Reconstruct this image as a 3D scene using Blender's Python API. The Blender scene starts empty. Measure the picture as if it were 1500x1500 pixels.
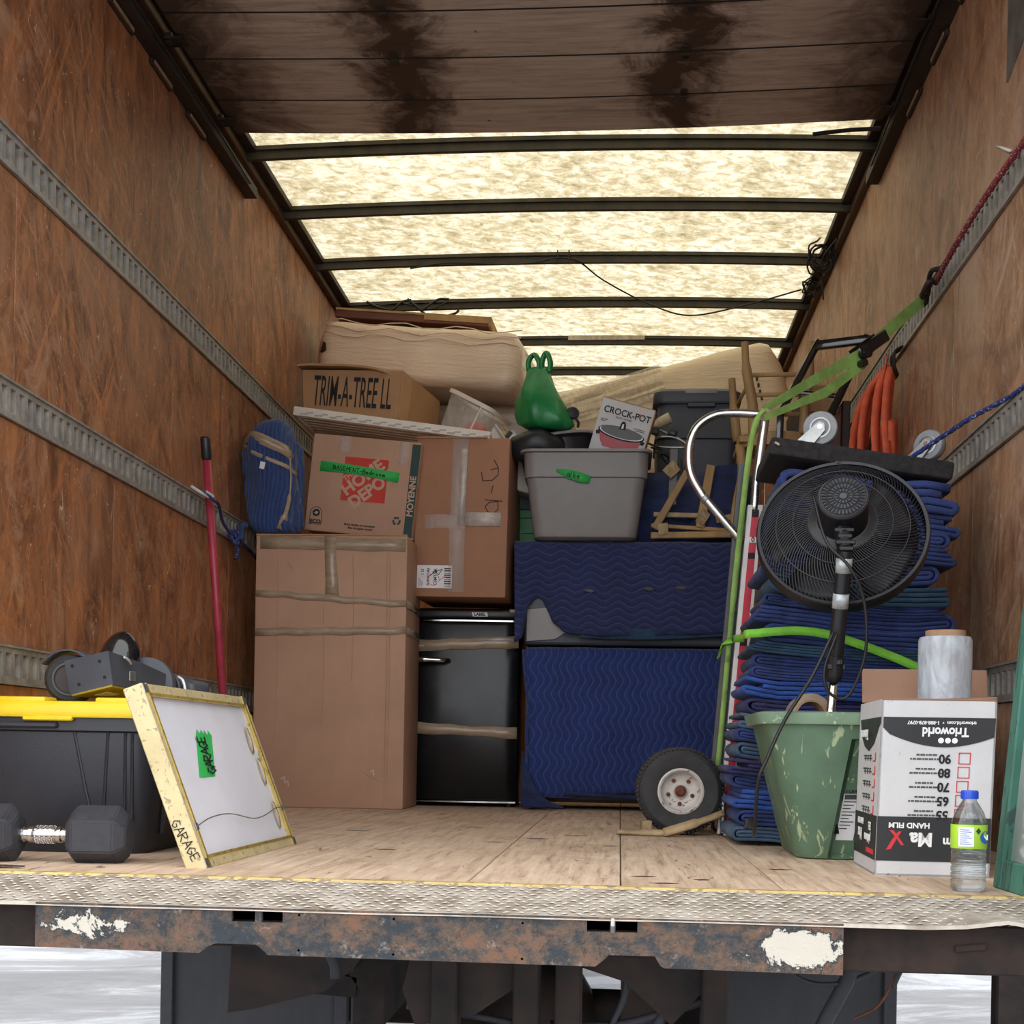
import bpy, bmesh, math, random
from math import sin, cos, pi, radians as rad
from mathutils import Vector, Matrix, Euler, noise

random.seed(7)
scene = bpy.context.scene
COL = scene.collection

# ---------------------------------------------------------------- camera
cam_data = bpy.data.cameras.new('camera')
cam = bpy.data.objects.new('camera', cam_data)
COL.objects.link(cam)
cam_data.sensor_width = 36
cam_data.lens = 48
cam_data.shift_y = 0.2328
cam_data.clip_start = 0.05
psi, roll = math.atan(158 / 2000), 0.018
Fv = Vector((-sin(psi), cos(psi), 0))
R0 = Vector((cos(psi), sin(psi), 0))
U0 = Vector((0, 0, 1))
Rv = R0 * cos(roll) + U0 * sin(roll)
Uv = -R0 * sin(roll) + U0 * cos(roll)
cm = Matrix.Identity(4)
for i in range(3):
    cm[i][0], cm[i][1], cm[i][2] = Rv[i], Uv[i], -Fv[i]
cm[2][3] = 0.24
cam.matrix_world = cm
scene.camera = cam

# ---------------------------------------------------------------- sky: overcast winter day
w = bpy.data.worlds.new('overcast_sky')
scene.world = w
w.use_nodes = True
nt = w.node_tree
nt.nodes.clear()
wo = nt.nodes.new('ShaderNodeOutputWorld')
bg = nt.nodes.new('ShaderNodeBackground')
tc = nt.nodes.new('ShaderNodeTexCoord')
sp = nt.nodes.new('ShaderNodeSeparateXYZ')
rp = nt.nodes.new('ShaderNodeValToRGB')
nt.links.new(tc.outputs['Generated'], sp.inputs[0])
nt.links.new(sp.outputs['Z'], rp.inputs[0])
nt.links.new(rp.outputs[0], bg.inputs[0])
nt.links.new(bg.outputs[0], wo.inputs[0])
rp.color_ramp.elements[0].color = (0.93, 0.96, 1.0, 1)
rp.color_ramp.elements[1].color = (1.0, 1.0, 1.0, 1)
bg.inputs[1].default_value = 1.75

scene.view_settings.view_transform = 'Standard'
scene.view_settings.look = 'None'
scene.view_settings.gamma = 1
scene.view_settings.use_curve_mapping = False
scene.view_settings.exposure = 0.76
try:
    scene.cycles.max_bounces = 10
    scene.cycles.diffuse_bounces = 5
    scene.cycles.transparent_max_bounces = 12
    scene.cycles.use_denoising = True
    scene.cycles.sample_clamp_indirect = 6
    scene.cycles.caustics_refractive = False
    scene.cycles.caustics_reflective = False
except Exception:
    pass


# ---------------------------------------------------------------- materials
def lin(c):
    c = c / 255.0
    return c / 12.92 if c <= 0.04045 else ((c + 0.055) / 1.055) ** 2.4


def hx(h):
    return (lin(int(h[0:2], 16)), lin(int(h[2:4], 16)), lin(int(h[4:6], 16)), 1.0)


class NT:
    """small wrapper that keeps node building short"""

    def __init__(self, name):
        self.m = bpy.data.materials.new(name)
        self.m.use_nodes = True
        self.t = self.m.node_tree
        self.t.nodes.clear()
        self.out = self.t.nodes.new('ShaderNodeOutputMaterial')
        self.tc = self.t.nodes.new('ShaderNodeTexCoord')

    def n(self, kind, **kw):
        nd = self.t.nodes.new('ShaderNode' + kind)
        for k, v in kw.items():
            if k.startswith('i_'):
                key = k[2:]
                key = int(key) if key.isdigit() else key
                s = nd.inputs[key]
                if hasattr(v, 'is_linked') or isinstance(v, bpy.types.NodeSocket):
                    self.t.links.new(v, s)
                else:
                    s.default_value = v
            else:
                setattr(nd, k, v)
        return nd

    def math(self, op, a, b=None, c=None):
        nd = self.t.nodes.new('ShaderNodeMath')
        nd.operation = op
        for i, v in enumerate((a, b, c)):
            if v is None:
                continue
            if isinstance(v, bpy.types.NodeSocket):
                self.t.links.new(v, nd.inputs[i])
            else:
                nd.inputs[i].default_value = v
        return nd.outputs[0]

    def coords(self, scale=(1, 1, 1), rot=(0, 0, 0)):
        mp = self.n('Mapping')
        if any(rot):            # turn first, then stretch
            mp.vector_type = 'TEXTURE'
            scale = tuple(1.0 / q for q in scale)
        mp.inputs['Scale'].default_value = scale
        mp.inputs['Rotation'].default_value = rot
        self.t.links.new(self.tc.outputs['Object'], mp.inputs[0])
        return mp.outputs[0]

    def noise(self, scale, vec=None, detail=5, rough=0.6, dist=0.0):
        nd = self.n('TexNoise')
        nd.inputs['Scale'].default_value = scale
        nd.inputs['Detail'].default_value = detail
        nd.inputs['Roughness'].default_value = rough
        nd.inputs['Distortion'].default_value = dist
        self.t.links.new(vec if vec is not None else self.tc.outputs['Object'], nd.inputs['Vector'])
        return nd.outputs['Fac']

    def ramp(self, fac, stops):
        nd = self.n('ValToRGB')
        self.t.links.new(fac, nd.inputs[0])
        el = nd.color_ramp.elements
        while len(el) < len(stops):
            el.new(0.5)
        for e, (p, c) in zip(el, stops):
            e.position = p
            e.color = c if len(c) == 4 else (*c, 1)
        return nd.outputs[0]

    def val(self, fac, lo, hi, a=0.0, b=1.0):
        nd = self.n('MapRange')
        self.t.links.new(fac, nd.inputs[0])
        nd.inputs[1].default_value, nd.inputs[2].default_value = lo, hi
        nd.inputs[3].default_value, nd.inputs[4].default_value = a, b
        return nd.outputs[0]

    def mix(self, fac, a, b, mode='MIX'):
        nd = self.n('Mix', data_type='RGBA', blend_type=mode)
        for s, v in ((nd.inputs[0], fac), (nd.inputs[6], a), (nd.inputs[7], b)):
            if isinstance(v, bpy.types.NodeSocket):
                self.t.links.new(v, s)
            else:
                s.default_value = v
        return nd.outputs[2]

    def bump(self, h, strength=0.3, dist=0.01, normal=None):
        nd = self.n('Bump')
        nd.inputs['Strength'].default_value = strength
        nd.inputs['Distance'].default_value = dist
        self.t.links.new(h, nd.inputs['Height'])
        if normal is not None:
            self.t.links.new(normal, nd.inputs['Normal'])
        return nd.outputs[0]

    def bsdf(self, color, rough=0.6, metal=0.0, normal=None, **kw):
        b = self.n('BsdfPrincipled')
        for key, v in (('Base Color', color), ('Roughness', rough), ('Metallic', metal)):
            if isinstance(v, bpy.types.NodeSocket):
                self.t.links.new(v, b.inputs[key])
            else:
                b.inputs[key].default_value = v
        if normal is not None:
            self.t.links.new(normal, b.inputs['Normal'])
        for k, v in kw.items():
            k = k.replace('_', ' ')
            if isinstance(v, bpy.types.NodeSocket):
                self.t.links.new(v, b.inputs[k])
            else:
                b.inputs[k].default_value = v
        self.t.links.new(b.outputs[0], self.out.inputs[0])
        return b


def plain(name, col, rough=0.6, metal=0.0, var=0.12, vs=25, bump=0.0, bs=80, stretch=(1, 1, 1), col2=None, **kw):
    """one colour broken up a little by noise, with optional fine relief"""
    N = NT(name)
    v = N.coords(stretch)
    f = N.noise(vs, v)
    c = hx(col)
    d = hx(col2) if col2 else tuple(x * (1 - var * 2.2) for x in c[:3]) + (1,)
    cc = N.ramp(f, [(0.36, d), (0.62, c)])
    nr = None
    if bump:
        nr = N.bump(N.noise(bs, v, 4), bump, 0.004)
    rr = N.val(f, 0.3, 0.7, max(0.02, rough - 0.06), min(1, rough + 0.06))
    N.bsdf(cc, rr, metal, nr, **kw)
    return N.m


def m_plywood(name, base, dark, light, worn):
    """varnished plywood wall sheets: rotary-cut figure, vertical streaks, scuffs"""
    N = NT(name)
    oi = N.n('ObjectInfo')
    comb = N.n('CombineXYZ')
    r10 = N.math('MULTIPLY', oi.outputs['Random'], 17.0)
    N.t.links.new(r10, comb.inputs[1])
    N.t.links.new(r10, comb.inputs[2])
    add = N.n('VectorMath', operation='ADD')
    N.t.links.new(N.tc.outputs['Object'], add.inputs[0])
    N.t.links.new(comb.outputs[0], add.inputs[1])

    def mapped(s, rot=(0, 0, 0)):
        mp = N.n('Mapping')
        if any(rot):            # turn first, then stretch
            mp.vector_type = 'TEXTURE'
            s = tuple(1.0 / q for q in s)
        mp.inputs['Scale'].default_value = s
        mp.inputs['Rotation'].default_value = rot
        N.t.links.new(add.outputs[0], mp.inputs[0])
        return mp.outputs[0]
    fig = N.noise(1.1, mapped((1, 0.8, 0.55)), 3, 0.5, 0.9)
    rings = N.math('SINE', N.math('MULTIPLY', fig, 75.0))
    streak = N.noise(11, mapped((1, 1.25, 0.42)), 8, 0.72, 0.9)
    blot = N.noise(2.1, mapped((1, 1, 0.9)), 8, 0.72, 1.2)
    blot2 = N.noise(6.0, mapped((1, 0.9, 0.8)), 8, 0.75, 1.8)
    c = N.ramp(streak, [(0.28, hx(dark)), (0.48, hx(base)), (0.72, hx(light))])
    where = N.noise(0.9, mapped((1, 1, 1)), 2)
    c = N.mix(N.math('MULTIPLY', N.val(rings, 0.45, 1.0, 0.0, 0.75), N.val(where, 0.46, 0.58)), c, hx(dark))
    c = N.mix(N.val(blot, 0.50, 0.66, 0.0, 0.72), c, hx(dark))
    c = N.mix(N.val(blot2, 0.50, 0.66, 0.0, 0.80), c, hx(worn))
    c = N.mix(N.math('MULTIPLY', N.val(blot2, 0.46, 0.36, 0.0, 0.55), N.val(blot, 0.55, 0.45)), c, hx(light))
    # broad rubbed and darkened areas
    big = N.noise(0.75, mapped((1, 1, 1)), 5, 0.6, 0.7)
    c = N.mix(N.val(big, 0.40, 0.28, 0.0, 0.65), c, hx(dark))
    c = N.mix(N.val(big, 0.56, 0.70, 0.0, 0.60), c, hx(worn))
    # scratches and rub marks: short strokes in several directions, gathered in patches
    patch = N.val(N.noise(1.7, mapped((1, 1, 1)), 3, 0.6), 0.44, 0.58)
    for sc, rot, col, lo, amt in ((30, 52, worn, 0.565, 0.85), (24, -28, light, 0.58, 0.75), (44, 15, worn, 0.585, 0.8), (17, 68, light, 0.60, 0.7), (20, 5, dark, 0.60, 0.6)):
        f_ = N.noise(sc, mapped((1, 1.0, 0.085), (rad(rot), 0, 0)), 4, 0.72, 0.9)
        k_ = N.val(f_, lo, lo + 0.07, 0.0, amt)
        c = N.mix(N.math('MULTIPLY', k_, patch) if col != dark else k_, c, hx(col))
    fine = N.noise(75, mapped((1, 1.0, 0.03), (rad(38), 0, 0)), 2, 0.6, 0.3)
    c = N.mix(N.val(fine, 0.70, 0.74, 0.0, 0.45), c, hx('C9A98C'))
    speck = N.noise(40, mapped((1, 1, 0.5)), 2, 0.5, 2.0)
    c = N.mix(N.val(speck, 0.695, 0.72, 0.0, 0.75), c, hx('C9B69E'))
    h = N.math('ADD', streak, N.math('MULTIPLY', rings, 0.12))
    N.bsdf(c, N.val(blot2, 0.3, 0.7, 0.42, 0.7), 0, N.bump(h, 0.25, 0.004))
    return N.m


def m_quilt(name, col, line, along='X', pitch=0.030, zig=0.035, amp=0.012, strength=0.5, fade=None):
    """quilted moving blanket: stitched zig-zag channels as fine relief"""
    N = NT(name)
    s = N.n('SeparateXYZ')
    N.t.links.new(N.tc.outputs['Object'], s.inputs[0])
    a, b = (s.outputs[0], s.outputs[2]) if along == 'X' else (s.outputs[2], s.outputs[0])
    wob = N.noise(4.0, None, 3)
    ph = N.math('MULTIPLY', N.math('SINE', N.math('MULTIPLY', a, 2 * pi / (zig * 3.2))), amp)
    v = N.math('ADD', N.math('ADD', b, ph), N.math('MULTIPLY', wob, 0.05))
    fr = N.math('FRACT', N.math('DIVIDE', v, pitch))
    d = N.math('ABSOLUTE', N.math('SUBTRACT', fr, 0.5))
    stitch = N.val(d, 0.0, 0.12, 1.0, 0.0)
    puff = N.val(d, 0.0, 0.5, 0.0, 1.0)
    f = N.noise(60, None, 4)
    big = N.noise(5, None, 4)
    c0 = hx(col)
    c = N.ramp(N.math('ADD', N.math('MULTIPLY', f, 0.5), N.math('MULTIPLY', big, 0.5)),
               [(0.35, tuple(x * 0.62 for x in c0[:3])), (0.65, c0)])
    if fade:
        c = N.mix(N.val(big, 0.55, 0.75, 0, 0.5), c, hx(fade))
    c = N.mix(N.math('MULTIPLY', stitch, 0.30), c, hx(line))
    h = N.math('ADD', N.math('MULTIPLY', puff, 1.0), N.math('MULTIPLY', f, 0.35))
    N.bsdf(c, 0.95, 0, N.bump(h, strength, 0.010), Sheen_Weight=0.15)
    return N.m


def m_fleece(name, col, col2):
    N = NT(name)
    f = N.noise(90, None, 4, 0.7)
    g = N.noise(9, N.coords((1, 1, 2)), 4, 0.6)
    c = N.ramp(g, [(0.34, hx(col2)), (0.64, hx(col))])
    fib = N.noise(130, N.coords((0.25, 1, 1)), 2)
    c = N.mix(N.val(fib, 0.70, 0.78, 0, 0.35), c, hx('8C93A6'))
    N.bsdf(c, 0.95, 0, N.bump(N.math('ADD', f, N.math('MULTIPLY', g, 2.0)), 0.45, 0.006), Sheen_Weight=0.05)
    return N.m


def m_card(name, col, col2, dirt='6B5442'):
    """corrugated cardboard: faint vertical fluting, scuffs"""
    N = NT(name)
    flute = N.noise(70, N.coords((1, 1, 0.02)), 2)
    g = N.noise(4, None, 5, 0.6)
    c = N.ramp(g, [(0.3, hx(col2)), (0.7, hx(col))])
    c = N.mix(N.val(flute, 0.35, 0.65, 0, 0.18), c, hx(col2))
    scuff = N.noise(16, N.coords((1, 1, 0.6)), 6, 0.7, 1.0)
    c = N.mix(N.val(scuff, 0.66, 0.78, 0, 0.5), c, hx(dirt))
    N.bsdf(c, 0.72, 0, N.bump(N.math('ADD', flute, N.math('MULTIPLY', g, 1.5)), 0.15, 0.004))
    return N.m


def m_wrap(name, col, col2, ang=0.0, sx=1.0):
    """fabric under stretch film: long pale glossy wrinkles"""
    N = NT(name)
    v = N.coords((1.2 * sx, 1, 9), (0, ang, 0))
    f = N.noise(4.5, v, 6, 0.62, 0.7)
    g = N.noise(2.0, None, 3)
    c = N.ramp(g, [(0.3, hx(col2)), (0.7, hx(col))])
    c = N.mix(N.val(f, 0.55, 0.75, 0, 0.45), c, hx('E9DCC6'))
    N.bsdf(c, N.val(f, 0.3, 0.7, 0.28, 0.55), 0, N.bump(f, 0.5, 0.02), Coat_Weight=0.5, Coat_Roughness=0.2)
    return N.m


def m_roof():
    """translucent fibreglass roof sheet with chopped-strand mottling"""
    N = NT('fibreglass_roof')
    v = N.coords((0.9, 1.15, 1), (0, 0, 0.5))
    a = N.noise(17, v, 8, 0.74, 0.5)
    b = N.noise(3.2, None, 3, 0.6)
    k = N.math('ADD', N.math('MULTIPLY', a, 0.8), N.math('MULTIPLY', b, 0.2))
    c = N.ramp(k, [(0.34, hx('7A6C4C')), (0.47, hx('A89B7C')), (0.59, hx('CAC2AC'))])
    tr = N.n('BsdfTranslucent')
    df = N.n('BsdfDiffuse')
    N.t.links.new(c, tr.inputs[0])
    N.t.links.new(c, df.inputs[0])
    mx = N.n('MixShader')
    mx.inputs[0].default_value = 0.22
    N.t.links.new(tr.outputs[0], mx.inputs[1])
    N.t.links.new(df.outputs[0], mx.inputs[2])
    N.t.links.new(mx.outputs[0], N.out.inputs[0])
    return N.m


def m_floor():
    N = NT('worn_deck_boards')
    oi = N.n('ObjectInfo')
    cb = N.n('CombineXYZ')
    N.t.links.new(N.math('MULTIPLY', oi.outputs['Random'], 31.0), cb.inputs[1])
    add = N.n('VectorMath', operation='ADD')
    N.t.links.new(N.tc.outputs['Object'], add.inputs[0])
    N.t.links.new(cb.outputs[0], add.inputs[1])

    def mp(s):
        m = N.n('Mapping')
        m.inputs['Scale'].default_value = s
        N.t.links.new(add.outputs[0], m.inputs[0])
        return m.outputs[0]
    gr = N.noise(30, mp((1.6, 0.10, 1)), 6, 0.7, 0.3)
    bl = N.noise(3.5, mp((1, 0.7, 1)), 6, 0.7, 0.8)
    sp_ = N.noise(26, mp((0.9, 0.35, 1)), 4, 0.7, 1.2)
    c = N.ramp(gr, [(0.28, hx('8E7460')), (0.46, hx('CDB298')), (0.70, hx('E6D0B8'))])
    c = N.mix(N.val(bl, 0.48, 0.70, 0, 0.55), c, hx('A08468'))
    crk = N.noise(20, mp((1.0, 0.16, 1)), 3, 0.7, 2.2)
    c = N.mix(N.val(crk, 0.655, 0.70, 0, 0.75), c, hx('5A4636'))
    c = N.mix(N.val(sp_, 0.66, 0.74, 0, 0.8), c, hx('4A3A2E'))
    c = N.mix(N.math('MULTIPLY', oi.outputs['Random'], 0.16), c, hx('8F7963'))
    N.bsdf(c, 0.75, 0, N.bump(N.math('ADD', gr, N.math('MULTIPLY', sp_, 0.5)), 0.3, 0.003))
    return N.m


def m_door():
    """grey plywood of the roll-up door with dark grease along the hinge lines"""
    N = NT('sooty_door_planks')
    s = N.n('SeparateXYZ')
    N.t.links.new(N.tc.outputs['Object'], s.inputs[0])
    x = s.outputs[0]
    gr = N.noise(16, N.coords((0.25, 2.2, 1)), 6, 0.7, 0.5)
    bl = N.noise(5, N.coords((1, 1, 1)), 6, 0.7, 0.9)
    c = N.ramp(gr, [(0.28, hx('9C8D80')), (0.52, hx('C6B8AB')), (0.75, hx('DACCBE'))])
    warp = N.math('ADD', x, N.math('MULTIPLY', N.math('SUBTRACT', bl, 0.5), 0.55))
    for cx, hw in ((-0.78, 0.17), (0.18, 0.15), (-1.50, 0.30), (0.95, 0.34)):
        d = N.math('ABSOLUTE', N.math('SUBTRACT', warp, cx))
        c = N.mix(N.val(d, hw * 0.25, hw, 0.94, 0.0), c, hx('17100C'))
        c = N.mix(N.val(d, hw * 0.7, hw * 1.4, 0.35, 0.0), c, hx('5B3A22'))
    sp_ = N.noise(22, N.coords((0.6, 1.6, 1)), 3, 0.6, 1.5)
    c = N.mix(N.val(sp_, 0.68, 0.75, 0, 0.75), c, hx('241C17'))
    N.bsdf(c, 0.8, 0, N.bump(gr, 0.3, 0.004))
    return N.m


def m_rust(name, steel='3C4650', white=()):
    """old painted steel gone to rust; white = spots of flaking white paint (x, z, rx, rz)"""
    N = NT(name)
    a = N.noise(11, N.coords((1, 1, 1.2)), 9, 0.80, 0.15)
    b = N.noise(34, None, 7, 0.78, 0.2)
    g = N.noise(90, None, 5, 0.75)
    c = N.ramp(a, [(0.44, hx(steel)), (0.51, hx('544840')), (0.58, hx('6E5444')), (0.70, hx('86502C'))])
    c = N.mix(N.val(b, 0.58, 0.68, 0, 0.70), c, hx('9A8E82'))
    c = N.mix(N.val(g, 0.54, 0.66, 0, 0.7), c, hx('2A221E'))
    if white:
        s = N.n('SeparateXYZ')
        N.t.links.new(N.tc.outputs['Object'], s.inputs[0])
        nz = N.noise(17, None, 8, 0.72, 0.4)
        for (x, z, rx, rz, th) in white:
            dx = N.math('DIVIDE', N.math('SUBTRACT', s.outputs[0], x), rx)
            dz = N.math('DIVIDE', N.math('SUBTRACT', s.outputs[2], z), rz)
            r2 = N.math('SQRT', N.math('ADD', N.math('MULTIPLY', dx, dx), N.math('MULTIPLY', dz, dz)))
            k = N.math('ADD', N.math('MULTIPLY', N.math('SUBTRACT', 1.0, r2), 0.75), N.math('MULTIPLY', N.math('SUBTRACT', nz, 0.5), th * 1.9))
            c = N.mix(N.val(k, 0.10, 0.16, 0, 1), c, hx('2E3338'))
            c = N.mix(N.val(k, 0.24, 0.30, 0, 1), c, hx('C6BFB2'))
    N.bsdf(c, 0.75, 0.15, N.bump(N.math('ADD', a, b), 0.5, 0.006))
    return N.m


def m_glassy(name, tint, alpha, rough=0.08):
    """clear film, tape and thin clear plastic"""
    N = NT(name)
    f = N.noise(35, N.coords((1, 1, 0.4)), 4, 0.6, 0.8)
    N.bsdf(hx(tint), rough, 0, N.bump(f, 0.35, 0.003), Alpha=N.val(f, 0.35, 0.7, alpha * 0.7, min(1, alpha * 1.3)))
    return N.m


def m_snow():
    N = NT('snowy_road')
    a = N.noise(0.5, N.coords((1, 2.6, 1), (0, 0, 0.25)), 8, 0.7, 0.8)
    b = N.noise(4.0, N.coords((1, 2.0, 1)), 6, 0.7)
    c = N.ramp(a, [(0.36, hx('737375')), (0.50, hx('88888B')), (0.60, hx('B0B3B8'))])
    c = N.mix(N.val(b, 0.55, 0.7, 0, 0.4), c, hx('7C7A78'))
    N.bsdf(c, 0.85, 0, N.bump(N.math('ADD', a, b), 0.5, 0.05))
    return N.m


def m_spots(name, col, col2, spot, lo=0.63, vs=40, rough=0.6, stretch=(1, 1, 1)):
    N = NT(name)
    g = N.noise(6, None, 5)
    c = N.ramp(g, [(0.35, hx(col2)), (0.65, hx(col))])
    k = N.noise(vs, N.coords(stretch), 3, 0.6, 0.6)
    c = N.mix(N.val(k, lo, lo + 0.05, 0, 0.85), c, hx(spot))
    N.bsdf(c, rough, 0, N.bump(k, 0.2, 0.003))
    return N.m


M = {}
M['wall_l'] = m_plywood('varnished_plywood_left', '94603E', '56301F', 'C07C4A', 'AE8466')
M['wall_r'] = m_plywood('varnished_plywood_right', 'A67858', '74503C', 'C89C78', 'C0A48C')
M['floor'] = m_floor()
M['roof'] = m_roof()
M['door'] = m_door()
M['bow'] = plain('grimy_roof_bow', '4E4A3E', 0.6, 0.3, 0.2, 12, 0.2)
M['rail'] = plain('dark_greasy_steel', '3A302A', 0.6, 0.3, 0.25, 14, 0.3)
M['toprail'] = plain('brown_painted_top_rail', '5E4634', 0.6, 0.1, 0.2, 10, 0.2)
M['track'] = plain('dull_zinc_track', 'A8A29A', 0.5, 0.2, 0.18, 20, 0.25, 60)
M['trackback'] = plain('pale_track_backing', 'D8D8D8', 0.8, 0.0, 0.15, 14)
M['bumper'] = m_rust('rusty_bumper_steel', '2E353B',
                     ((-0.93, -0.068, 0.05, 0.026, 2.2), (-0.865, -0.066, 0.045, 0.026, 2.2), (0.30, -0.073, 0.085, 0.038, 1.6)))
M['beam'] = plain('dark_rusted_beam', '35261F', 0.85, 0.1, 0.3, 22, 0.5, 50)
M['tread_lug'] = plain('polished_tread_lug', 'CFC7BB', 0.5, 0.1, 0.12, 30)
M['tread'] = plain('worn_aluminium_tread', 'B8AEA2', 0.55, 0.1, 0.2, 18, 0.4, 120, col2='8A7E70')
M['yellow_edge'] = m_spots('worn_yellow_edge_paint', 'CDB469', 'B39B68', '7E6C57', 0.52, 30)
M['chassis'] = plain('black_chassis_steel', '1D1A19', 0.8, 0.1, 0.3, 7, 0.6, 40, col2='33241C')
M['rubber'] = plain('black_rubber', '34343A', 0.7, 0, 0.15, 30, 0.2)
M['flap'] = plain('grey_mud_flap_rubber', '38383C', 0.75, 0, 0.15, 14, 0.3, 60, (1, 1, 0.3))
M['snow'] = m_snow()
M['snowbank'] = plain('clean_snow', 'F0F3F8', 0.85, 0, 0.05, 5, 0.5, 8)
M['card'] = m_card('cardboard_tan', 'BC957C', 'AC866E')
M['card2'] = m_card('cardboard_brown', 'AC7C5E', '986C52')
M['card3'] = m_card('cardboard_warm', 'B58C68', 'A07A56')
M['cardin'] = m_card('cardboard_inside', '9B7660', '8A6955')
M['cardprint'] = plain('printed_red', 'C8392E', 0.7, 0, 0.08, 20)
M['cardgreen'] = plain('printed_dark_green', '24423D', 0.7, 0, 0.08, 20)
M['ink'] = plain('black_ink', '141416', 0.7, 0, 0.1, 30)
M['tanink'] = plain('unprinted_tan', 'C2A089', 0.75, 0, 0.06, 20)
M['whiteprint'] = plain('white_print', 'ECECEC', 0.7, 0, 0.04, 20)
M['redprint'] = plain('red_print', 'D2303A', 0.65, 0, 0.05, 20)
M['paper'] = plain('white_paper_label', 'E8E8EA', 0.6, 0, 0.05, 20)
M['tape_tan'] = plain('brown_packing_tape', 'A8947C', 0.22, 0, 0.12, 14, 0.35, 30, (1, 1, 4))
M['tape_clear'] = m_glassy('clear_packing_tape', 'E6DDD6', 0.22, 0.10)
M['tape_white'] = plain('whitish_packing_tape', 'C9BDB6', 0.25, 0, 0.12, 20, 0.4, 40)
M['tape_green'] = plain('green_painters_tape', '35B858', 0.6, 0, 0.05, 30, 0.15)
M['navy_h'] = m_quilt('navy_quilt_horizontal', '2B3562', '626E9A', 'X')
M['navy_v'] = m_quilt('navy_quilt_vertical', '283C7A', '6A7CB4', 'Z')
M['navy_b'] = m_quilt('blue_quilt_bundle', '2D477E', '7488B4', 'Z', 0.017, 0.09, 0.006, 0.6)
M['navy_plain'] = m_fleece('navy_fleece', '28345E', '1A2242')
FLEECE = [m_fleece('fleece_navy', '30427C', '1C274E'), m_fleece('fleece_blue', '3156A4', '1E3878'),
          m_fleece('fleece_slate', '4C6480', '33475E'), m_fleece('fleece_purple', '38386A', '222242'),
          m_fleece('fleece_deep', '2C3F78', '182446'), m_fleece('fleece_teal', '2D4C64', '1B3046')]
M['fr_black'] = plain('gloss_black_enamel', '141416', 0.24, 0.0, 0.05, 6, 0.25, 3, Specular_IOR_Level=0.35)
M['fr_side'] = plain('black_cabinet', '141416', 0.4, 0, 0.1, 10)
M['chrome'] = plain('chrome', 'D4D4D4', 0.14, 1.0, 0.05, 30)
M['alu'] = plain('brushed_aluminium', 'C9CAC8', 0.28, 1.0, 0.10, 12, 0.05, 60)
M['steel'] = plain('galvanised_steel', 'A6A8A6', 0.4, 0.8, 0.15, 20)
M['grey_plastic'] = plain('warm_grey_plastic', '8A8785', 0.45, 0, 0.05, 10, 0.1, 200)
M['dark_plastic'] = plain('slate_grey_plastic', '3A3F4A', 0.5, 0, 0.08, 10, 0.1, 150)
M['black_plastic'] = plain('black_plastic', '232429', 0.42, 0, 0.08, 12, 0.08, 150)
M['tote_black'] = plain('black_tote_plastic', '2B2C33', 0.42, 0, 0.08, 8, 0.08, 180)
M['tote_yellow'] = plain('yellow_lid_plastic', 'EAC818', 0.38, 0, 0.05, 12, 0.1, 120)
M['board_grey'] = plain('charcoal_plastic', '474A54', 0.5, 0, 0.08, 14, 0.1, 150)
M['board_yellow'] = plain('dull_yellow_plastic', 'A08E2E', 0.5, 0, 0.2, 14)
M['gloss_black'] = plain('gloss_black_shell', '17171A', 0.14, 0, 0.05, 10, Coat_Weight=0.5)
M['tyre'] = plain('dusty_tyre_rubber', '3A393A', 0.8, 0, 0.2, 18, 0.4, 90)
M['rim_white'] = m_spots('rusty_white_rim', 'D0CCC6', 'B0A8A0', '7A4A34', 0.60, 60, 0.5)
M['rust'] = plain('rust_brown', '7A4632', 0.8, 0.2, 0.25, 40, 0.4)
M['red_paint'] = plain('red_decal', 'C4243C', 0.4, 0, 0.1, 16)
M['white_paint'] = plain('white_decal', 'DDDAD6', 0.45, 0, 0.08, 18)
M['pole_red'] = plain('red_pole_paint', 'B83C50', 0.4, 0, 0.12, 16)
M['green_strap'] = plain('faded_green_webbing', '8FB45C', 0.8, 0, 0.18, 12, 0.3, 200)
M['green_new'] = plain('bright_green_webbing', '82D040', 0.7, 0, 0.1, 20, 0.3, 200)
M['orange'] = plain('orange_webbing', 'F0704A', 0.75, 0, 0.12, 16, 0.3, 160)
M['rope_red'] = m_spots('red_braided_rope', 'A03A44', '7C2A34', 'D8C8C4', 0.58, 160, 0.8)
M['rope_blue'] = m_spots('blue_braided_rope', '2C3C86', '1E2A60', 'B0B8D4', 0.60, 150, 0.8)
M['rope_white'] = plain('frayed_white_rope', 'D8D2C6', 0.9, 0, 0.15, 60)
M['bin_green'] = m_spots('scuffed_green_bin', '5E7A62', '4E6852', 'A8B48E', 0.605, 46, 0.55, (1, 1, 0.30))
M['bin_rim'] = m_spots('scuffed_green_rim', '7E9880', '6A846C', 'C4CCB0', 0.6, 40, 0.55)
M['film'] = m_glassy('stretch_film_roll', 'B4BAC2', 0.85, 0.15)
M['core'] = plain('cardboard_core', 'A88468', 0.8)
M['carton_white'] = m_spots('scuffed_white_carton', 'CFCFD1', 'C4C4C6', '8E857E', 0.70, 60, 0.6, (1, 1, 0.6))
M['carton_black'] = plain('carton_black_print', '222226', 0.5, 0, 0.08, 20)
M['sash'] = m_spots('peeling_teal_paint', '427A6A', '336254', '223C36', 0.58, 40, 0.6, (1, 1, 0.3))
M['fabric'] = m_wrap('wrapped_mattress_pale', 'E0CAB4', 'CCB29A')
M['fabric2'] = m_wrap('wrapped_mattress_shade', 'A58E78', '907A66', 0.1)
M['fabric3'] = m_wrap('wrapped_mattress_cream', 'DCC8AC', 'C8B294', 0.25)
M['film_sheet'] = m_glassy('loose_plastic_sheet', 'EADFCB', 0.5, 0.2)
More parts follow.
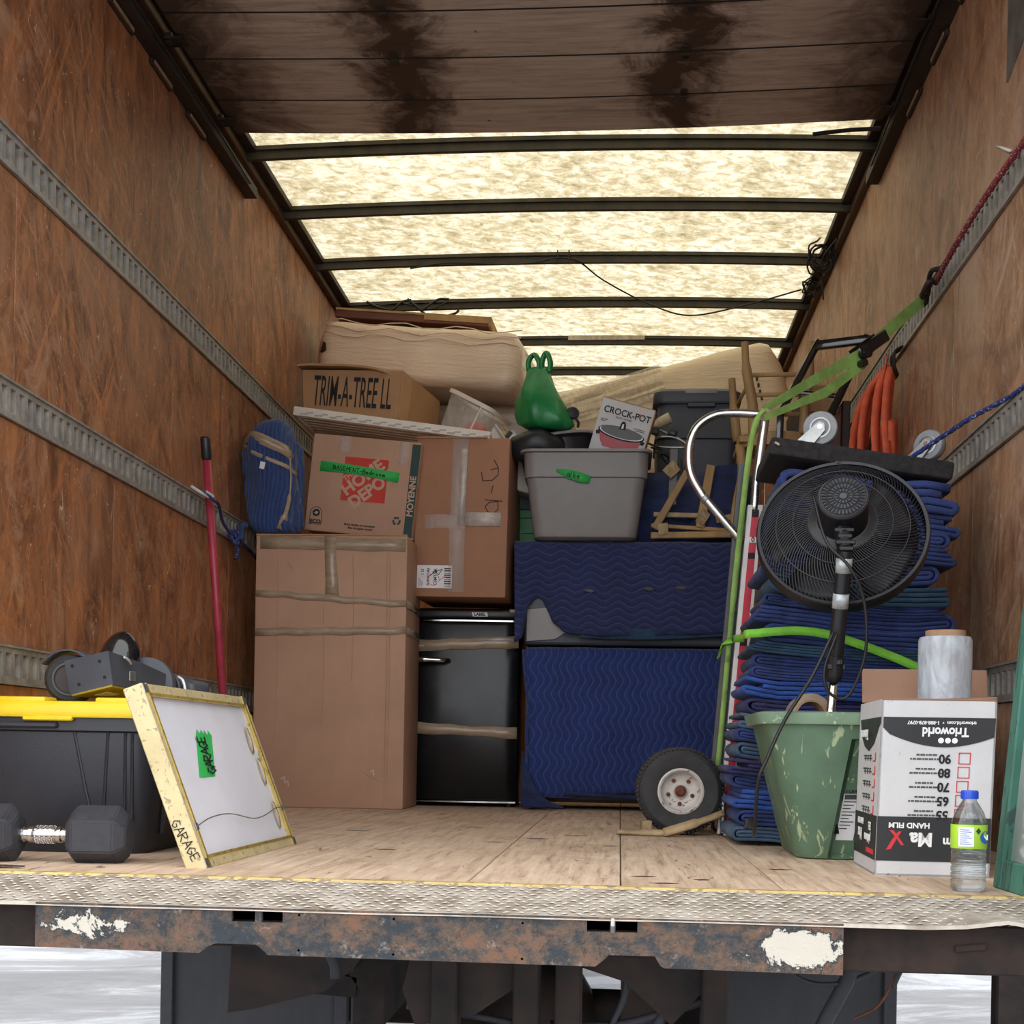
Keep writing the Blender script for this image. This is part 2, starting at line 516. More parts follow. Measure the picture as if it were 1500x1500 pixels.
M['wood'] = plain('old_blond_wood', 'B08C5A', 0.6, 0, 0.18, 14, 0.2, 40, (1, 1, 0.25))
M['wood_red'] = plain('dark_cherry_wood', '6B3A2C', 0.45, 0, 0.2, 10, 0.1, 40, (0.2, 1, 1))
M['wood_dark'] = plain('dark_wood', '38241E', 0.5, 0, 0.2, 10)
M['frame_gold'] = m_spots('silver_gold_leaf', 'D6C698', 'BCAC80', '8C8060', 0.58, 90, 0.35, (1, 1, 0.7))
M['frame_edge'] = plain('bright_gold_edge', 'D4B452', 0.3, 0.5, 0.12, 30)
M['frame_back'] = plain('white_backing_board', 'DDDDE6', 0.6, 0, 0.03, 6)
M['white_plastic'] = plain('white_plastic', 'E4DCD0', 0.45, 0, 0.05, 10)
M['pattern_grey'] = plain('grey_scallop_print', 'B4ACA2', 0.5, 0, 0.05, 10)
M['bag_green'] = plain('green_carrier_bag', '1F8A4C', 0.35, 0, 0.15, 12, 0.5, 18)
M['crate_green'] = plain('green_plastic', '2E8A4A', 0.45, 0, 0.1, 12)
M['clear_bin'] = m_glassy('clear_bin_plastic', 'D4CEC6', 0.35, 0.15)
M['red_cloth'] = plain('red_cloth', 'C83440', 0.8)
M['fan_black'] = plain('black_fan_plastic', '17171B', 0.42, 0, 0.06, 20)
M['fan_cap'] = plain('lit_fan_plastic', '3E4047', 0.45, 0, 0.06, 20)  # black fan plastic lightened: light on the cap put into its colour
M['fan_wire'] = plain('black_coated_wire', '26262B', 0.4, 0, 0.05, 40)
M['silver_label'] = plain('silver_sticker', 'C4CCCE', 0.35, 0.3, 0.2, 60)
M['caster_grey'] = plain('grey_caster_rubber', '8A8C90', 0.5, 0, 0.12, 30)
M['carpet'] = plain('charcoal_carpet', '2C2A2C', 0.95, 0, 0.3, 60, 0.8, 120)
M['cap_blue'] = plain('blue_bottle_cap', '2450C8', 0.35, 0, 0.04, 20)
M['label_green'] = plain('lime_bottle_label', 'A8D43A', 0.4, 0, 0.05, 20)
M['label_blue'] = plain('blue_logo_print', '2A6ABE', 0.4, 0, 0.04, 20)
M['cable'] = plain('black_cable', '161618', 0.5, 0, 0.1, 30)
M['brass_wire'] = plain('thin_steel_wire', '9A9080', 0.4, 0.8, 0.1, 30)
M['wedge'] = plain('raw_wood_tape', 'B49A72', 0.55, 0, 0.2, 18, 0.3, 40)
M['shade'] = plain('beige_plastic', 'C8B898', 0.5)
M['pot_red'] = plain('printed_pot_red', 'B0202C', 0.4, 0, 0.1, 10)
M['pot_grey'] = plain('printed_pot_grey', '4A4A48', 0.4, 0, 0.2, 10)


def m_water():
    N = NT('water_bottle_clear')
    tr = N.n('BsdfTransparent')
    tr.inputs[0].default_value = (0.90, 0.95, 0.97, 1)
    gl = N.n('BsdfGlass')
    gl.inputs[0].default_value = (0.96, 0.99, 1, 1)
    gl.inputs['Roughness'].default_value = 0.0
    gl.inputs['IOR'].default_value = 1.28
    gs = N.n('BsdfGlossy')
    gs.inputs[1].default_value = 0.04
    m1 = N.n('MixShader')
    m1.inputs[0].default_value = 0.45
    N.t.links.new(tr.outputs[0], m1.inputs[1])
    N.t.links.new(gl.outputs[0], m1.inputs[2])
    lw = N.n('LayerWeight')
    lw.inputs[0].default_value = 0.3
    m2 = N.n('MixShader')
    N.t.links.new(N.val(lw.outputs['Facing'], 0.0, 1.0, 0.05, 0.5), m2.inputs[0])
    N.t.links.new(m1.outputs[0], m2.inputs[1])
    N.t.links.new(gs.outputs[0], m2.inputs[2])
    N.t.links.new(m2.outputs[0], N.out.inputs[0])
    return N.m


def m_pane():
    N = NT('pale_window_glass')
    f = N.noise(8, None, 4)
    df = N.n('BsdfDiffuse')
    df.inputs[0].default_value = hx('C2CCC8')  # pale grey-green mixed into the clear pane, uneven by noise
    gl = N.n('BsdfGlossy')
    gl.inputs[0].default_value = (0.9, 0.95, 0.93, 1)
    gl.inputs[1].default_value = 0.03
    tr = N.n('BsdfTransparent')
    tr.inputs[0].default_value = (0.85, 0.93, 0.9, 1)
    m1 = N.n('MixShader')
    N.t.links.new(N.val(f, 0.3, 0.7, 0.50, 0.62), m1.inputs[0])
    N.t.links.new(tr.outputs[0], m1.inputs[1])
    N.t.links.new(df.outputs[0], m1.inputs[2])
    fr = N.n('Fresnel')
    fr.inputs[0].default_value = 1.9
    m2 = N.n('MixShader')
    N.t.links.new(fr.outputs[0], m2.inputs[0])
    N.t.links.new(m1.outputs[0], m2.inputs[1])
    N.t.links.new(gl.outputs[0], m2.inputs[2])
    N.t.links.new(m2.outputs[0], N.out.inputs[0])
    return N.m


M['water'] = m_water()
M['pane'] = m_pane()


# ---------------------------------------------------------------- geometry helpers
def BM():
    return bmesh.new()


def obj(name, bm, mat, parent=None, smooth=False, loc=None, rot=None, recalc=True):
    if recalc:
        bmesh.ops.recalc_face_normals(bm, faces=bm.faces[:])
    me = bpy.data.meshes.new(name)
    bm.to_mesh(me)
    bm.free()
    me.materials.append(M[mat] if isinstance(mat, str) else mat)
    if smooth:
        me.polygons.foreach_set('use_smooth', [True] * len(me.polygons))
        if smooth == 'auto':
            me.set_sharp_from_angle(angle=rad(38))
    o = bpy.data.objects.new(name, me)
    COL.objects.link(o)
    if parent is not None:
        o.parent = parent
    if loc is not None:
        o.location = loc
    if rot is not None:
        o.rotation_euler = rot
    return o


def tag(o, label, cat, group=None):
    o['label'] = label
    o['category'] = cat
    if group:
        o['group'] = group
    return o


def thing(name, label, cat, loc=(0, 0, 0), rot=(0, 0, 0), group=None):
    o = bpy.data.objects.new(name, None)
    o.empty_display_size = 0.05
    COL.objects.link(o)
    o.location = loc
    o.rotation_euler = rot
    return tag(o, label, cat, group)


def structure(o):
    o['kind'] = 'structure'
    return o


def empty_structure(name):
    o = bpy.data.objects.new(name, None)
    o.empty_display_size = 0.05
    COL.objects.link(o)
    o['kind'] = 'structure'
    return o


def copy_tree(o, parent=None):
    c = o.copy()
    COL.objects.link(c)
    if parent is not None:
        c.parent = parent
    for ch in list(o.children):
        copy_tree(ch, c)
    return c


def box(bm, c, s, rot=None, bev=0.0, seg=2):
    m = Matrix.Translation(c)
    if rot is not None:
        m = m @ (rot if isinstance(rot, Matrix) else Euler(rot).to_matrix().to_4x4())
    m = m @ Matrix.Diagonal((s[0], s[1], s[2], 1))
    r = bmesh.ops.create_cube(bm, size=1, matrix=m)
    if bev:
        ed = list({e for v in r['verts'] for e in v.link_edges})
        bmesh.ops.bevel(bm, geom=ed, offset=bev, segments=seg, profile=0.5, affect='EDGES')


def bb(bm, x0, x1, y0, y1, z0, z1, bev=0.0, seg=2):
    box(bm, ((x0 + x1) / 2, (y0 + y1) / 2, (z0 + z1) / 2), (x1 - x0, y1 - y0, z1 - z0), None, bev, seg)


def loft(bm, rings, cap=True, closed=True, wrap=False):
    rows = [[bm.verts.new(p) for p in r] for r in rings]
    n = len(rows[0])
    rr = rows + [rows[0]] if wrap else rows
    for a, b in zip(rr[:-1], rr[1:]):
        for i in range(n if closed else n - 1):
            j = (i + 1) % n
            try:
                bm.faces.new((a[i], a[j], b[j], b[i]))
            except ValueError:
                pass
    if cap and closed and not wrap:
        for r in (rows[0], rows[-1]):
            try:
                bm.faces.new(r)
            except ValueError:
                pass
    return rows


def frames(pts, closed=False):
    pts = [Vector(p) for p in pts]
    n = len(pts)
    T = []
    for i in range(n):
        a = pts[i - 1] if (i > 0 or closed) else pts[i]
        b = pts[(i + 1) % n] if (i < n - 1 or closed) else pts[i]
        d = b - a
        T.append(d.normalized() if d.length > 1e-9 else Vector((0, 0, 1)))
    up = Vector((0, 0, 1)) if abs(T[0].z) < 0.9 else Vector((0, 1, 0))
    N0 = (up - T[0] * up.dot(T[0])).normalized()
    out = []
    for i in range(n):
        if i:
            N0 = (N0 - T[i] * N0.dot(T[i]))
            N0 = N0.normalized() if N0.length > 1e-6 else Vector((1, 0, 0))
        out.append((pts[i], T[i], N0.copy(), T[i].cross(N0)))
    return out


def tube(bm, pts, r, n=8, closed=False, cap=True):
    fr = frames(pts, closed)
    rings = []
    for k, (p, t, a, b) in enumerate(fr):
        rr = r[k] if isinstance(r, (list, tuple)) else r
        rings.append([p + a * (rr * cos(2 * pi * i / n)) + b * (rr * sin(2 * pi * i / n)) for i in range(n)])
    loft(bm, rings, cap and not closed, True, closed)


def smooth_path(pts, k=6):
    """Catmull-Rom through the points"""
    P = [Vector(p) for p in pts]
    P = [P[0] * 2 - P[1]] + P + [P[-1] * 2 - P[-2]]
    out = []
    for i in range(1, len(P) - 2):
        for j in range(k):
            t = j / k
            a, b, c, d = P[i - 1], P[i], P[i + 1], P[i + 2]
            out.append(0.5 * ((2 * b) + (c - a) * t + (2 * a - 5 * b + 4 * c - d) * t * t + (3 * b - a - 3 * c + d) * t ** 3))
    out.append(P[-2].copy())
    return out


def strap(bm, pts, wdir, width, th=0.0015):
    """flat webbing or tape along pts; wdir = direction across it (one vector or one per point)"""
    P = [Vector(p) for p in pts]
    rings = []
    for i, p in enumerate(P):
        t = (P[min(i + 1, len(P) - 1)] - P[max(i - 1, 0)]).normalized()
        wd = Vector(wdir[i] if isinstance(wdir, list) else wdir)
        wd = (wd - t * wd.dot(t)).normalized()
        nn = t.cross(wd) * (th / 2)
        ww = wd * ((width[i] if isinstance(width, list) else width) / 2)
        rings.append([p - ww - nn, p + ww - nn, p + ww + nn, p - ww + nn])
    loft(bm, rings)


def lathe(bm, prof, n=24, mat=None, cap=True):
    rings = [[Vector((r * cos(2 * pi * i / n), r * sin(2 * pi * i / n), z)) for i in range(n)] for r, z in prof]
    if mat is not None:
        rings = [[mat @ p for p in r] for r in rings]
    loft(bm, rings, cap)


def axis_mat(loc, axis, up=(0, 0, 1)):
    """matrix whose local z runs along axis"""
    z = Vector(axis).normalized()
    u = Vector(up)
    if abs(z.dot(u)) > 0.95:
        u = Vector((0, 1, 0))
    x = u.cross(z).normalized()
    y = z.cross(x)
    m = Matrix.Identity(4)
    for i in range(3):
        m[i][0], m[i][1], m[i][2], m[i][3] = x[i], y[i], z[i], loc[i]
    return m


def prism(bm, pts, th, mat=None, frame='XZ', y=0.0):
    """polygon given in x,z, thickness th towards the viewer (-y)"""
    def P(p, d):
        if frame == 'XZ':
            q = Vector((p[0], y - d, p[1]))
        elif frame == 'XY':
            q = Vector((p[0], p[1], y + d))
        else:
            q = Vector((y - d, p[0], p[1]))
        return mat @ q if mat is not None else q
    a = [bm.verts.new(P(p, 0)) for p in pts]
    b = [bm.verts.new(P(p, th)) for p in pts]
    n = len(pts)
    bm.faces.new(a)
    bm.faces.new(b)
    for i in range(n):
        bm.faces.new((a[i], a[(i + 1) % n], b[(i + 1) % n], b[i]))


def rrect(w_, d_, r, z, n=5, cx=0.0, cy=0.0):
    pts = []
    for sx, sy, a0 in ((1, 1, 0), (-1, 1, 90), (-1, -1, 180), (1, -1, 270)):
        for k in range(n):
            a = rad(a0 + 90 * k / (n - 1))
            pts.append(Vector((cx + sx * (w_ / 2 - r) + r * cos(a), cy + sy * (d_ / 2 - r) + r * sin(a), z)))
    return pts


def grid(bm, fn, nu, nv):
    vs = [[bm.verts.new(fn(i / nu, j / nv)) for j in range(nv + 1)] for i in range(nu + 1)]
    for i in range(nu):
        for j in range(nv):
            bm.faces.new((vs[i][j], vs[i + 1][j], vs[i + 1][j + 1], vs[i][j + 1]))


def thicken(o, th):
    md = o.modifiers.new('thickness', 'SOLIDIFY')
    md.thickness = th
    md.offset = 0
    return o


FACE = {'front': Matrix.Rotation(pi / 2, 4, 'X'),
        'left': Matrix.Rotation(-pi / 2, 4, 'Z') @ Matrix.Rotation(pi / 2, 4, 'X'),
        'right': Matrix.Rotation(pi / 2, 4, 'Z') @ Matrix.Rotation(pi / 2, 4, 'X')}


def text(parent, s, size, loc, mat='ink', face='front', spin=0.0, sx=1.0, bold=0.0, shear=0.0, name='lettering', extr=0.0003):
    """lettering as thin real geometry lying on a face; spin turns it clockwise in its plane"""
    cu = bpy.data.curves.new('text', 'FONT')
    cu.body = s
    cu.size = size
    cu.align_x = 'CENTER'
    cu.align_y = 'CENTER'
    cu.extrude = extr
    cu.offset = bold
    cu.shear = shear
    cu.resolution_u = 3
    cu.space_line = 0.85
    t = bpy.data.objects.new('text', cu)
    COL.objects.link(t)
    dg = bpy.context.evaluated_depsgraph_get()
    me = bpy.data.meshes.new_from_object(t.evaluated_get(dg))
    bpy.data.objects.remove(t)
    bpy.data.curves.remove(cu)
    me.name = name
    me.transform(FACE[face] @ Matrix.Rotation(-spin, 4, 'Z') @ Matrix.Diagonal((sx, 1, 1, 1)))
    me.materials.clear()
    me.materials.append(M[mat])
    o = bpy.data.objects.new(name, me)
    COL.objects.link(o)
    o.parent = parent
    o.location = loc
    return o


GLYPH = {'A': [[(0, 0), (.35, 1), (.7, 0)], [(.12, .4), (.6, .4)]], 'B': [[(0, 0), (0, 1), (.5, .9), (.5, .6), (0, .52), (.6, .4), (.55, .05), (0, 0)]],
         'C': [[(.6, .85), (.3, 1), (0, .5), (.3, 0), (.6, .15)]], 'D': [[(0, 0), (0, 1), (.6, .7), (.6, .3), (0, 0)]],
         'E': [[(.55, 1), (0, 1), (0, 0), (.55, 0)], [(0, .5), (.45, .5)]], 'G': [[(.6, .85), (.3, 1), (0, .5), (.3, 0), (.62, .2), (.62, .45), (.35, .45)]],
         'M': [[(0, 0), (.1, 1), (.4, .4), (.7, 1), (.8, 0)]], 'N': [[(0, 0), (0, 1), (.6, 0), (.6, 1)]], 'R': [[(0, 0), (0, 1), (.55, .85), (.5, .55), (0, .5), (.6, 0)]],
         'S': [[(.6, .9), (.2, 1), (.05, .7), (.55, .35), (.4, 0), (0, .1)]], 'T': [[(0, 1), (.7, 1)], [(.35, 1), (.35, 0)]], '-': [[(.1, .45), (.5, .45)]],
         'a': [[(.5, .5), (.2, .6), (0, .3), (.2, 0), (.5, .3), (.5, .55), (.55, 0)]], 'd': [[(.5, .3), (.2, .55), (0, .25), (.25, 0), (.5, .3), (.5, 1), (.55, 0)]],
         'e': [[(0, .3), (.5, .35), (.3, .6), (.05, .35), (.2, 0), (.55, .1)]], 'r': [[(0, .55), (.05, 0), (.1, .4), (.45, .55)]],
         'o': [[(.25, .55), (0, .3), (.25, 0), (.5, .3), (.25, .55)]], 'm': [[(0, .5), (.05, 0), (.2, .5), (.35, .05), (.5, .5), (.65, 0)]],
         'l': [[(.1, 1), (.15, 0)]], 'k': [[(0, 1), (.05, 0)], [(.45, .6), (.05, .3), (.5, 0)]], 's': [[(.45, .55), (.1, .45), (.4, .2), (.05, 0)]]}


def strokes(parent, lines, loc, width, mat='ink', face='front', spin=0.0, name='handwriting'):
    """hand-drawn marker lines (in-plane x, up) as thin ribbons lying on a face"""
    bm = BM()
    for ln in lines:
        for (a, b) in zip(ln[:-1], ln[1:]):
            d = Vector((b[0] - a[0], b[1] - a[1], 0))
            if d.length < 1e-6:
                continue
            n = Vector((-d.y, d.x, 0)).normalized() * width / 2
            e = d.normalized() * width * 0.3
            A, B = Vector((*a, 0)) - e, Vector((*b, 0)) + e
            bm.faces.new([bm.verts.new(p) for p in (A - n, B - n, B + n, A + n)])
    bmesh.ops.transform(bm, matrix=FACE[face] @ Matrix.Rotation(-spin, 4, 'Z'), verts=bm.verts[:])
    return obj(name, bm, mat, parent, loc=loc, recalc=False)


def hand(parent, s, size, loc, width, face='front', spin=0.0, mat='ink', pitch=0.78):
    rnd = random.Random(len(s) * 7 + int(size * 1e4))
    L, x = [], 0.0
    tot = len(s) * pitch
    for ch in s:
        for ln in GLYPH.get(ch, []):
            L.append([((x + p[0] - tot / 2) * size, (p[1] - 0.5 + rnd.uniform(-.05, .05)) * size) for p in ln])
        x += pitch
    return strokes(parent, L, loc, width, mat, face, spin)


def quad_patch(name, parent, mat, pts, th=0.0006, frame='XZ', y=0.0):
    bm = BM()
    prism(bm, pts, th, None, frame, y)
    return obj(name, bm, mat, parent)


def nz(x, y, z, s=1.0):
    return noise.noise(Vector((x * s, y * s, z * s)))
# ================================================================ THE SETTING: the inside of the truck box
XL, XR = -1.55, 0.97
Y0, Y1 = 2.36, 9.6
ZC = 2.605

# ---- floor: laminated deck boards running into the truck
fl = empty_structure('floor')
edges = [XL - 0.05, -1.40, -1.13, -0.86, -0.60, -0.272, 0.006, 0.296, 0.57, 0.84, XR + 0.05]
for a, b in zip(edges[:-1], edges[1:]):
    bm = BM()
    bb(bm, a + 0.0012, b - 0.0012, 2.455, Y1, -0.03, 0.0, 0.002, 1)
    obj('board', bm, 'floor', fl)
bm = BM()
bb(bm, XL - 0.05, XR + 0.05, 2.46, Y1, -0.06, -0.032)
obj('subfloor', bm, 'beam', fl)
for x, y, wd_ in ((0.34, 2.9, .05), (-0.45, 4.2, .06), (-0.75, 3.9, .07), (0.085, 2.53, .055), (0.05, 2.66, .05), (-0.32, 3.55, .06), (-0.22, 3.72, .06), (0.16, 2.62, .03), (-0.55, 3.2, .05), (-0.12, 3.9, .07), (-0.02, 3.5, .04)):
    bm = BM()
    prism(bm, [(x - wd_ / 2, y), (x - wd_ * .2, y - 0.012), (x + wd_ * .3, y - 0.008), (x + wd_ / 2, y + 0.002), (x + wd_ * .1, y + 0.012)], 0.0006, None, 'XY', 0.0)
    obj('gouge', bm, 'wood_dark', fl)

# ---- rear sill: yellow edge, tread plate, bumper
sill = empty_structure('trim_1')
bm = BM()
bb(bm, XL - 0.05, XR + 0.05, 2.425, 2.452, -0.03, 0.0015, 0.003, 1)
obj('edge_strip', bm, 'yellow_edge', sill)


def tread_z(y):
    return -0.002 - (2.425 - y) / 0.175 * 0.029


bm = BM()
rings = []
for k in range(41):
    x = XL - 0.05 + (XR - XL + 0.1) * k / 40
    dip = 0.004 * nz(x, 1, 2, 3.0) + (0.012 * math.exp(-((x - 0.62) / 0.05) ** 2) if x > 0.3 else 0)
    rings.append([(x, 2.425, -0.002), (x, 2.34, tread_z(2.34)), (x, 2.25, tread_z(2.25) + dip),
                  (x, 2.247, tread_z(2.25) - 0.006 + dip), (x, 2.34, tread_z(2.34) - 0.006), (x, 2.425, -0.008)])
loft(bm, rings)
obj('tread_plate', bm, 'tread', sill, 'auto')
bm = BM()
for i in range(106):
    for j in range(11):
        x = XL + 0.0 + 0.0240 * i + (0.012 if j % 2 else 0)
        y = 2.258 + 0.0158 * j
        a = rad(35 if (i + j) % 2 else -35)
        m = Matrix.Translation((x, y, tread_z(y) + 0.0006)) @ Matrix.Rotation(a, 4, 'Z') @ Matrix.Rotation(-0.165, 4, 'X')
        v = [bm.verts.new(m @ Vector(p)) for p in ((-.0100, 0, 0), (0, -.0030, 0), (.0100, 0, 0), (0, .0030, 0), (0, 0, .0026))]
        for p, q in ((0, 1), (1, 2), (2, 3), (3, 0)):
            bm.faces.new((v[p], v[q], v[4]))
lug = obj('tread_lug', bm, 'tread_lug', sill)
lug['kind'] = 'stuff'

# the plate is built in columns so that its notches and the two pairs of holes stay crisp
low = [(-0.985, -0.108), (-0.70, -0.1105), (-0.684, -0.098), (-0.672, -0.0935), (-0.602, -0.0935), (-0.588, -0.105), (-0.583, -0.1105),
       (-0.30, -0.112), (-0.034, -0.113), (-0.018, -0.100), (-0.012, -0.0935), (0.063, -0.0935), (0.072, -0.1085), (0.078, -0.1125), (0.367, -0.115)]
holes = [(-0.645, -0.605), (-0.594, -0.558), (-0.049, -0.011), (-0.002, 0.034)]


def low_z(x):
    for (a_, b_), (c_, d_) in zip(low[:-1], low[1:]):
        if x <= c_ + 1e-9:
            return b_ + (d_ - b_) * (x - a_) / (c_ - a_)
    return low[-1][1]


bm = BM()
xs = sorted(set([p[0] for p in low] + [v for h_ in holes for v in h_] + [-0.985 + 0.05 * k for k in range(27)]))
for a_, b_ in zip(xs[:-1], xs[1:]):
    m_ = (a_ + b_) / 2
    zt = -0.056 if any(h0 < m_ < h1 for h0, h1 in holes) else -0.034
    prism(bm, [(a_, low_z(a_)), (b_, low_z(b_)), (b_, zt), (a_, zt)], 0.010, None, 'XZ', 2.26)
bmesh.ops.remove_doubles(bm, verts=bm.verts[:], dist=0.00001)
obj('bumper_plate', bm, 'bumper', sill)
bm = BM()
bb(bm, -0.985, 0.367, 2.248, 2.262, -0.036, -0.0315, 0.001, 1)
obj('bumper_lip', bm, 'bumper', sill)
for x0, x1 in ((XL - 0.1, -0.985), (0.367, XR + 0.1)):
    bm = BM()
    bb(bm, x0, x1, 2.29, 2.33, -0.115, -0.034, 0.003, 1)
    for k in range(3):
        xx = x0 + (x1 - x0) * (0.3 + 0.22 * k)
        box(bm, (xx, 2.288, -0.07 + 0.012 * (k % 2)), (0.05, 0.006, 0.012), (0, rad(8 * k - 6), 0), 0.002, 1)
    obj('side_beam', bm, 'beam', sill)
bm = BM()
bb(bm, XL - 0.1, XR + 0.1, 2.31, 2.42, -0.06, -0.04)
bb(bm, -0.985, 0.367, 2.31, 2.36, -0.106, -0.04)
obj('back_beam', bm, 'beam', sill)
for x, z in ((-0.53, -0.042), (-0.37, -0.044), (-0.155, -0.045), (-0.53, -0.101), (-0.37, -0.103), (-0.155, -0.104)):
    bm = BM()
    lathe(bm, [(0.0022, 0), (0.0022, 0.0008)], 8, axis_mat((x, 2.2508, z), (0, -1, 0)))
    obj('bolt_hole', bm, 'ink', sill)
bm = BM()
tube(bm, [(-0.0065, 2.251, -0.034), (-0.0065, 2.246, -0.045), (-0.0065, 2.252, -0.056)], 0.004, 8)
obj('hinge_stub', bm, 'steel', sill)

# ---- side walls: plywood sheets between slotted cargo tracks
TRK = [(0.384, 0.484), (1.050, 1.150), (1.668, 1.768)]


def wall(name, X, sgn, mat, seams):
    wl = empty_structure(name)
    rows = [(0.0, TRK[0][0]), (TRK[0][1], TRK[1][0]), (TRK[1][1], TRK[2][0]), (TRK[2][1], ZC + 0.08)]
    for (z0, z1), ss in zip(rows, seams):
        ys = [Y0] + ss + [Y1]
        for a, b in zip(ys[:-1], ys[1:]):
            bm = BM()
            xa, xb = (X - 0.02, X) if sgn > 0 else (X, X + 0.02)
            bb(bm, xa, xb, a + 0.0018, b - 0.0018, z0 + 0.001, z1 - 0.001, 0.0012, 1)
            obj('panel', bm, mat, wl)
    bm = BM()
    xa, xb = (X - 0.05, X - 0.021) if sgn > 0 else (X + 0.021, X + 0.05)
    bb(bm, xa, xb, Y0, Y1, -0.05, ZC + 0.1)
    obj('outer_skin', bm, 'rail', wl)
    # slotted track: flat strip, pressed rims, one opening every 50 mm
    for (z0, z1) in TRK:
        bm = BM()
        d = sgn
        xs = X + d * 0.004
        h = z1 - z0
        za, zb = z0 + h * 0.20, z1 - h * 0.20
        n = int((8.6 - Y0) / 0.05)

        def q(pts):
            bm.faces.new([bm.verts.new(p) for p in pts])
        yA, yB = Y0, Y0 + n * 0.05
        for u0, u1 in ((z0, za), (zb, z1)):
            q([(xs, yA, u0), (xs, yB, u0), (xs, yB, u1), (xs, yA, u1)])
        for z_ in (z0 + 0.003, z1 - 0.003):
            bb(bm, min(X, X + d * 0.010), max(X, X + d * 0.010), yA, yB, z_ - 0.003, z_ + 0.003)
        for i in range(n):
            y = yA + i * 0.05
            a, b = y + 0.0, y + 0.019
            e, f = y + 0.019, y + 0.05
            q([(xs, a, za), (xs, b, za), (xs, b, zb), (xs, a, zb)])
            xb_ = X - d * 0.016
            for p0, p1 in (((e, za), (e, zb)), ((e, zb), (f, zb)), ((f, zb), (f, za)), ((f, za), (e, za))):
                q([(xs, p0[0], p0[1]), (xs, p1[0], p1[1]), (xb_, p1[0], p1[1]), (xb_, p0[0], p0[1])])
        obj('cargo_track', bm, 'track', wl)
        bm = BM()
        bb(bm, min(X - d * 0.0165, X - d * 0.0205), max(X - d * 0.0165, X - d * 0.0205), Y0, 8.6, z0, z1)
        obj('track_backing', bm, 'trackback', wl)
    return wl


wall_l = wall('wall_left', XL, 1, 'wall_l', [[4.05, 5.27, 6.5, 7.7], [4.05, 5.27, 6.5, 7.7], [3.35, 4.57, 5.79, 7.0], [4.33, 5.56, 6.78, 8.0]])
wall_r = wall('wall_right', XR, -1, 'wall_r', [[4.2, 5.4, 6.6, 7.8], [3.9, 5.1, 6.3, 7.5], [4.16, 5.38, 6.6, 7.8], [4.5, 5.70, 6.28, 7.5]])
wb = structure(obj('wall_back', (lambda b: (bb(b, XL, XR, Y1, Y1 + 0.03, 0, ZC + 0.06), b)[1])(BM()), 'wall_l'))

# top rails along both walls
for nm, X, d in (('trim_2', XL, 1), ('trim_3', XR, -1)):
    t = empty_structure(nm)
    bm = BM()
    bb(bm, min(X, X + d * 0.03), max(X, X + d * 0.03), Y0, Y1, ZC - 0.045, ZC + 0.02, 0.004, 1)
    obj('rail_face', bm, 'toprail', t)
    bm = BM()
    bb(bm, min(X, X + d * 0.07), max(X, X + d * 0.07), Y0, Y1, ZC - 0.012, ZC + 0.02, 0.003, 1)
    obj('rail_flange', bm, 'rail', t)
# rear frame header above the opening, and a patch plate high on the right wall
hd = structure(obj('trim_4', (lambda b: (bb(b, XL - 0.05, XR + 0.05, Y0 - 0.06, Y0 + 0.04, ZC - 0.03, ZC + 0.12, 0.006, 1), b)[1])(BM()), 'rail'))
pp = obj('patch_plate', (lambda b: (prism(b, [(3.36, 2.06), (3.62, 1.99), (3.62, 2.40), (3.36, 2.40)], 0.004, None, 'YZ', XR), b)[1])(BM()), 'steel', wall_r)

# ---- translucent roof and its cross bows
ceil = empty_structure('ceiling')


def roof_z(x):
    u = (x - (XL + XR) / 2) / ((XR - XL) / 2)
    return ZC + 0.024 * (1 - u * u)


bm = BM()
n = 24
rings = []
for k in range(n + 1):
    x = XL + (XR - XL) * k / n
    rings.append([(x, Y0, roof_z(x) + 0.012), (x, Y1, roof_z(x) + 0.012)])
loft(bm, rings, False, False)
obj('roof_sheet', bm, 'roof', ceil, True)
for Y in (5.33, 5.93, 6.57, 7.22, 7.89, 8.52, 9.15):
    bm = BM()
    prof = [(-0.028, 0.006), (-0.028, -0.010), (-0.014, -0.010), (-0.012, -0.040), (0.012, -0.040), (0.014, -0.010), (0.028, -0.010), (0.028, 0.006)]
    rings = []
    for k in range(n + 1):
        x = XL + 0.02 + (XR - XL - 0.04) * k / n
        rings.append([(x, Y + a, roof_z(x) + b) for a, b in prof])
    loft(bm, rings)
    obj('roof_bow', bm, 'bow', ceil)
bm = BM()
bb(bm, -0.34, 0.10, 7.86, 7.87, 2.61, 2.632)
obj('splice_plate', bm, 'film_sheet', ceil)

# ---- roll-up door, open, lying under the roof on its two tracks
door = empty_structure('door_1')
ends = [2.42, 2.71, 3.0, 3.30, 3.60, 3.895, 4.19, 4.478, 4.768, 5.03]
for i, (a, b) in enumerate(zip(ends[:-1], ends[1:])):
    bm = BM()
    rings = []
    for k in range(13):
        x = -1.475 + 2.38 * k / 12
        sag = 0.020 * sin(pi * k / 12)
        z = 2.540 - sag + 0.008 * k / 12
        rings.append([(x, a + 0.002, z), (x, b - 0.002, z), (x, b - 0.002, z + 0.022), (x, a + 0.002, z + 0.022)])
    loft(bm, rings)
    obj('door_panel', bm, 'door', door)
    if i:
        bm = BM()
        loft(bm, [[(p[0], a + dy, p[2] + dz) for dy, dz in ((-0.004, -0.0008), (0.004, -0.0008), (0.004, 0.01), (-0.004, 0.01))] for p in [r[0] for r in rings]])  # dark strip laid over each gap, standing for the shade between panels
        obj('seam_shade', bm, 'ink', door)
bm = BM()
bb(bm, -1.46, 0.89, 2.43, 5.02, 2.566, 2.574)  # unseen sheet added to stop roof light leaking through the panel gaps
obj('gap_light_block', bm, 'rail', door)
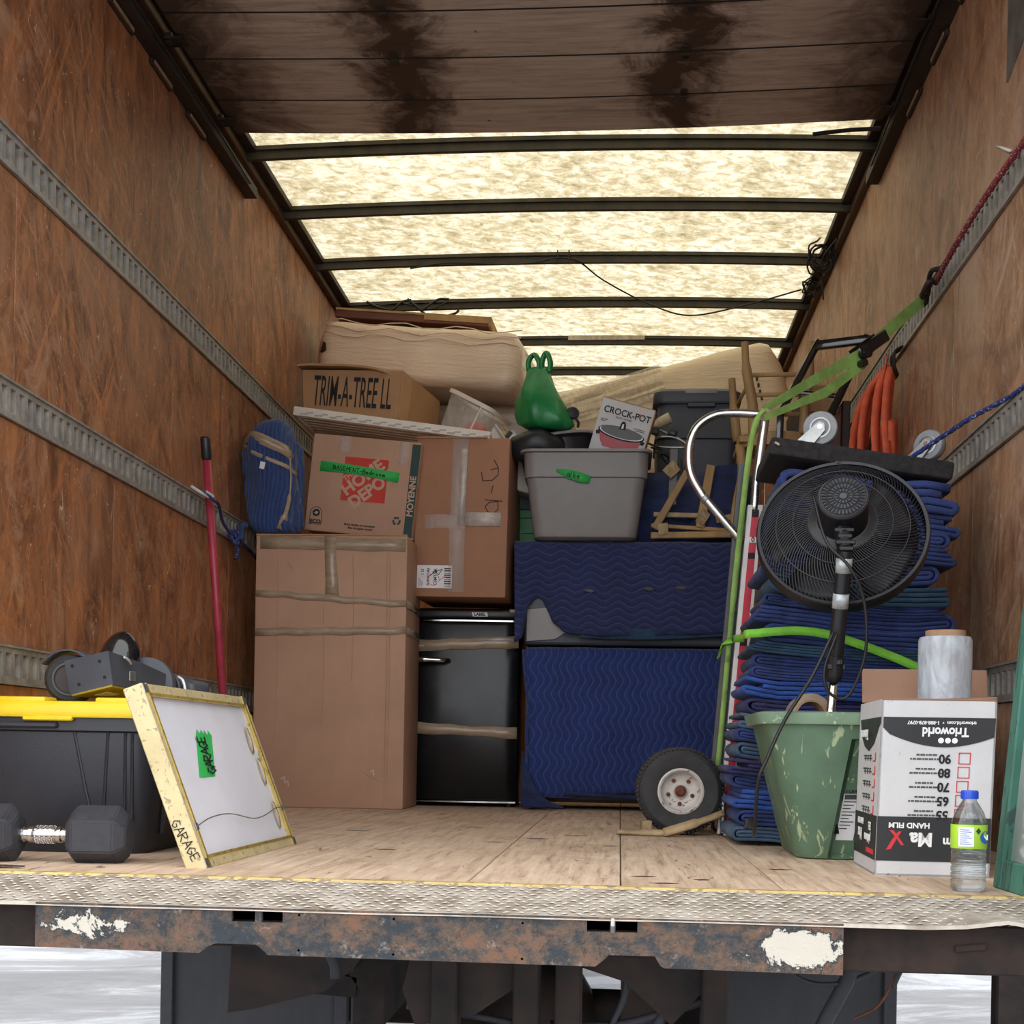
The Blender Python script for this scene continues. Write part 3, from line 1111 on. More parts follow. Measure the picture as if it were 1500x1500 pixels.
for hx_ in (-0.78, 0.18):
    for y in ends[4:-1]:
        bm = BM()
        x = hx_ + random.uniform(-.01, .01)
        z0 = 2.526
        bb(bm, x - 0.012, x + 0.012, y - 0.045, y + 0.045, z0 - 0.004, z0)
        tube(bm, [(x - 0.016, y, z0 - 0.006), (x + 0.016, y, z0 - 0.006)], 0.005, 6)
        obj('hinge', bm, 'rail', door)
for y in (3.2, 3.75, 4.33, 4.9):
    for s, x in ((-1, -1.478), (1, 0.905)):
        bm = BM()
        z0 = 2.53
        lathe(bm, [(0.006, -0.03), (0.02, -0.03), (0.02, -0.012), (0.006, -0.012), (0.006, 0.02)], 12, axis_mat((x, y, z0), (-s, 0, 0)))
        bb(bm, x - 0.03, x + 0.03, y - 0.03, y + 0.03, z0 - 0.012, z0 - 0.006)
        obj('roller', bm, 'rail', door)
for nm, X, d, z0, ye in (('trim_5', XL, 1, 2.452, 5.42), ('trim_6', XR, -1, 2.485, 5.45)):
    t = empty_structure(nm)
    bm = BM()
    prof = [(0.0, 0.06), (0.008, 0.06), (0.008, 0.008), (0.042, 0.008), (0.042, 0.04), (0.048, 0.04), (0.048, 0.0), (0.0, 0.0)]
    loft(bm, [[(X + d * a, y, z0 + b) for a, b in prof] for y in (Y0 + 0.02, ye - 0.05, ye)])
    obj('door_track', bm, 'rail', t)
    for y in (2.9, 3.3, 3.7, 4.02, 4.38, 4.75):
        bm = BM()
        bb(bm, min(X, X + d * 0.014), max(X, X + d * 0.014), y - 0.10, y + 0.10, z0 - 0.022, z0 - 0.002, 0.004, 1)
        obj('timber_packing', bm, 'rail', t)
        bm = BM()
        bb(bm, min(X + d * 0.014, X + d * 0.018), max(X + d * 0.014, X + d * 0.018), y - 0.085, y + 0.085, z0 - 0.018, z0 - 0.006, 0.001, 1)
        obj('worn_edge', bm, 'core', t)
    bm = BM()
    tube(bm, smooth_path([(X + d * 0.055, Y0 + 0.2, z0 + 0.02), (X + d * 0.058, 3.6, z0 + 0.012), (X + d * 0.056, 4.7, z0 + 0.022), (X + d * 0.054, 5.3, z0 + 0.012)], 6), 0.004, 6)
    obj('lift_cable', bm, 'cable', t)
bm = BM()
tube(bm, [(0.90, 5.03, 2.515), (0.80, 5.035, 2.515), (0.70, 5.04, 2.508), (0.66, 5.04, 2.503)], 0.008, 6)
obj('latch_rod', bm, 'rail', door)

# ---- ground: snowy yard, a low snow bank
bm = BM()


def gz(u, v):
    x, y = -30 + 60 * u, -22 + 60 * v
    bank = max(0, min(1, (y - 9.2 + 0.25 * (x + 3)) / 1.5)) * (0.16 + 0.06 * nz(x, y, 0, 0.9)) if x < 2 else 0.0
    return Vector((x, y, -1.15 + bank * max(0, min(1, (2 - x) / 2)) + 0.012 * nz(x, y, 3, 1.3)))


grid(bm, gz, 120, 120)
gr = structure(obj('ground', bm, 'snow', None, True))


# ================================================================ UNDERNEATH: chassis parts, mud flaps, tyres
ch = thing('truck_chassis', 'black rusty truck chassis under the wooden deck behind the bumper', 'chassis', (0, 2.6, -0.3))


def w2(P, o=(0, 2.6, -0.3)):
    return (P[0] - o[0], P[1] - o[1], P[2] - o[2])


def chobj(name, fn, mat='chassis', smooth=False):
    b = BM()
    fn(b)
    bmesh.ops.translate(b, verts=b.verts[:], vec=(0, -2.6, 0.3))
    return obj(name, b, mat, ch, smooth)


for x in (-0.62, 0.06):
    chobj('frame_rail', lambda b, x=x: (bb(b, x - 0.045, x + 0.045, 3.4, 9, -0.46, -0.24, 0.006, 1), bb(b, x - 0.06, x + 0.06, 3.4, 9, -0.25, -0.235)))
for y in (2.75, 4.3, 6.5):
    chobj('cross_member', lambda b, y=y: bb(b, -1.45, 0.9, y - 0.04, y + 0.04, -0.15, -0.075, 0.005, 1))
for x in [XL + 0.1, -1.2, -0.9, 0.4, 0.7, XR - 0.06]:
    chobj('floor_joist', lambda b, x=x: bb(b, x - 0.02, x + 0.02, 2.45, 9, -0.13, -0.062))


def hanger(b):
    prism(b, [(-0.85, -0.13), (-0.50, -0.13), (-0.58, -0.25), (-0.64, -0.30), (-0.80, -0.345), (-0.86, -0.355)], 0.02, None, 'XZ', 3.0)


chobj('hitch_plate', hanger)


def tow(b):
    prism(b, [(-0.43, -0.16), (-0.16, -0.16), (-0.20, -0.26), (-0.30, -0.33), (-0.43, -0.36), (-0.46, -0.28)], 0.025, None, 'XZ', 2.95)
    prism(b, [(-0.08, -0.16), (0.20, -0.16), (0.20, -0.25), (0.12, -0.34), (0.02, -0.25), (-0.08, -0.22)], 0.025, None, 'XZ', 2.95)


chobj('gusset_plate', tow)
for x in (-0.365, -0.19, -0.10, 0.21):
    chobj('support_post', lambda b, x=x: bb(b, x - 0.028, x + 0.028, 2.9, 2.98, -0.85, -0.13, 0.004, 1))
chobj('brace', lambda b: (box(b, (-0.555, 3.3, -0.27), (0.20, 0.03, 0.05), (0, rad(-38), 0)), box(b, (-0.70, 3.3, -0.34), (0.14, 0.03, 0.05), (0, rad(4), 0))))
chobj('axle_tube', lambda b: (tube(b, [(-1.5, 5.0, -0.70), (-0.5, 5.0, -0.70), (0.95, 5.0, -0.70)], 0.075, 14),
                              lathe(b, [(0.02, -0.16), (0.13, -0.13), (0.20, -0.02), (0.20, 0.06), (0.13, 0.16), (0.05, 0.22)], 18, axis_mat((-0.27, 4.95, -0.70), (0, -1, 0)))), 'chassis', 'auto')
for x in (-0.62, 0.06):
    chobj('leaf_spring', lambda b, x=x: [strap(b, [(x, 4.1 + 0.12 * k, -0.50), (x, 4.6 + 0.06 * k, -0.60 + 0.012 * k), (x, 5.0, -0.615 + 0.012 * k), (x, 5.4 - 0.06 * k, -0.60 + 0.012 * k), (x, 5.9 - 0.12 * k, -0.50)], (1, 0, 0), 0.07, 0.01) for k in range(4)])
for pts, r in (([(-0.46, 3.0, -0.33), (-0.30, 2.98, -0.345), (-0.22, 2.97, -0.355)], 0.008), ([(-0.14, 2.97, -0.355), (0.0, 2.96, -0.35), (0.13, 2.95, -0.31), (0.24, 2.95, -0.27)], 0.010),
               ([(0.03, 2.95, -0.17), (0.02, 2.95, -0.28), (-0.01, 2.95, -0.36), (-0.02, 2.95, -0.45)], 0.007), ([(0.13, 2.95, -0.28), (0.08, 2.94, -0.36), (0.05, 2.94, -0.42)], 0.012),
               ([(0.255, 2.8, -0.10), (0.33, 2.8, -0.185), (0.42, 2.8, -0.19), (0.52, 2.8, -0.15), (0.56, 2.8, -0.11)], 0.009),
               ([(0.30, 2.8, -0.12), (0.36, 2.8, -0.205), (0.44, 2.8, -0.22), (0.53, 2.8, -0.185), (0.60, 2.8, -0.12)], 0.005),
               ([(0.50, 2.8, -0.10), (0.47, 2.8, -0.20), (0.41, 2.82, -0.34), (0.38, 2.82, -0.50)], 0.016),
               ([(0.60, 2.75, -0.11), (0.57, 2.75, -0.16), (0.545, 2.75, -0.215)], 0.006),
               ([(0.70, 2.7, -0.12), (0.80, 2.7, -0.135), (0.88, 2.7, -0.13), (0.915, 2.7, -0.155)], 0.007),
               ([(-0.68, 2.8, -0.11), (-0.62, 2.8, -0.155), (-0.585, 2.8, -0.205), (-0.58, 2.8, -0.24)], 0.012)):
    chobj('hose', lambda b, pts=pts, r=r: tube(b, smooth_path(pts, 6), r, 8), 'rubber', True)
chobj('red_wire', lambda b: tube(b, smooth_path([(0.585, 2.75, -0.11), (0.55, 2.75, -0.19), (0.52, 2.75, -0.25), (0.47, 2.75, -0.28)], 6), 0.0025, 6), 'rust', True)['label'] = 'thin reddish wire'

for x0, x1, lab in ((-1.425, -0.83, 'grey rubber mud flap under the left side of the truck'), (0.275, 0.845, 'grey rubber mud flap under the right side of the truck')):
    t = thing('mud_flap', lab, 'mud flap', ((x0 + x1) / 2, 4.2, -1.02), (0, 0, 0), 'mud flaps behind the bumper')
    hw = (x1 - x0) / 2
    bm = BM()
    grid(bm, lambda u, v: Vector((-hw + 2 * hw * u, 0.012 * sin(pi * v) + 0.004 * nz(u * 4, v * 4, x0), 0.80 * v)), 10, 10)
    thicken(obj('rubber_sheet', bm, 'flap', t, True), 0.008)
    for s in (-1, 1):
        bm = BM()
        bb(bm, s * hw - 0.02 * (1 + s), s * hw + 0.02 * (1 - s), -0.012, -0.004, 0.0, 0.80, 0.003, 1)
        obj('edge_rib', bm, 'rubber', t)
    bm = BM()
    bb(bm, -hw - 0.01, hw + 0.01, -0.012, 0.02, 0.78, 0.83, 0.004, 1)
    obj('hanger_bar', bm, 'chassis', t)


def wheel_dual(x, lab):
    t = thing('rear_tyre', lab, 'tyre', (x, 5.0, -1.15), (0, 0, 0), 'rear tyres behind the mud flaps')
    for dx in (-0.13, 0.13):
        bm = BM()
        prof = [(0.24, -0.10), (0.36, -0.115), (0.43, -0.10), (0.445, -0.06), (0.445, 0.06), (0.43, 0.10), (0.36, 0.115), (0.24, 0.10)]
        lathe(bm, prof, 32, axis_mat((dx, 0, 0.45), (1, 0, 0)), False)
        obj('tyre', bm, 'rubber', t, 'auto')
        bm = BM()
        lathe(bm, [(0.245, -0.09), (0.20, -0.05), (0.08, -0.03), (0.08, 0.03), (0.20, 0.05), (0.245, 0.09)], 24, axis_mat((dx, 0, 0.45), (1, 0, 0)))
        obj('wheel_rim', bm, 'chassis', t, 'auto')
    return t


wheel_dual(-1.20, 'black double rear tyre behind the left mud flap')
wheel_dual(0.62, 'black double rear tyre behind the right mud flap')
t = thing('bumper_bracket', 'black steel bracket hanging below the right end of the bumper', 'bracket', (1.15, 3.9, -0.95))
bm = BM()
bb(bm, -0.10, 0.02, -0.03, 0.03, 0, 0.80, 0.006, 1)
obj('web_plate', bm, 'chassis', t)
bm = BM()
bb(bm, 0.02, 0.16, -0.05, 0.05, 0, 0.80, 0.006, 1)
obj('flange', bm, 'chassis', t)
# ================================================================ CARTONS, FRIDGE AND WRAPPED FURNITURE
def carton_body(t, w_, d_, h_, mat, name='carton', bev=0.006):
    bm = BM()
    bb(bm, -w_ / 2, w_ / 2, 0, d_, 0, h_, bev, 2)
    for v in bm.verts:          # boards bow a little
        k = sin(pi * (v.co.z / h_)) * 0.004
        v.co.x += k * (1 if v.co.x > 0 else -1)
    return obj(name, bm, mat, t, 'auto')


def tape(t, mat, pts, wdir, width, name='tape', th=0.0008):
    bm = BM()
    strap(bm, pts, wdir, width, th)
    return obj(name, bm, mat, t, True)


def wav(x0, z0, x1, z1, y=-0.0016, n=8, amp=0.002):
    return [(x0 + (x1 - x0) * k / n, y - 0.0006 * (k % 2), z0 + (z1 - z0) * k / n + amp * sin(k * 2.3 + x0 * 30)) for k in range(n + 1)]


# ---- tall carton standing on the deck
t = thing('tall_carton', 'tall plain cardboard carton taped with brown bands, standing on the deck beside the fridge', 'box', (-1.146, 5.30, 0.0))
carton_body(t, 0.604, 0.36, 1.075, 'card')
for x, z0, z1 in ((-0.212, 0.05, 1.02), (-0.025, 0.30, 0.80), (0.236, 0.02, 1.02), (0.09, 0.5, 1.0), (0.225, 0.02, 1.02)):
    bm = BM()
    tube(bm, [(x, -0.0005, z0), (x + 0.004, -0.0015, (z0 + z1) / 2), (x - 0.002, -0.0005, z1)], 0.0022, 6)
    obj('crease', bm, 'card', t)
bm = BM()
bb(bm, -0.302, 0.302, -0.004, 0.0, 1.072, 1.078, 0.001, 1)
obj('top_flap_edge', bm, 'card3', t)
tape(t, 'tape_tan', wav(-0.285, 1.045, 0.296, 1.035), (0, 0, 1), 0.05)
tape(t, 'tape_tan', [(-0.005, -0.003, 1.07), (-0.002, -0.003, 0.98), (0.005, -0.0025, 0.885), (0.006, -0.0022, 0.835)], (1, 0, 0), [0.045, 0.045, 0.05, 0.055])
tape(t, 'tape_tan', wav(-0.298, 0.845, 0.300, 0.805, -0.0035, 10, 0.004), (0, 0, 1), 0.026)
tape(t, 'tape_tan', wav(-0.300, 0.690, 0.300, 0.702, -0.0035, 10, 0.003), (0, 0, 1), 0.030)
tape(t, 'tape_tan', [(0.3045, 0.0, 0.805), (0.3055, 0.18, 0.81), (0.3045, 0.36, 0.80)], (0, 0, 1), 0.03)
tape(t, 'tape_tan', [(0.3045, 0.0, 0.702), (0.3055, 0.18, 0.705), (0.3045, 0.36, 0.70)], (0, 0, 1), 0.03)
for x, z in ((-0.185, 0.11), (-0.17, 0.095), (0.17, 0.145)):
    bm = BM()
    strap(bm, [(x, -0.0012, z), (x + 0.012, -0.0012, z + 0.01), (x + 0.016, -0.0012, z - 0.012)], (0, 0, 1), 0.005, 0.0006)
    obj('scuff', bm, 'tape_white', t)
bm = BM()
tube(bm, [(0.13, -0.0005, 0.155), (0.17, -0.0012, 0.125), (0.215, -0.0005, 0.108)], 0.0018, 6)
obj('dent', bm, 'card', t)

# ---- printed moving carton with green tape
TH = rad(5.2)
t = thing('moving_carton', 'tan moving carton with a red square print and green tape strip, on the tall carton', 'box', (-1.082, 5.50, 1.112), (0, TH, 0))
t.scale = (1.04, 1, 1.04)
carton_body(t, 0.430, 0.36, 0.378, 'card', 'carton')
y = -0.0012
quad_patch('red_square', t, 'cardprint', [(-0.083, 0.125), (0.093, 0.127), (0.093, 0.297), (-0.080, 0.297)], 0.0006, 'XZ', y)
c0, dn = Vector((0.005, y - 0.0008, 0.211)), Vector((0.656, 0, -0.755))
text(t, 'THE', 0.026, c0 - dn * 0.052 + Vector((-0.03, 0, -0.028)), 'tanink', 'front', -rad(41), 1.0, 0.0008)
text(t, 'HOME', 0.064, c0 - dn * 0.012, 'tanink', 'front', -rad(41), 1.05, 0.0026)
text(t, 'DEPOT', 0.064, c0 + dn * 0.046, 'tanink', 'front', -rad(41), 0.98, 0.0026)
quad_patch('green_band', t, 'cardgreen', [(0.180, 0.004), (0.213, 0.004), (0.213, 0.368), (0.180, 0.368)], 0.0006, 'XZ', y)
text(t, 'MOYENNE', 0.034, (0.197, y - 0.0008, 0.165), 'tanink', 'front', -pi / 2, 0.98, 0.001)
tape(t, 'tape_green', [(-0.176, -0.0032, 0.252), (-0.06, -0.0045, 0.249), (0.06, -0.0042, 0.240), (0.140, -0.0034, 0.232)], (0, 0, 1), [0.040, 0.036, 0.036, 0.040], 'tape', 0.0006)
hand(t, 'BASEMENT-Bedroom', 0.0165, (-0.018, -0.0056, 0.2445), 0.0028, 'front', rad(3.5), 'ink', 0.80)
# recycled-fibre badge, recycling arrows and two small printed lines
bm = BM()
pts = [(-0.196 + a, b) for a, b in ((0, 0.022), (0.046, 0.022), (0.046, 0.072), (0.038, 0.086), (0.023, 0.091), (0.008, 0.086), (0, 0.072))]
for (a, b) in zip(pts, pts[1:] + pts[:1]):
    tube(bm, [(a[0], y, a[1]), (b[0], y, b[1])], 0.0011, 4)
obj('badge_outline', bm, 'ink', t)
bm = BM()
prism(bm, [(-0.184, 0.056), (-0.172, 0.052), (-0.160, 0.058), (-0.158, 0.072), (-0.166, 0.082), (-0.180, 0.080), (-0.188, 0.070)], 0.0006, None, 'XZ', y)
obj('badge_leaf', bm, 'ink', t)
bm = BM()
prism(bm, [(-0.181, 0.066), (-0.170, 0.060), (-0.164, 0.070), (-0.172, 0.074)], 0.0004, None, 'XZ', y - 0.0008)
obj('badge_cut', bm, 'tanink', t)
text(t, 'ECO', 0.021, (-0.173, y - 0.0006, 0.032), 'ink', 'front', 0, 1.0, 0.001)
for k in range(3):
    bm = BM()
    a0 = rad(90 + 120 * k)
    pp = [(0.148 + 0.013 * cos(a0 + s), y, 0.064 + 0.013 * sin(a0 + s)) for s in (-0.75, -0.4, 0, 0.4)]
    strap(bm, pp, [(q[0] - 0.148, 0, q[2] - 0.064) for q in pp], 0.007, 0.0006)
    a1 = a0 + 0.4
    c1 = Vector((0.148 + 0.013 * cos(a1), 0, 0.064 + 0.013 * sin(a1)))
    tg, nn = Vector((-sin(a1), 0, cos(a1))), Vector((cos(a1), 0, sin(a1)))
    tri = [c1 + nn * 0.007, c1 + tg * 0.008, c1 - nn * 0.007]
    prism(bm, [(p.x, p.z) for p in tri], 0.0006, None, 'XZ', y)
    obj('recycling_arrow', bm, 'cardgreen', t)
text(t, 'Boite, feuilles et contenants', 0.0115, (0.004, y - 0.0003, 0.033), 'ink', 'front', 0, 0.95, 0.0003)
text(t, 'faite de papier recycle', 0.0115, (0.008, y - 0.0003, 0.020), 'ink', 'front', 0, 0.95, 0.0003)
tape(t, 'tape_clear', [(0.15, -0.002, 0.376), (0.152, -0.002, 0.33), (0.150, -0.002, 0.285)], (1, 0, 0), 0.042)
tape(t, 'tape_clear', [(-0.085, -0.002, 0.376), (-0.085, -0.002, 0.34), (-0.087, -0.002, 0.31)], (1, 0, 0), 0.045)
bm = BM()
bb(bm, -0.215, 0.222, -0.004, 0.0, -0.004, 0.003, 0.001, 1)
obj('bottom_flap_edge', bm, 'card3', t)

# ---- brown carton standing on the fridge
t = thing('brown_carton', 'upright brown carton with whitish tape and a shipping label, on the black fridge', 'box', (-0.668, 5.54, 0.862), (0, rad(0.8), rad(-3)))
carton_body(t, 0.385, 0.44, 0.650, 'card2', 'carton')
tape(t, 'tape_clear', [(-0.010, -0.003, 0.648), (-0.012, -0.0035, 0.45), (-0.014, -0.0035, 0.25), (-0.012, -0.003, 0.02)], (1, 0, 0), 0.065)
tape(t, 'tape_white', [(0.004, -0.0048, 0.605), (0.004, -0.0052, 0.50), (0.002, -0.0052, 0.40), (0.001, -0.0048, 0.295)], (1, 0, 0), [0.030, 0.030, 0.026, 0.028])
tape(t, 'tape_clear', [(-0.150, -0.004, 0.305), (-0.08, -0.0045, 0.31), (0.0, -0.0045, 0.30)], (0, 0, 1), 0.058)
tape(t, 'tape_white', [(0.018, -0.005, 0.318), (0.09, -0.0056, 0.318), (0.165, -0.005, 0.318)], (0, 0, 1), 0.056)
bm = BM()
bb(bm, -0.192, 0.10, -0.006, 0.002, 0.648, 0.654, 0.001, 1)
obj('top_flap_edge', bm, 'card3', t)
# marker letters, turned on their side
strokes(t, [[(0.085, 0.475), (0.125, 0.478), (0.148, 0.500), (0.148, 0.528), (0.130, 0.560)], [(0.085, 0.475), (0.079, 0.510)], [(0.118, 0.520), (0.148, 0.528)],
            [(0.128, 0.455), (0.122, 0.425)], [(0.098, 0.398), (0.168, 0.392)], [(0.150, 0.392), (0.115, 0.388), (0.098, 0.370), (0.110, 0.348), (0.135, 0.342), (0.152, 0.360), (0.150, 0.392)]], (0, -0.0022, 0), 0.0034)
lb = quad_patch('shipping_label', t, 'paper', [(-0.175, 0.035), (-0.030, 0.035), (-0.030, 0.128), (-0.175, 0.128)], 0.0006, 'XZ', -0.0022)
bm = BM()
for k in range(9):
    z = 0.042 + 0.0088 * k
    bb(bm, -0.062, -0.034, -0.0036, -0.0028, z, z + (0.005 if k % 3 else 0.0028))
obj('barcode', bm, 'ink', lb)
for x, s, sz in ((-0.128, 'FURNITURE', 0.0145), (-0.098, 'CSMT BR', 0.018)):
    text(lb, s, sz, (x, -0.0030, 0.081), 'ink', 'front', -pi / 2, 0.95, 0.0004)
text(lb, '1 32', 0.014, (-0.152, -0.0030, 0.100), 'ink', 'front', -pi / 2, 1, 0.0004)
bm = BM()
for k in range(3):
    bb(bm, -0.166 + 0.006 * k, -0.1645 + 0.006 * k, -0.0034, -0.0028, 0.042, 0.075 - 0.006 * k)
obj('small_print', bm, 'ink', lb)
strokes(lb, [[(-0.118 + 0.024 * cos(a), 0.070 + 0.024 * sin(a)) for a in [k * 0.45 for k in range(13)]], [(-0.10, 0.06), (-0.075, 0.082), (-0.06, 0.075)]], (0.012, -0.0038, 0), 0.0022, 'redprint')
strokes(lb, [[(-0.12, 0.085), (-0.10, 0.105), (-0.085, 0.09), (-0.07, 0.112), (-0.11, 0.10)]], (0.0, -0.0040, 0), 0.0026, 'ink')

# ---- fridge
t = thing('mini_fridge', 'glossy black retro mini fridge with chrome trim and tape across its door', 'fridge', (-0.668, 5.72, 0.0), (0, 0, rad(0)))
bm = BM()
bb(bm, -0.235, 0.235, 0.035, 0.50, 0.012, 0.828, 0.010, 2)
obj('cabinet', bm, 'fr_side', t, 'auto')
bm = BM()
box(bm, (0, 0.05, 0.812), (0.470, 0.12, 0.046), None, 0.014, 3)
obj('top_cap', bm, 'fr_side', t, 'auto')
bm = BM()
rings = []
for k in range(17):       # a door that bulges gently
    u = -1 + 2 * k / 16
    x = 0.232 * u
    yb = 0.030
    yf = -0.010 - 0.014 * (1 - u * u) + (0.012 if abs(u) == 1 else 0)
    rings.append([(x, yb, 0.030), (x, yf + 0.004, 0.030), (x, yf, 0.040), (x, yf, 0.762), (x, yf + 0.006, 0.775), (x, yb, 0.778)])
loft(bm, rings)
dr = obj('door', bm, 'fr_black', t, 'auto')
for z0, z1 in ((0.776, 0.786), (0.016, 0.026)):
    bm = BM()
    rings = []
    for k in range(13):
        u = -1 + 2 * k / 12
        x, yf = 0.234 * u, -0.014 - 0.014 * (1 - u * u)
        rings.append([(x, 0.0, z0), (x, yf, z0 + 0.002), (x, yf, z1 - 0.002), (x, 0.0, z1)])
    loft(bm, rings)
    obj('chrome_trim', bm, 'chrome', t, 'auto')
bm = BM()
tube(bm, smooth_path([(-0.212, -0.016, 0.612), (-0.205, -0.050, 0.614), (-0.15, -0.058, 0.614), (-0.085, -0.052, 0.612), (-0.055, -0.024, 0.611)], 5), [0.016] * 6 + [0.014] * 5 + [0.011] * 10, 10)
obj('handle', bm, 'chrome', dr, True)
quad_patch('name_tag', t, 'whiteprint', [(0.042, 0.800), (0.105, 0.800), (0.102, 0.818), (0.036, 0.818)], 0.0006, 'XZ', -0.0105)
text(t, 'LABEL', 0.017, (0.071, -0.0114, 0.809), 'ink', 'front', 0, 1.05, 0.0007)


def door_tape(z0, z1, wd_):
    pts = []
    for k in range(11):
        u = -1 + 2 * k / 10
        pts.append((0.236 * u, -0.0125 - 0.014 * (1 - u * u), z0 + (z1 - z0) * k / 10 + 0.002 * sin(k * 1.9)))
    tape(t, 'tape_tan', pts, (0, 0, 1), wd_)


door_tape(0.672, 0.694, [0.050, 0.05, 0.048, 0.046, 0.046, 0.044, 0.046, 0.048, 0.050, 0.052, 0.05])
door_tape(0.330, 0.312, [0.050, 0.05, 0.048, 0.046, 0.044, 0.040, 0.038, 0.04, 0.044, 0.048, 0.05])
tape(t, 'tape_white', [(-0.236, -0.014, 0.668), (-0.20, -0.020, 0.672), (-0.16, -0.024, 0.675)], (0, 0, 1), [0.02, 0.012, 0.004])
tape(t, 'tape_white', [(0.08, -0.027, 0.700), (0.16, -0.024, 0.704), (0.236, -0.0145, 0.702)], (0, 0, 1), [0.004, 0.012, 0.008])
for sx in (-1, 1):
    for yy in (0.06, 0.44):
        bm = BM()
        lathe(bm, [(0.016, 0), (0.016, 0.012)], 12, Matrix.Translation((sx * 0.2, yy, 0)))
        obj('foot', bm, 'black_plastic', t)
bm = BM()
box(bm, (0.215, -0.008, 0.824), (0.04, 0.02, 0.018), None, 0.006, 2)
obj('hinge_cover', bm, 'tape_tan', t)

# ---- two pieces of furniture wrapped in navy quilts
t = thing('wrapped_dresser', 'low dresser wrapped in a dark navy quilted blanket, standing behind the hand truck wheel', 'wrapped furniture', (0.008, 5.60, 0.0))
bm = BM()
bb(bm, -0.385, 0.40, 0.03, 0.5, 0.03, 0.655, 0.015, 2)
obj('dresser', bm, 'wood_dark', t)


def lower(u, v):
    x = -0.400 + 0.82 * u
    if v < 0.22:
        s = v / 0.22
        return Vector((x, 0.45 * (1 - s), 0.664 + 0.004 * nz(x, v, 1, 9)))
    s = (v - 0.22) / 0.78
    z = 0.660 - (0.600 + 0.012 * sin(u * 9)) * s
    yy = -0.002 - 0.012 * sin(pi * s) + 0.010 * nz(x * 1.3, z * 0.6, 5, 5) + 0.006 * sin(14 * u + 2 * s) * s
    return Vector((x + 0.008 * sin(3 * s), yy, z))


bm = BM()
grid(bm, lower, 44, 34)
thicken(obj('quilt_front', bm, 'navy_v', t, True), 0.010)


def lside(u, v):
    s = v
    z = 0.655 - 0.648 * s
    x = -0.408 + 0.012 * nz(0, z, u, 6) + 0.035 * (s ** 3) * (1 - u) + 0.03 * u * s
    return Vector((x + 0.01 * sin(5 * s), -0.014 + 0.46 * (1 - u) ** 1.5 - 0.03 * s * u, z))


bm = BM()
grid(bm, lside, 14, 26)
thicken(obj('quilt_side', bm, 'navy_v', t, True), 0.010)
bm = BM()


def flap(u, v):
    # corner of the quilt that spills on to the deck
    x = -0.405 + 0.175 * u * (0.25 + 0.75 * v)
    z = 0.23 * (1 - v) * (1 - 0.85 * u) + 0.010 + 0.012 * sin(pi * u) * (1 - v)
    return Vector((x, -0.036 - 0.03 * v - 0.012 * sin(3 * u), z))


grid(bm, flap, 12, 12)
thicken(obj('quilt_corner', bm, 'navy_plain', t, True), 0.010)
bm = BM()
tube(bm, smooth_path([(-0.235, -0.02, 0.068), (0.0, -0.012, 0.058), (0.2, -0.012, 0.05), (0.41, -0.008, 0.055)], 5), 0.008, 6)
obj('quilt_hem', bm, 'navy_plain', t, True)

t = thing('wrapped_cabinet', 'navy quilt draped over the grey cabinet that carries the grey tote', 'wrapped furniture', (0.008, 5.60, 0.672))
bm = BM()
bb(bm, -0.41, 0.46, 0.03, 0.62, 0.006, 0.415, 0.012, 2)
obj('cabinet', bm, 'dark_plastic', t)
bm = BM()
prism(bm, [(-0.40, 0.02), (-0.28, 0.03), (-0.245, 0.055), (-0.20, 0.07), (-0.17, 0.10), (-0.30, 0.16), (-0.40, 0.15)], 0.012, None, 'XZ', 0.03)
obj('side_panel', bm, 'grey_plastic', t)


def zb(u):
    pts = [(0, 0.015), (0.03, 0.03), (0.05, 0.17), (0.09, 0.21), (0.13, 0.19), (0.17, 0.10), (0.24, 0.055), (0.40, 0.045), (0.6, 0.05), (0.8, 0.055), (1, 0.065)]
    for (a, b), (c, d) in zip(pts[:-1], pts[1:]):
        if u <= c:
            k = (u - a) / (c - a)
            k = k * k * (3 - 2 * k)
            return b + (d - b) * k
    return pts[-1][1]


def upper(u, v):
    x = -0.455 + 0.925 * u
    if v < 0.25:
        s = v / 0.25
        return Vector((x, 0.6 * (1 - s), 0.430 + 0.006 * nz(x, s, 2, 7)))
    s = (v - 0.25) / 0.75
    zz = 0.425 + (zb(u) - 0.425) * s
    yy = -0.004 - 0.022 * s + 0.016 * nz(x, zz * 0.7, 9, 5) + (0.05 * math.exp(-((u - 0.11) / 0.06) ** 2) * s) - 0.04 * math.exp(-((u - 0.01) / 0.03) ** 2) * s
    return Vector((x + 0.012 * s * (1 - 2 * u), yy, zz))


bm = BM()
grid(bm, upper, 60, 30)
thicken(obj('quilt', bm, 'navy_h', t, True), 0.010)
bm = BM()
tube(bm, [Vector((upper(k / 40, 1.0))) for k in range(41)], 0.007, 6)
obj('quilt_hem', bm, 'navy_plain', t, True)


def under(u, v):
    x = -0.18 + 0.64 * u
    return Vector((x, -0.02 + 0.012 * nz(x, v, 3, 6), 0.062 + 0.02 * u - (0.030 + 0.012 * sin(pi * u)) * v))


bm = BM()
grid(bm, under, 24, 6)
thicken(obj('quilt_fold', bm, FLEECE[5], t, True), 0.012)
bm = BM()
prism(bm, [(0.40, 0.10), (0.465, 0.24), (0.47, 0.10), (0.44, 0.075)], 0.02, None, 'XZ', -0.03)
obj('quilt_tail', bm, 'navy_plain', t)
for x, z in ((-0.145, 0.225), (0.095, 0.235), (0.225, 0.24)):
    bm = BM()
    prism(bm, [(x - 0.022, z), (x - 0.008, z + 0.007), (x + 0.012, z + 0.005), (x + 0.024, z - 0.002), (x + 0.006, z - 0.009)], 0.0012, None, 'XZ', -0.030)
    obj('oil_stain', bm, 'wood_dark', t)

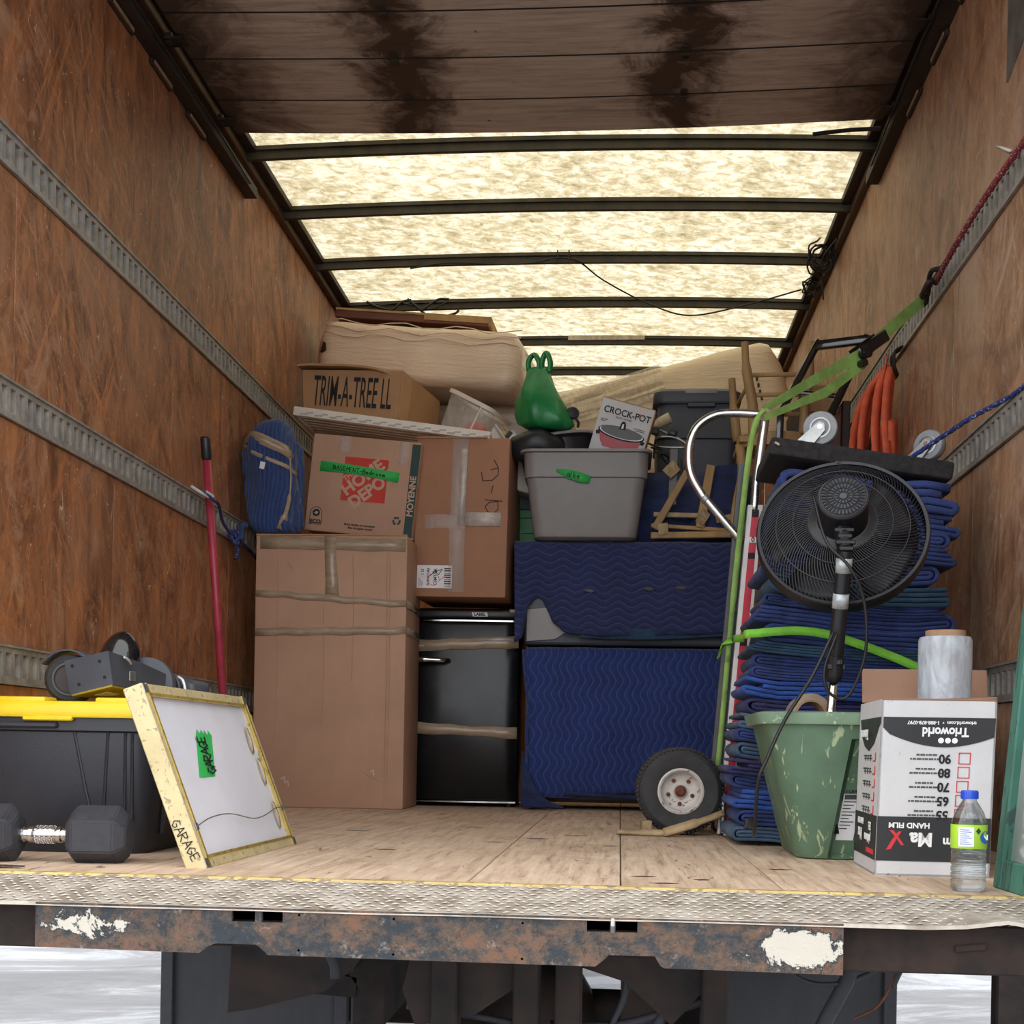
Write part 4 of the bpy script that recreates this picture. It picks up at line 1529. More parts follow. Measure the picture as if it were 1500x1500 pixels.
# ---- blue quilt bundle taped up on the tall carton by the wall
t = thing('quilt_bundle', 'blue quilted bundle bound with brown tape, squeezed between left wall and printed carton', 'bundle', (-1.412, 5.40, 1.088))
prof = [(0.0, 0.02, 0.085, 0.07), (0.03, 0.02, 0.11, 0.09), (0.10, 0.012, 0.112, 0.095), (0.18, 0.0, 0.112, 0.095), (0.26, -0.012, 0.110, 0.095), (0.33, -0.014, 0.104, 0.09),
        (0.39, -0.010, 0.092, 0.085), (0.43, 0.0, 0.075, 0.07), (0.455, 0.012, 0.045, 0.05), (0.465, 0.018, 0.015, 0.02)]


def bpt(z, a, k=1.0):
    for p, q in zip(prof[:-1], prof[1:]):
        if z <= q[0]:
            s = (z - p[0]) / (q[0] - p[0])
            cx, rx, ry = (p[i] + (q[i] - p[i]) * s for i in (1, 2, 3))
            f = 1 + 0.16 * nz(cos(a) * 1.6, sin(a) * 1.6, z * 7) + 0.05 * sin(5 * a + 14 * z) + 0.08 * nz(cos(a) * 4, sin(a) * 4, z * 22)
            return Vector((cx + rx * k * f * cos(a), ry * k * f * sin(a), z))
    return Vector((0.02, 0, 0.465))


bm = BM()
loft(bm, [[bpt(z * 0.465 / 30, 2 * pi * i / 28) for i in range(28)] for z in range(31)])
obj('quilt', bm, 'navy_b', t, True)
for zs, wd_ in (((0.375, 0.385, 0.375, 0.35, 0.325, 0.30), 0.042), ((0.36, 0.34, 0.31, 0.285, 0.262, 0.24), 0.016)):
    bm = BM()
    pts = [bpt(z, rad(185 + 165 * k / 5), 1.03) for k, z in enumerate(zs)]
    strap(bm, smooth_path(pts, 4), (0, 0, 1), wd_)
    obj('tape', bm, 'tape_tan', t, True)
bm = BM()
pts = [bpt(z, rad(a), 1.05) for z, a in ((0.30, 325), (0.22, 322), (0.14, 315), (0.07, 300), (0.012, 290))]
strap(bm, smooth_path(pts, 4), (1, 0.3, 0), [0.006] * 8 + [0.016] * 5 + [0.03] * 4, 0.0015)
obj('tape', bm, 'tape_tan', t, True)
bm = BM()
p = bpt(0.26, rad(268), 1.04)
box(bm, p, (0.02, 0.004, 0.028), (0, rad(12), 0), 0.001, 1)
obj('white_tag', bm, 'paper', t)
bm = BM()
tube(bm, smooth_path([(-0.085, -0.075, 0.03), (-0.10, -0.098, 0.015), (-0.098, -0.108, -0.02), (-0.085, -0.112, -0.035)], 4), 0.012, 8)
obj('quilt_tail', bm, 'navy_b', t, True)
bm = BM()
loft(bm, [[(0.065 + 0.05 * cos(a) * f, 0.07 + 0.05 * sin(a) * f, z) for a in [2 * pi * i / 16 for i in range(16)]] for z, f in ((0.02, 0.7), (0.1, 0.95), (0.25, 1.0), (0.36, 0.85), (0.40, 0.3))])
obj('quilt_fold', bm, 'navy_b', t, True)

# ---- white slatted plastic panel lying across the cartons
t = thing('slatted_panel', 'white plastic slatted panel with scalloped edge, lying across the cartons under the warm box', 'panel', (-1.373, 5.56, 1.634), (0, rad(7.4), 0))
bm = BM()
bb(bm, 0, 0.828, 0, 0.016, -0.022, 0.016, 0.005, 2)
obj('front_edge', bm, 'white_plastic', t, 'auto')
bm = BM()
for k in range(13):
    x = 0.03 + 0.062 * k
    prism(bm, [(x, -0.016), (x + 0.030, -0.016), (x + 0.034, -0.008), (x + 0.056, -0.006), (x + 0.056, 0.000), (x + 0.032, -0.002), (x + 0.026, -0.008), (x, -0.010)], 0.0008, None, 'XZ', -0.0004)
obj('edge_scallop', bm, 'pattern_grey', t)
for s, x in ((0, 0.008), (1, 0.820)):
    bm = BM()
    bb(bm, x - 0.008, x + 0.008, 0.016, 0.70, -0.022, 0.012, 0.003, 1)
    obj('side_edge', bm, 'white_plastic', t, 'auto')
for k in range(13):
    bm = BM()
    yy = 0.05 + 0.05 * k
    bb(bm, 0.016, 0.812, yy - 0.017, yy + 0.017, -0.010, 0.004, 0.002, 1)
    obj('slat', bm, 'white_plastic', t)

# ---- warm brown carton with black lettering
t = thing('warm_carton', 'warm tan carton with loose lid and bold black lettering, on the white slatted panel', 'box', (-1.17, 5.80, 1.660), (0, rad(3.5), rad(-8)))
bm = BM()
loft(bm, [[(-0.225, 0, 0), (0.205, 0, 0), (0.225, 0.06, 0), (0.225, 0.5, 0), (-0.225, 0.5, 0)],
          [(-0.235, -0.004, 0.10), (0.210, -0.004, 0.10), (0.232, 0.06, 0.10), (0.232, 0.5, 0.10), (-0.235, 0.5, 0.10)],
          [(-0.245, 0, 0.200), (0.208, 0, 0.205), (0.234, 0.06, 0.190), (0.234, 0.5, 0.2), (-0.245, 0.5, 0.2)]])
obj('carton', bm, 'card3', t)
text(t, 'TRIM-A-TREE LL', 0.185, (-0.010, -0.0055, 0.100), 'ink', 'front', rad(1.5), 0.275, 0.0010)
for k, x in enumerate((-0.175, -0.168)):
    bm = BM()
    tube(bm, [(x, -0.0035, 0.02), (x, -0.0045, 0.19)], 0.0014, 5)
    obj('crease', bm, 'card3', t)
bm = BM()


def lid(u, v):
    x = -0.262 + 0.485 * u
    z = 0.212 - 0.016 * max(0, (u - 0.55) / 0.45) ** 2 * 2 + 0.006 * sin(5 * u)
    return Vector((x, -0.03 + 0.5 * v + (0.06 * max(0, u - 0.75) * 4 * (1 - v)), z + 0.006 * v + 0.003 * nz(u * 5, v * 5, 0)))


grid(bm, lid, 20, 8)
thicken(obj('lid_flap', bm, 'card3', t), 0.009)
bm = BM()
tube(bm, [(0.207, -0.003, 0.01), (0.209, -0.006, 0.19)], 0.004, 6)
obj('bent_corner', bm, 'card3', t)


# ---- wrapped mattresses
def cushion(w_, d_, h_, r, wob=0.012, seed=0, nu=26):
    bm = BM()
    R = []
    for k in range(nu + 1):
        u = -1 + 2 * k / nu
        x = w_ / 2 * u
        e = max(0, (abs(u) - (1 - 2 * r / w_)) / (2 * r / w_))
        shr = r * (1 - math.sqrt(max(0, 1 - e * e)))
        ring = rrect(d_ - 2 * shr * 0.9, h_ - 2 * shr * 0.9, min(r, (h_ - 2 * shr) / 2.4), 0, 6)
        row = []
        for p in ring:
            q = Vector((x, p.x, p.y))
            f = wob * nz(q.x * 0.8 + seed, q.y, q.z, 4.0) + wob * 0.4 * nz(q.x + seed, q.y * 2, q.z * 3, 9.0)
            dr_ = Vector((0, q.y, q.z)).normalized()
            row.append(q + dr_ * f)
        R.append(row)
    loft(bm, R)
    return bm


t = thing('wrapped_mattress', 'pale mattress roll in clear stretch film on top of the pile, below the wooden panel', 'mattress', (-0.945, 6.50, 2.062), (0, rad(5.5), rad(-5)))
obj('mattress', cushion(0.965, 0.52, 0.272, 0.055, 0.014, 1), 'fabric', t, True)
bm = BM()
strap(bm, [(-0.44, -0.262, -0.02), (-0.452, -0.258, 0.0), (-0.462, -0.24, 0.02)], (0, 0, 1), [0.02, 0.06, 0.03])
obj('dark_patch', bm, 'wood_dark', t)
for k in range(3):
    bm = BM()
    pts = [(-0.45 + 0.93 * i / 12, -0.262 - 0.004 * (i % 2), 0.125 - 0.03 * k + 0.012 * sin(i * 1.7 + k)) for i in range(13)]
    tube(bm, pts, 0.0025, 5)
    obj('film_wrinkle', bm, 'fabric', t, True)
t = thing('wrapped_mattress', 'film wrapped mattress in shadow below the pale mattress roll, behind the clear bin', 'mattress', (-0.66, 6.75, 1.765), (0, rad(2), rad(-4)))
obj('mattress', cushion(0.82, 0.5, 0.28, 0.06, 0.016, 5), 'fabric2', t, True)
t = thing('wrapped_mattress', 'large cream mattress tilted up to the right wall behind the dark tote', 'mattress', (0.15, 7.45, 1.985), (0, rad(-15), rad(3)))
obj('mattress', cushion(1.48, 0.34, 0.62, 0.10, 0.012, 9, 32), 'fabric3', t, True)
bm = BM()
for k in range(4):
    z = 0.10 - 0.035 * k
    box(bm, (0.575, -0.172, z), (0.012, 0.006, 0.022), (0, 0.2, 0), 0.002, 1)
obj('stitched_handle', bm, 'wood_dark', t)


def sheetfn(u, v):
    x = -0.86 + 0.95 * u
    z = 0.30 - 0.17 * v - 0.05 * (1 - u) + 0.020 * nz(u * 2, v * 16, 3, 1.0)
    return Vector((x, -0.185 - 0.05 * v * (1 - v) + 0.022 * nz(u * 2, v * 14, 1, 1.0), z))


bm = BM()
grid(bm, sheetfn, 24, 24)
obj('loose_film', bm, 'film_sheet', t, True)

t = thing('wood_panel', 'brown wooden panel with pale end lying on top of the mattress roll', 'panel', (-1.39, 6.42, 2.292), (0, rad(4.6), rad(-2)))
bm = BM()
bb(bm, 0, 0.74, 0, 0.8, 0.0, 0.040, 0.003, 1)
obj('board', bm, 'wood_red', t)
bm = BM()
bb(bm, 0.0, 0.745, -0.006, 0.0, 0.034, 0.044, 0.001, 1)
bb(bm, 0.43, 0.745, -0.007, 0.0, 0.012, 0.040, 0.001, 1)
bb(bm, 0.74, 0.752, -0.006, 0.8, 0.0, 0.044, 0.001, 1)
obj('worn_edge', bm, 'wood', t)
# ================================================================ LEFT FOREGROUND
# ---- black tote with yellow lid
t = thing('storage_tote', 'black storage tote with a bright yellow lid at the left edge of the deck', 'tote', (-1.262, 2.86, 0.0))
bm = BM()
W, D = 0.53, 0.76
loft(bm, [rrect(W - 0.10, D - 0.10, 0.03, 0.006, 6, 0, D / 2), rrect(W - 0.07, D - 0.07, 0.035, 0.0, 6, 0, D / 2), rrect(W - 0.05, D - 0.05, 0.04, 0.03, 6, 0, D / 2),
          rrect(W - 0.015, D - 0.015, 0.045, 0.24, 6, 0, D / 2), rrect(W - 0.015, D - 0.015, 0.045, 0.262, 6, 0, D / 2), rrect(W + 0.01, D + 0.01, 0.05, 0.266, 6, 0, D / 2), rrect(W + 0.01, D + 0.01, 0.05, 0.296, 6, 0, D / 2)])
obj('tub', bm, 'tote_black', t, 'auto')
fy = lambda z: 0.024 - 0.0165 * (z / 0.26)
for pts in ([(0.085, 0.272), (0.11, 0.14), (0.125, 0.075), (0.150, 0.055)], [(0.162, 0.272), (0.150, 0.10)], [(-0.16, 0.272), (-0.175, 0.12), (-0.20, 0.06)], [(0.20, 0.272), (0.195, 0.05)], [(0.215, 0.272), (0.212, 0.05)]):
    bm = BM()
    tube(bm, [(x, fy(z) - 0.001, z) for x, z in pts], 0.0035, 6)
    obj('moulded_rib', bm, 'tote_black', t)
for yy in (0.12, 0.24, 0.38, 0.52, 0.64):
    bm = BM()
    tube(bm, [(W / 2 - 0.006, yy, 0.26), (W / 2 - 0.022, yy, 0.04)], 0.008, 6)
    obj('side_rib', bm, 'tote_black', t)
bm = BM()
for x in (-0.05,):
    bb(bm, -0.10, 0.055, -0.016, 0.012, 0.270, 0.284, 0.004, 1)
obj('handle_lip', bm, 'tote_black', t)
bm = BM()
loft(bm, [rrect(W + 0.03, D + 0.03, 0.055, 0.294, 7, 0, D / 2), rrect(W + 0.034, D + 0.034, 0.057, 0.298, 7, 0, D / 2), rrect(W + 0.03, D + 0.03, 0.055, 0.320, 7, 0, D / 2),
          rrect(W + 0.015, D + 0.015, 0.05, 0.328, 7, 0, D / 2), rrect(W - 0.04, D - 0.04, 0.04, 0.330, 7, 0, D / 2), rrect(W - 0.06, D - 0.06, 0.04, 0.322, 7, 0, D / 2)])
ld = obj('lid', bm, 'tote_yellow', t, 'auto')
for x0, x1 in ((-0.10, 0.025), (0.135, 0.235), (-0.25, -0.15)):
    bm = BM()
    bb(bm, x0, x1, -0.006, 0.06, 0.322, 0.338, 0.005, 2)
    obj('lid_lug', bm, 'tote_yellow', ld, 'auto')
bm = BM()
bb(bm, -0.02, 0.09, -0.019, 0.0, 0.286, 0.297, 0.003, 1)
obj('lid_clip', bm, 'tote_yellow', ld, 'auto')

# ---- hoverboard lying on the tote
t = thing('hoverboard', 'charcoal ride-on hoverboard with small tyre and glossy black fender, lying on the yellow lid', 'hoverboard', (-1.178, 2.98, 0.332))
bm = BM()
ed = [Vector(p) for p in ((-0.062, -0.02, 0.090), (0.048, -0.045, 0.112), (0.060, -0.045, 0.036), (-0.047, -0.02, 0.014))]
far = [Vector(p) for p in ((0.030, 0.34, 0.072), (0.095, 0.30, 0.066), (0.095, 0.30, 0.016), (0.032, 0.34, 0.010))]
mid = [a * 0.55 + b * 0.45 + Vector((0, 0, 0.004)) for a, b in zip(ed, far)]
loft(bm, [ed, mid, far])
obj('body', bm, 'board_grey', t)
bm = BM()
e2 = [ed[3] + Vector((0.004, -0.001, -0.001)), ed[2] + Vector((-0.002, -0.001, -0.001))]
f2 = [far[3], far[2]]
vs = [bm.verts.new(p) for p in (e2[0], e2[1], f2[1], f2[0])]
bm.faces.new(vs)
thicken(obj('underside', bm, 'board_yellow', t), 0.004)
bm = BM()
vs = [bm.verts.new(e2[0].lerp(f2[0], a).lerp(e2[1].lerp(f2[1], a), b) + Vector((0, 0, -0.003))) for a, b in ((0.12, 0.3), (0.12, 0.65), (0.28, 0.62), (0.28, 0.35))]
bm.faces.new(vs)
thicken(obj('sticker', bm, 'paper', t), 0.001)
nE = (ed[1] - ed[0]).cross(ed[3] - ed[0]).normalized()
if nE.y > 0:
    nE = -nE
for a, b in ((0.16, 0.20), (0.78, 0.24), (0.84, 0.72), (0.24, 0.76)):
    bm = BM()
    c = ed[0].lerp(ed[1], a).lerp(ed[3].lerp(ed[2], a), b)
    lathe(bm, [(0.004, -0.0005), (0.004, 0.001)], 10, axis_mat(c, nE))
    obj('screw_hole', bm, 'ink', t)
sd = [ed[1], ed[2], far[2], far[1]]
bm = BM()
c = sd[0].lerp(sd[3], 0.28).lerp(sd[1].lerp(sd[2], 0.28), 0.55)
box(bm, c + Vector((0.003, -0.002, 0)), (0.004, 0.02, 0.022), (0, 0, rad(-25)), 0.001, 1)
obj('catch', bm, 'steel', t)
bm = BM()
tube(bm, smooth_path([c + Vector((0.0, -0.05, 0.04)), c + Vector((0.004, -0.035, 0.036)), c + Vector((0.006, -0.02, 0.026))], 4), 0.003, 6)
obj('latch', bm, 'silver_label', t, True)
bm = BM()
lathe(bm, [(0.030, -0.030), (0.048, -0.034), (0.056, -0.022), (0.058, 0.0), (0.056, 0.022), (0.048, 0.034), (0.030, 0.030)], 28, axis_mat((-0.078, 0.06, 0.052), (0.25, -1, 0)), False)
ty = obj('tyre', bm, 'tyre', t, 'auto')
bm = BM()
lathe(bm, [(0.034, 0.030), (0.026, 0.022), (0.010, 0.020), (0.004, 0.020)], 24, axis_mat((-0.078, 0.06, 0.052), (0.25, -1, 0)))
obj('wheel_disc', bm, 'wood_dark', ty, 'auto')
bm = BM()
lathe(bm, [(0.036, 0.030), (0.038, 0.034), (0.034, 0.034), (0.034, 0.028)], 24, axis_mat((-0.078, 0.06, 0.052), (0.25, -1, 0)), False)
obj('rim_ring', bm, 'pot_grey', ty, 'auto')
bm = BM()
arc = []
for k in range(9):      # half-round shroud over the tyre
    a = rad(20 + 130 * k / 8)
    arc.append([(-0.078 + 0.066 * cos(a) * (1 if True else 0), 0.06 + dy, 0.052 + 0.066 * sin(a)) for dy in (-0.03, -0.01, 0.02, 0.05)])
loft(bm, arc, False, False)
thicken(obj('tyre_shroud', bm, 'board_grey', t, True), 0.004)
bm = BM()
R = []
for k in range(13):     # glossy rounded fender
    a = rad(-25 + 115 * k / 12)
    R.append([Vector((-0.020 + 0.050 * cos(a) * cos(q) + 0.010 * sin(a), 0.20 + 0.050 * cos(a) * sin(q), 0.098 + 0.078 * sin(a))) for q in [2 * pi * j / 20 for j in range(20)]])
loft(bm, R)
obj('fender', bm, 'gloss_black', t, True)
bm = BM()
lathe(bm, [(0.062, -0.03), (0.066, 0), (0.062, 0.03)], 20, axis_mat((0.035, 0.25, 0.052), (0.2, -1, 0.1)))
obj('wheel_cover', bm, 'board_grey', t, 'auto')
bm = BM()
box(bm, (0.092, 0.36, 0.042), (0.10, 0.08, 0.062), (0, rad(12), rad(-20)), 0.018, 3)
obj('end_pod', bm, 'board_grey', t, 'auto')
for k in range(3):
    bm = BM()
    tube(bm, smooth_path([(0.068 + 0.012 * k, 0.30, 0.078 - 0.002 * k), (0.083 + 0.014 * k, 0.285, 0.062), (0.093 + 0.014 * k, 0.28, 0.02)], 4), 0.0035, 6)
    obj('strap_cord', bm, 'paper' if k != 1 else 'board_grey', t, True)
bm = BM()
tube(bm, smooth_path([(0.03, 0.22, 0.086), (0.062, 0.26, 0.085), (0.082, 0.26, 0.06), (0.088, 0.25, 0.02)], 4), 0.004, 6)
obj('cable', bm, 'cable', t, True)

# ---- hex dumbbell
t = thing('dumbbell', 'black rubber hex dumbbell with chrome handle on the deck in front of the tote', 'dumbbell', (-1.125, 2.66, 0.0), (0, 0, rad(4)))


def hexhead(x0, x1):
    bm = BM()
    R = 0.062
    rings = []
    for x, f in ((x0, 0.70), (x0 + 0.016, 1.0), (x1 - 0.022, 1.0), (x1, 0.66)):
        rings.append([(x, R * f * cos(rad(60 * k + 30)) * 1.0 + 0, 0.0545 + R * f * sin(rad(60 * k + 30))) for k in range(6)])
    loft(bm, rings)
    bmesh.ops.bevel(bm, geom=bm.edges[:], offset=0.003, segments=2, affect='EDGES')
    return bm


obj('weight_head', hexhead(0.030, 0.150), 'rubber', t, 'auto')
m = hexhead(0.030, 0.150)
bmesh.ops.transform(m, matrix=Matrix.Rotation(pi, 4, 'Z') @ Matrix.Translation((0.042, 0, 0)), verts=m.verts[:])
obj('weight_head', m, 'rubber', t, 'auto')
bm = BM()
xs = [(-0.078, .0155), (-0.064, .0155), (-0.062, .0135), (-0.054, .0135), (-0.052, .0165), (-0.044, .0165), (-0.042, .0145), (-0.036, .0165), (-0.004, .0165), (0.0, .0145), (0.006, .0165), (0.012, .0165), (0.014, .0135), (0.020, .0135), (0.022, .0155), (0.035, .0155)]
lathe(bm, [(r, x) for x, r in xs], 24, axis_mat((0, 0, 0.0545), (1, 0, 0)))
obj('handle', bm, 'chrome', t, 'auto')
bm = BM()
for i in range(20):
    for j in range(8):
        a = 2 * pi * i / 20 + (0.15 if j % 2 else 0)
        box(bm, (-0.037 + 0.0048 * j, 0.0165 * cos(a), 0.0545 + 0.0165 * sin(a)), (0.003, 0.003, 0.003), (a, 0, 0))
kn = obj('knurling', bm, 'chrome', t)
kn['kind'] = 'stuff'

# ---- framed picture seen from the back, leaning on the tote
t = thing('picture_frame', 'silver-gold picture frame seen from its white back, leaning on the tote', 'picture frame', (-0.795, 2.595, 0.0), (0, rad(-21), rad(-0.8)))
# local: y along the deck (length), z up the frame, -x is the face side
L_, H_ = 0.70, 0.385
for nm, a in (('near_rail', (-0.040, 0.0, 0.0, 0.026, 0.0, H_)), ('far_rail', (-0.040, 0.0, L_ - 0.026, L_, 0.0, H_)),
              ('bottom_rail', (-0.040, 0.0, 0.026, L_ - 0.026, 0.0, 0.022)), ('top_rail', (-0.040, 0.0, 0.026, L_ - 0.026, H_ - 0.022, H_))):
    bm = BM()
    bb(bm, *a, 0.002, 1)
    obj(nm, bm, 'frame_gold', t)
bm = BM()
bb(bm, -0.030, -0.010, 0.026, L_ - 0.026, 0.022, H_ - 0.022)
obj('backing_board', bm, 'frame_back', t)
bm = BM()
for a in ((-0.003, 0.0015, 0.022, 0.030, 0.0, H_), (-0.003, 0.0015, L_ - 0.03, L_ - 0.020, 0.0, H_), (-0.003, 0.0015, 0.02, L_ - 0.02, 0.020, 0.026), (-0.003, 0.0015, 0.02, L_ - 0.02, H_ - 0.026, H_ - 0.020)):
    bb(bm, *a)
obj('gilt_edge', bm, 'frame_edge', t)
for (yy, zz) in ((0.013, 0.011), (L_ - 0.013, 0.011), (0.013, H_ - 0.011), (L_ - 0.013, H_ - 0.011)):
    bm = BM()
    bb(bm, 0.0, 0.0015, yy - 0.011, yy + 0.011, zz - 0.009, zz + 0.009)
    obj('corner_plate', bm, 'steel', t)
for zz, yy in ((0.08, 0.605), (0.19, 0.612), (0.27, 0.60)):
    bm = BM()
    strap(bm, smooth_path([(-0.006, yy + 0.03, zz - 0.03), (0.003, yy + 0.015, zz), (-0.004, yy + 0.035, zz + 0.035)], 4), (0, 1, 0), 0.012, 0.001)
    obj('torn_tape', bm, 'yellow_edge', t, True)
bm = BM()
tube(bm, smooth_path([(0.002, 0.022, 0.085), (0.003, 0.12, 0.098), (0.004, 0.25, 0.100), (0.004, 0.40, 0.082), (0.004, 0.50, 0.084), (0.003, 0.62, 0.098), (0.002, L_ - 0.024, 0.096)], 5), 0.0013, 6)
obj('hanging_wire', bm, 'brass_wire', t, True)
for yy, zz in ((0.024, 0.085), (L_ - 0.024, 0.096)):
    bm = BM()
    bb(bm, -0.001, 0.003, yy - 0.008, yy + 0.008, zz - 0.007, zz + 0.007, 0.001, 1)
    obj('wire_hook', bm, 'steel', t)
bm = BM()
grid(bm, lambda u, v: Vector((-0.0085 + 0.001 * sin(6 * u), 0.215 + 0.105 * u + (0.10 - 0.0) * (v - 0.5) * 0.75, 0.188 + 0.095 * v + (0.012 if (v > .9 and int(u * 8) % 2) else 0))), 8, 8)
thicken(obj('tape', bm, 'tape_green', t), 0.0006)
hw_ = hand(t, 'GARAGE', 0.021, (-0.0062, 0.2675, 0.2375), 0.0030, 'right', -pi / 2, 'ink', 0.68)
hw_.scale = (1, 2.6, 1)
hand(t, 'GARAGE', 0.019, (-0.0205, -0.0012, 0.064), 0.0020, 'front', rad(80), 'ink', 0.80)

# ---- red pole leaning on the wall, with the blue cord that holds it
t = thing('broom_pole', 'long red pole with a black grip, leaning against the left plywood wall', 'pole', (-1.462, 5.06, 0.0))
p0, p1 = Vector((0, 0, 0.0)), Vector((-0.040, -0.27, 1.345))
bm = BM()
tube(bm, [p0, p0.lerp(p1, 0.5), p0.lerp(p1, 0.945)], 0.0155, 12)
obj('shaft', bm, 'pole_red', t, True)
bm = BM()
tube(bm, [p0.lerp(p1, 0.94), p0.lerp(p1, 0.945), p0.lerp(p1, 0.995), p1], [0.016, 0.0185, 0.0185, 0.016], 12)
obj('grip', bm, 'black_plastic', t, True)
t = thing('tie_cord', 'blue cord looped over the red pole and knotted to the left wall track', 'rope', (-1.52, 4.80, 1.10))
bm = BM()
tube(bm, smooth_path([(0.000, -0.09, 0.05), (0.040, -0.06, 0.03), (0.055, -0.02, 0.016), (0.052, 0.06, 0.012), (0.012, 0.25, -0.02), (0.004, 0.42, -0.045), (0.006, 0.62, -0.06), (-0.008, 0.80, -0.08)], 6), 0.006, 8)
obj('cord', bm, 'rope_blue', t, True)
bm = BM()
tube(bm, smooth_path([(-0.004, -0.09, 0.052), (0.02, -0.085, 0.036), (0.046, -0.045, 0.022), (0.050, -0.01, 0.03), (0.03, -0.03, 0.045)], 5), 0.006, 8)
obj('frayed_end', bm, 'rope_white', t, True)
for k in range(3):
    bm = BM()
    c = Vector((0.012, 0.40, -0.045 - 0.012 * k))
    tube(bm, [c + Vector((0.012 * cos(a + k), 0.026 * cos(a), 0.020 * sin(a))) for a in [2 * pi * i / 14 for i in range(14)]], 0.006, 8, True)
    obj('knot_loop', bm, 'rope_blue', t, True)
bm = BM()
tube(bm, smooth_path([(0.012, 0.42, -0.06), (0.018, 0.43, -0.10), (0.014, 0.41, -0.135)], 5), 0.0065, 8)
obj('cord_tail', bm, 'rope_blue', t, True)

# ---- frayed dark rag lying on the deck edge
t = thing('frayed_strap', 'frayed dark strap lying flat on the deck in front of the dumbbell', 'strap', (-1.25, 2.50, 0.0))
for k in range(6):
    bm = BM()
    o = 0.006 * k
    pts = smooth_path([(-0.16, o, 0.003), (-0.08 + 0.01 * k, 0.012 - o * 0.5, 0.005), (0.02, 0.004 + o * 0.4, 0.004), (0.09 + 0.02 * k % 0.05, o * 0.6 - 0.004, 0.004)], 5)
    strap(bm, pts, (0, 1, 0), 0.010, 0.002)
    obj('strand', bm, 'wood_dark' if k % 2 else 'flap', t, True)
# ================================================================ MIDDLE OF THE PILE
def tote_body(t, w0, d0, w1, d1, h_, mat, lipw=0.02, waist=None, r=0.05):
    bm = BM()
    R = [rrect(w0 - 0.04, d0 - 0.04, r, 0.0, 6, 0, d1 / 2), rrect(w0 - 0.01, d0 - 0.01, r, 0.008, 6, 0, d1 / 2), rrect(w0, d0, r, 0.025, 6, 0, d1 / 2)]
    hw = waist if waist else h_ * 0.68
    k = hw / h_
    R += [rrect(w0 + (w1 - w0) * k * 0.75, d0 + (d1 - d0) * k * 0.75, r, hw, 6, 0, d1 / 2),
          rrect(w0 + (w1 - w0) * k * 0.75 + 0.018, d0 + (d1 - d0) * k * 0.75 + 0.018, r, hw + 0.004, 6, 0, d1 / 2),
          rrect(w1 - lipw, d1 - lipw, r, h_ - 0.014, 6, 0, d1 / 2), rrect(w1, d1, r + 0.005, h_ - 0.012, 6, 0, d1 / 2), rrect(w1, d1, r + 0.005, h_ - 0.002, 6, 0, d1 / 2),
          rrect(w1 - 0.012, d1 - 0.012, r, h_, 6, 0, d1 / 2), rrect(w1 - lipw - 0.014, d1 - lipw - 0.014, r, h_ - 0.004, 6, 0, d1 / 2),
          rrect(w0 - 0.02, d0 - 0.02, r * 0.9, 0.03, 6, 0, d1 / 2)]
    loft(bm, R)
    return obj('tub', bm, mat, t, 'auto')


# ---- grey tote and what sticks out of it
t = thing('open_tote', 'open warm-grey plastic tote with a green tape strip, on the navy draped cabinet', 'tote', (-0.158, 5.50, 1.106))
tote_body(t, 0.425, 0.30, 0.535, 0.40, 0.356, 'grey_plastic', 0.03, 0.24, 0.045)
tape(t, 'tape_green', [(-0.118, 0.0095, 0.270), (-0.07, 0.010, 0.255), (-0.02, 0.0105, 0.240), (0.018, 0.0125, 0.232)], (0.25, 0, 1), [0.010, 0.036, 0.040, 0.030], 'tape', 0.0008)
hand(t, 'alke', 0.022, (-0.048, 0.0085, 0.249), 0.0030, 'front', rad(12), 'ink', 0.62)

t = thing('slow_cooker_box', 'white slow cooker box tilted in the grey tote, printed with a red pot', 'box', (-0.066, 5.64, 1.385), (rad(2), rad(15.5), rad(0)))
carton_body(t, 0.222, 0.16, 0.300, 'carton_white', 'carton', 0.004)
bm = BM()
bb(bm, 0.111, 0.1135, 0.002, 0.16, 0.0, 0.299)
bb(bm, -0.111, 0.1115, 0.0, 0.16, 0.299, 0.302)
obj('side_print', bm, 'card3', t)
y = -0.0014
text(t, 'CROCK-POT', 0.0375, (0.004, y - 0.0006, 0.254), 'ink', 'front', 0, 0.92, 0.0006)
bm = BM()
prism(bm, [(0.052, 0.265), (0.058, 0.259), (0.064, 0.265), (0.058, 0.269)], 0.0008, None, 'XZ', y - 0.0010)
obj('printed_heart', bm, 'redprint', t)
text(t, 'SLOW COOKER', 0.0085, (-0.005, y - 0.0003, 0.232), 'pot_grey', 'front', 0, 1.1, 0.0002)
bm = BM()
for (x0, x1, zz) in ((-0.096, -0.068, 0.212), (-0.096, -0.074, 0.205), (0.045, 0.092, 0.205), (0.055, 0.092, 0.198)):
    bb(bm, x0, x1, y - 0.0006, y, zz, zz + 0.003)
obj('small_print', bm, 'pot_grey', t)
ell = lambda cx, cz, rx, rz, a0=0, a1=360, n=24: [(cx + rx * cos(rad(a0 + (a1 - a0) * k / n)), cz + rz * sin(rad(a0 + (a1 - a0) * k / n))) for k in range(n + (0 if a1 - a0 == 360 else 1))]
pic = None
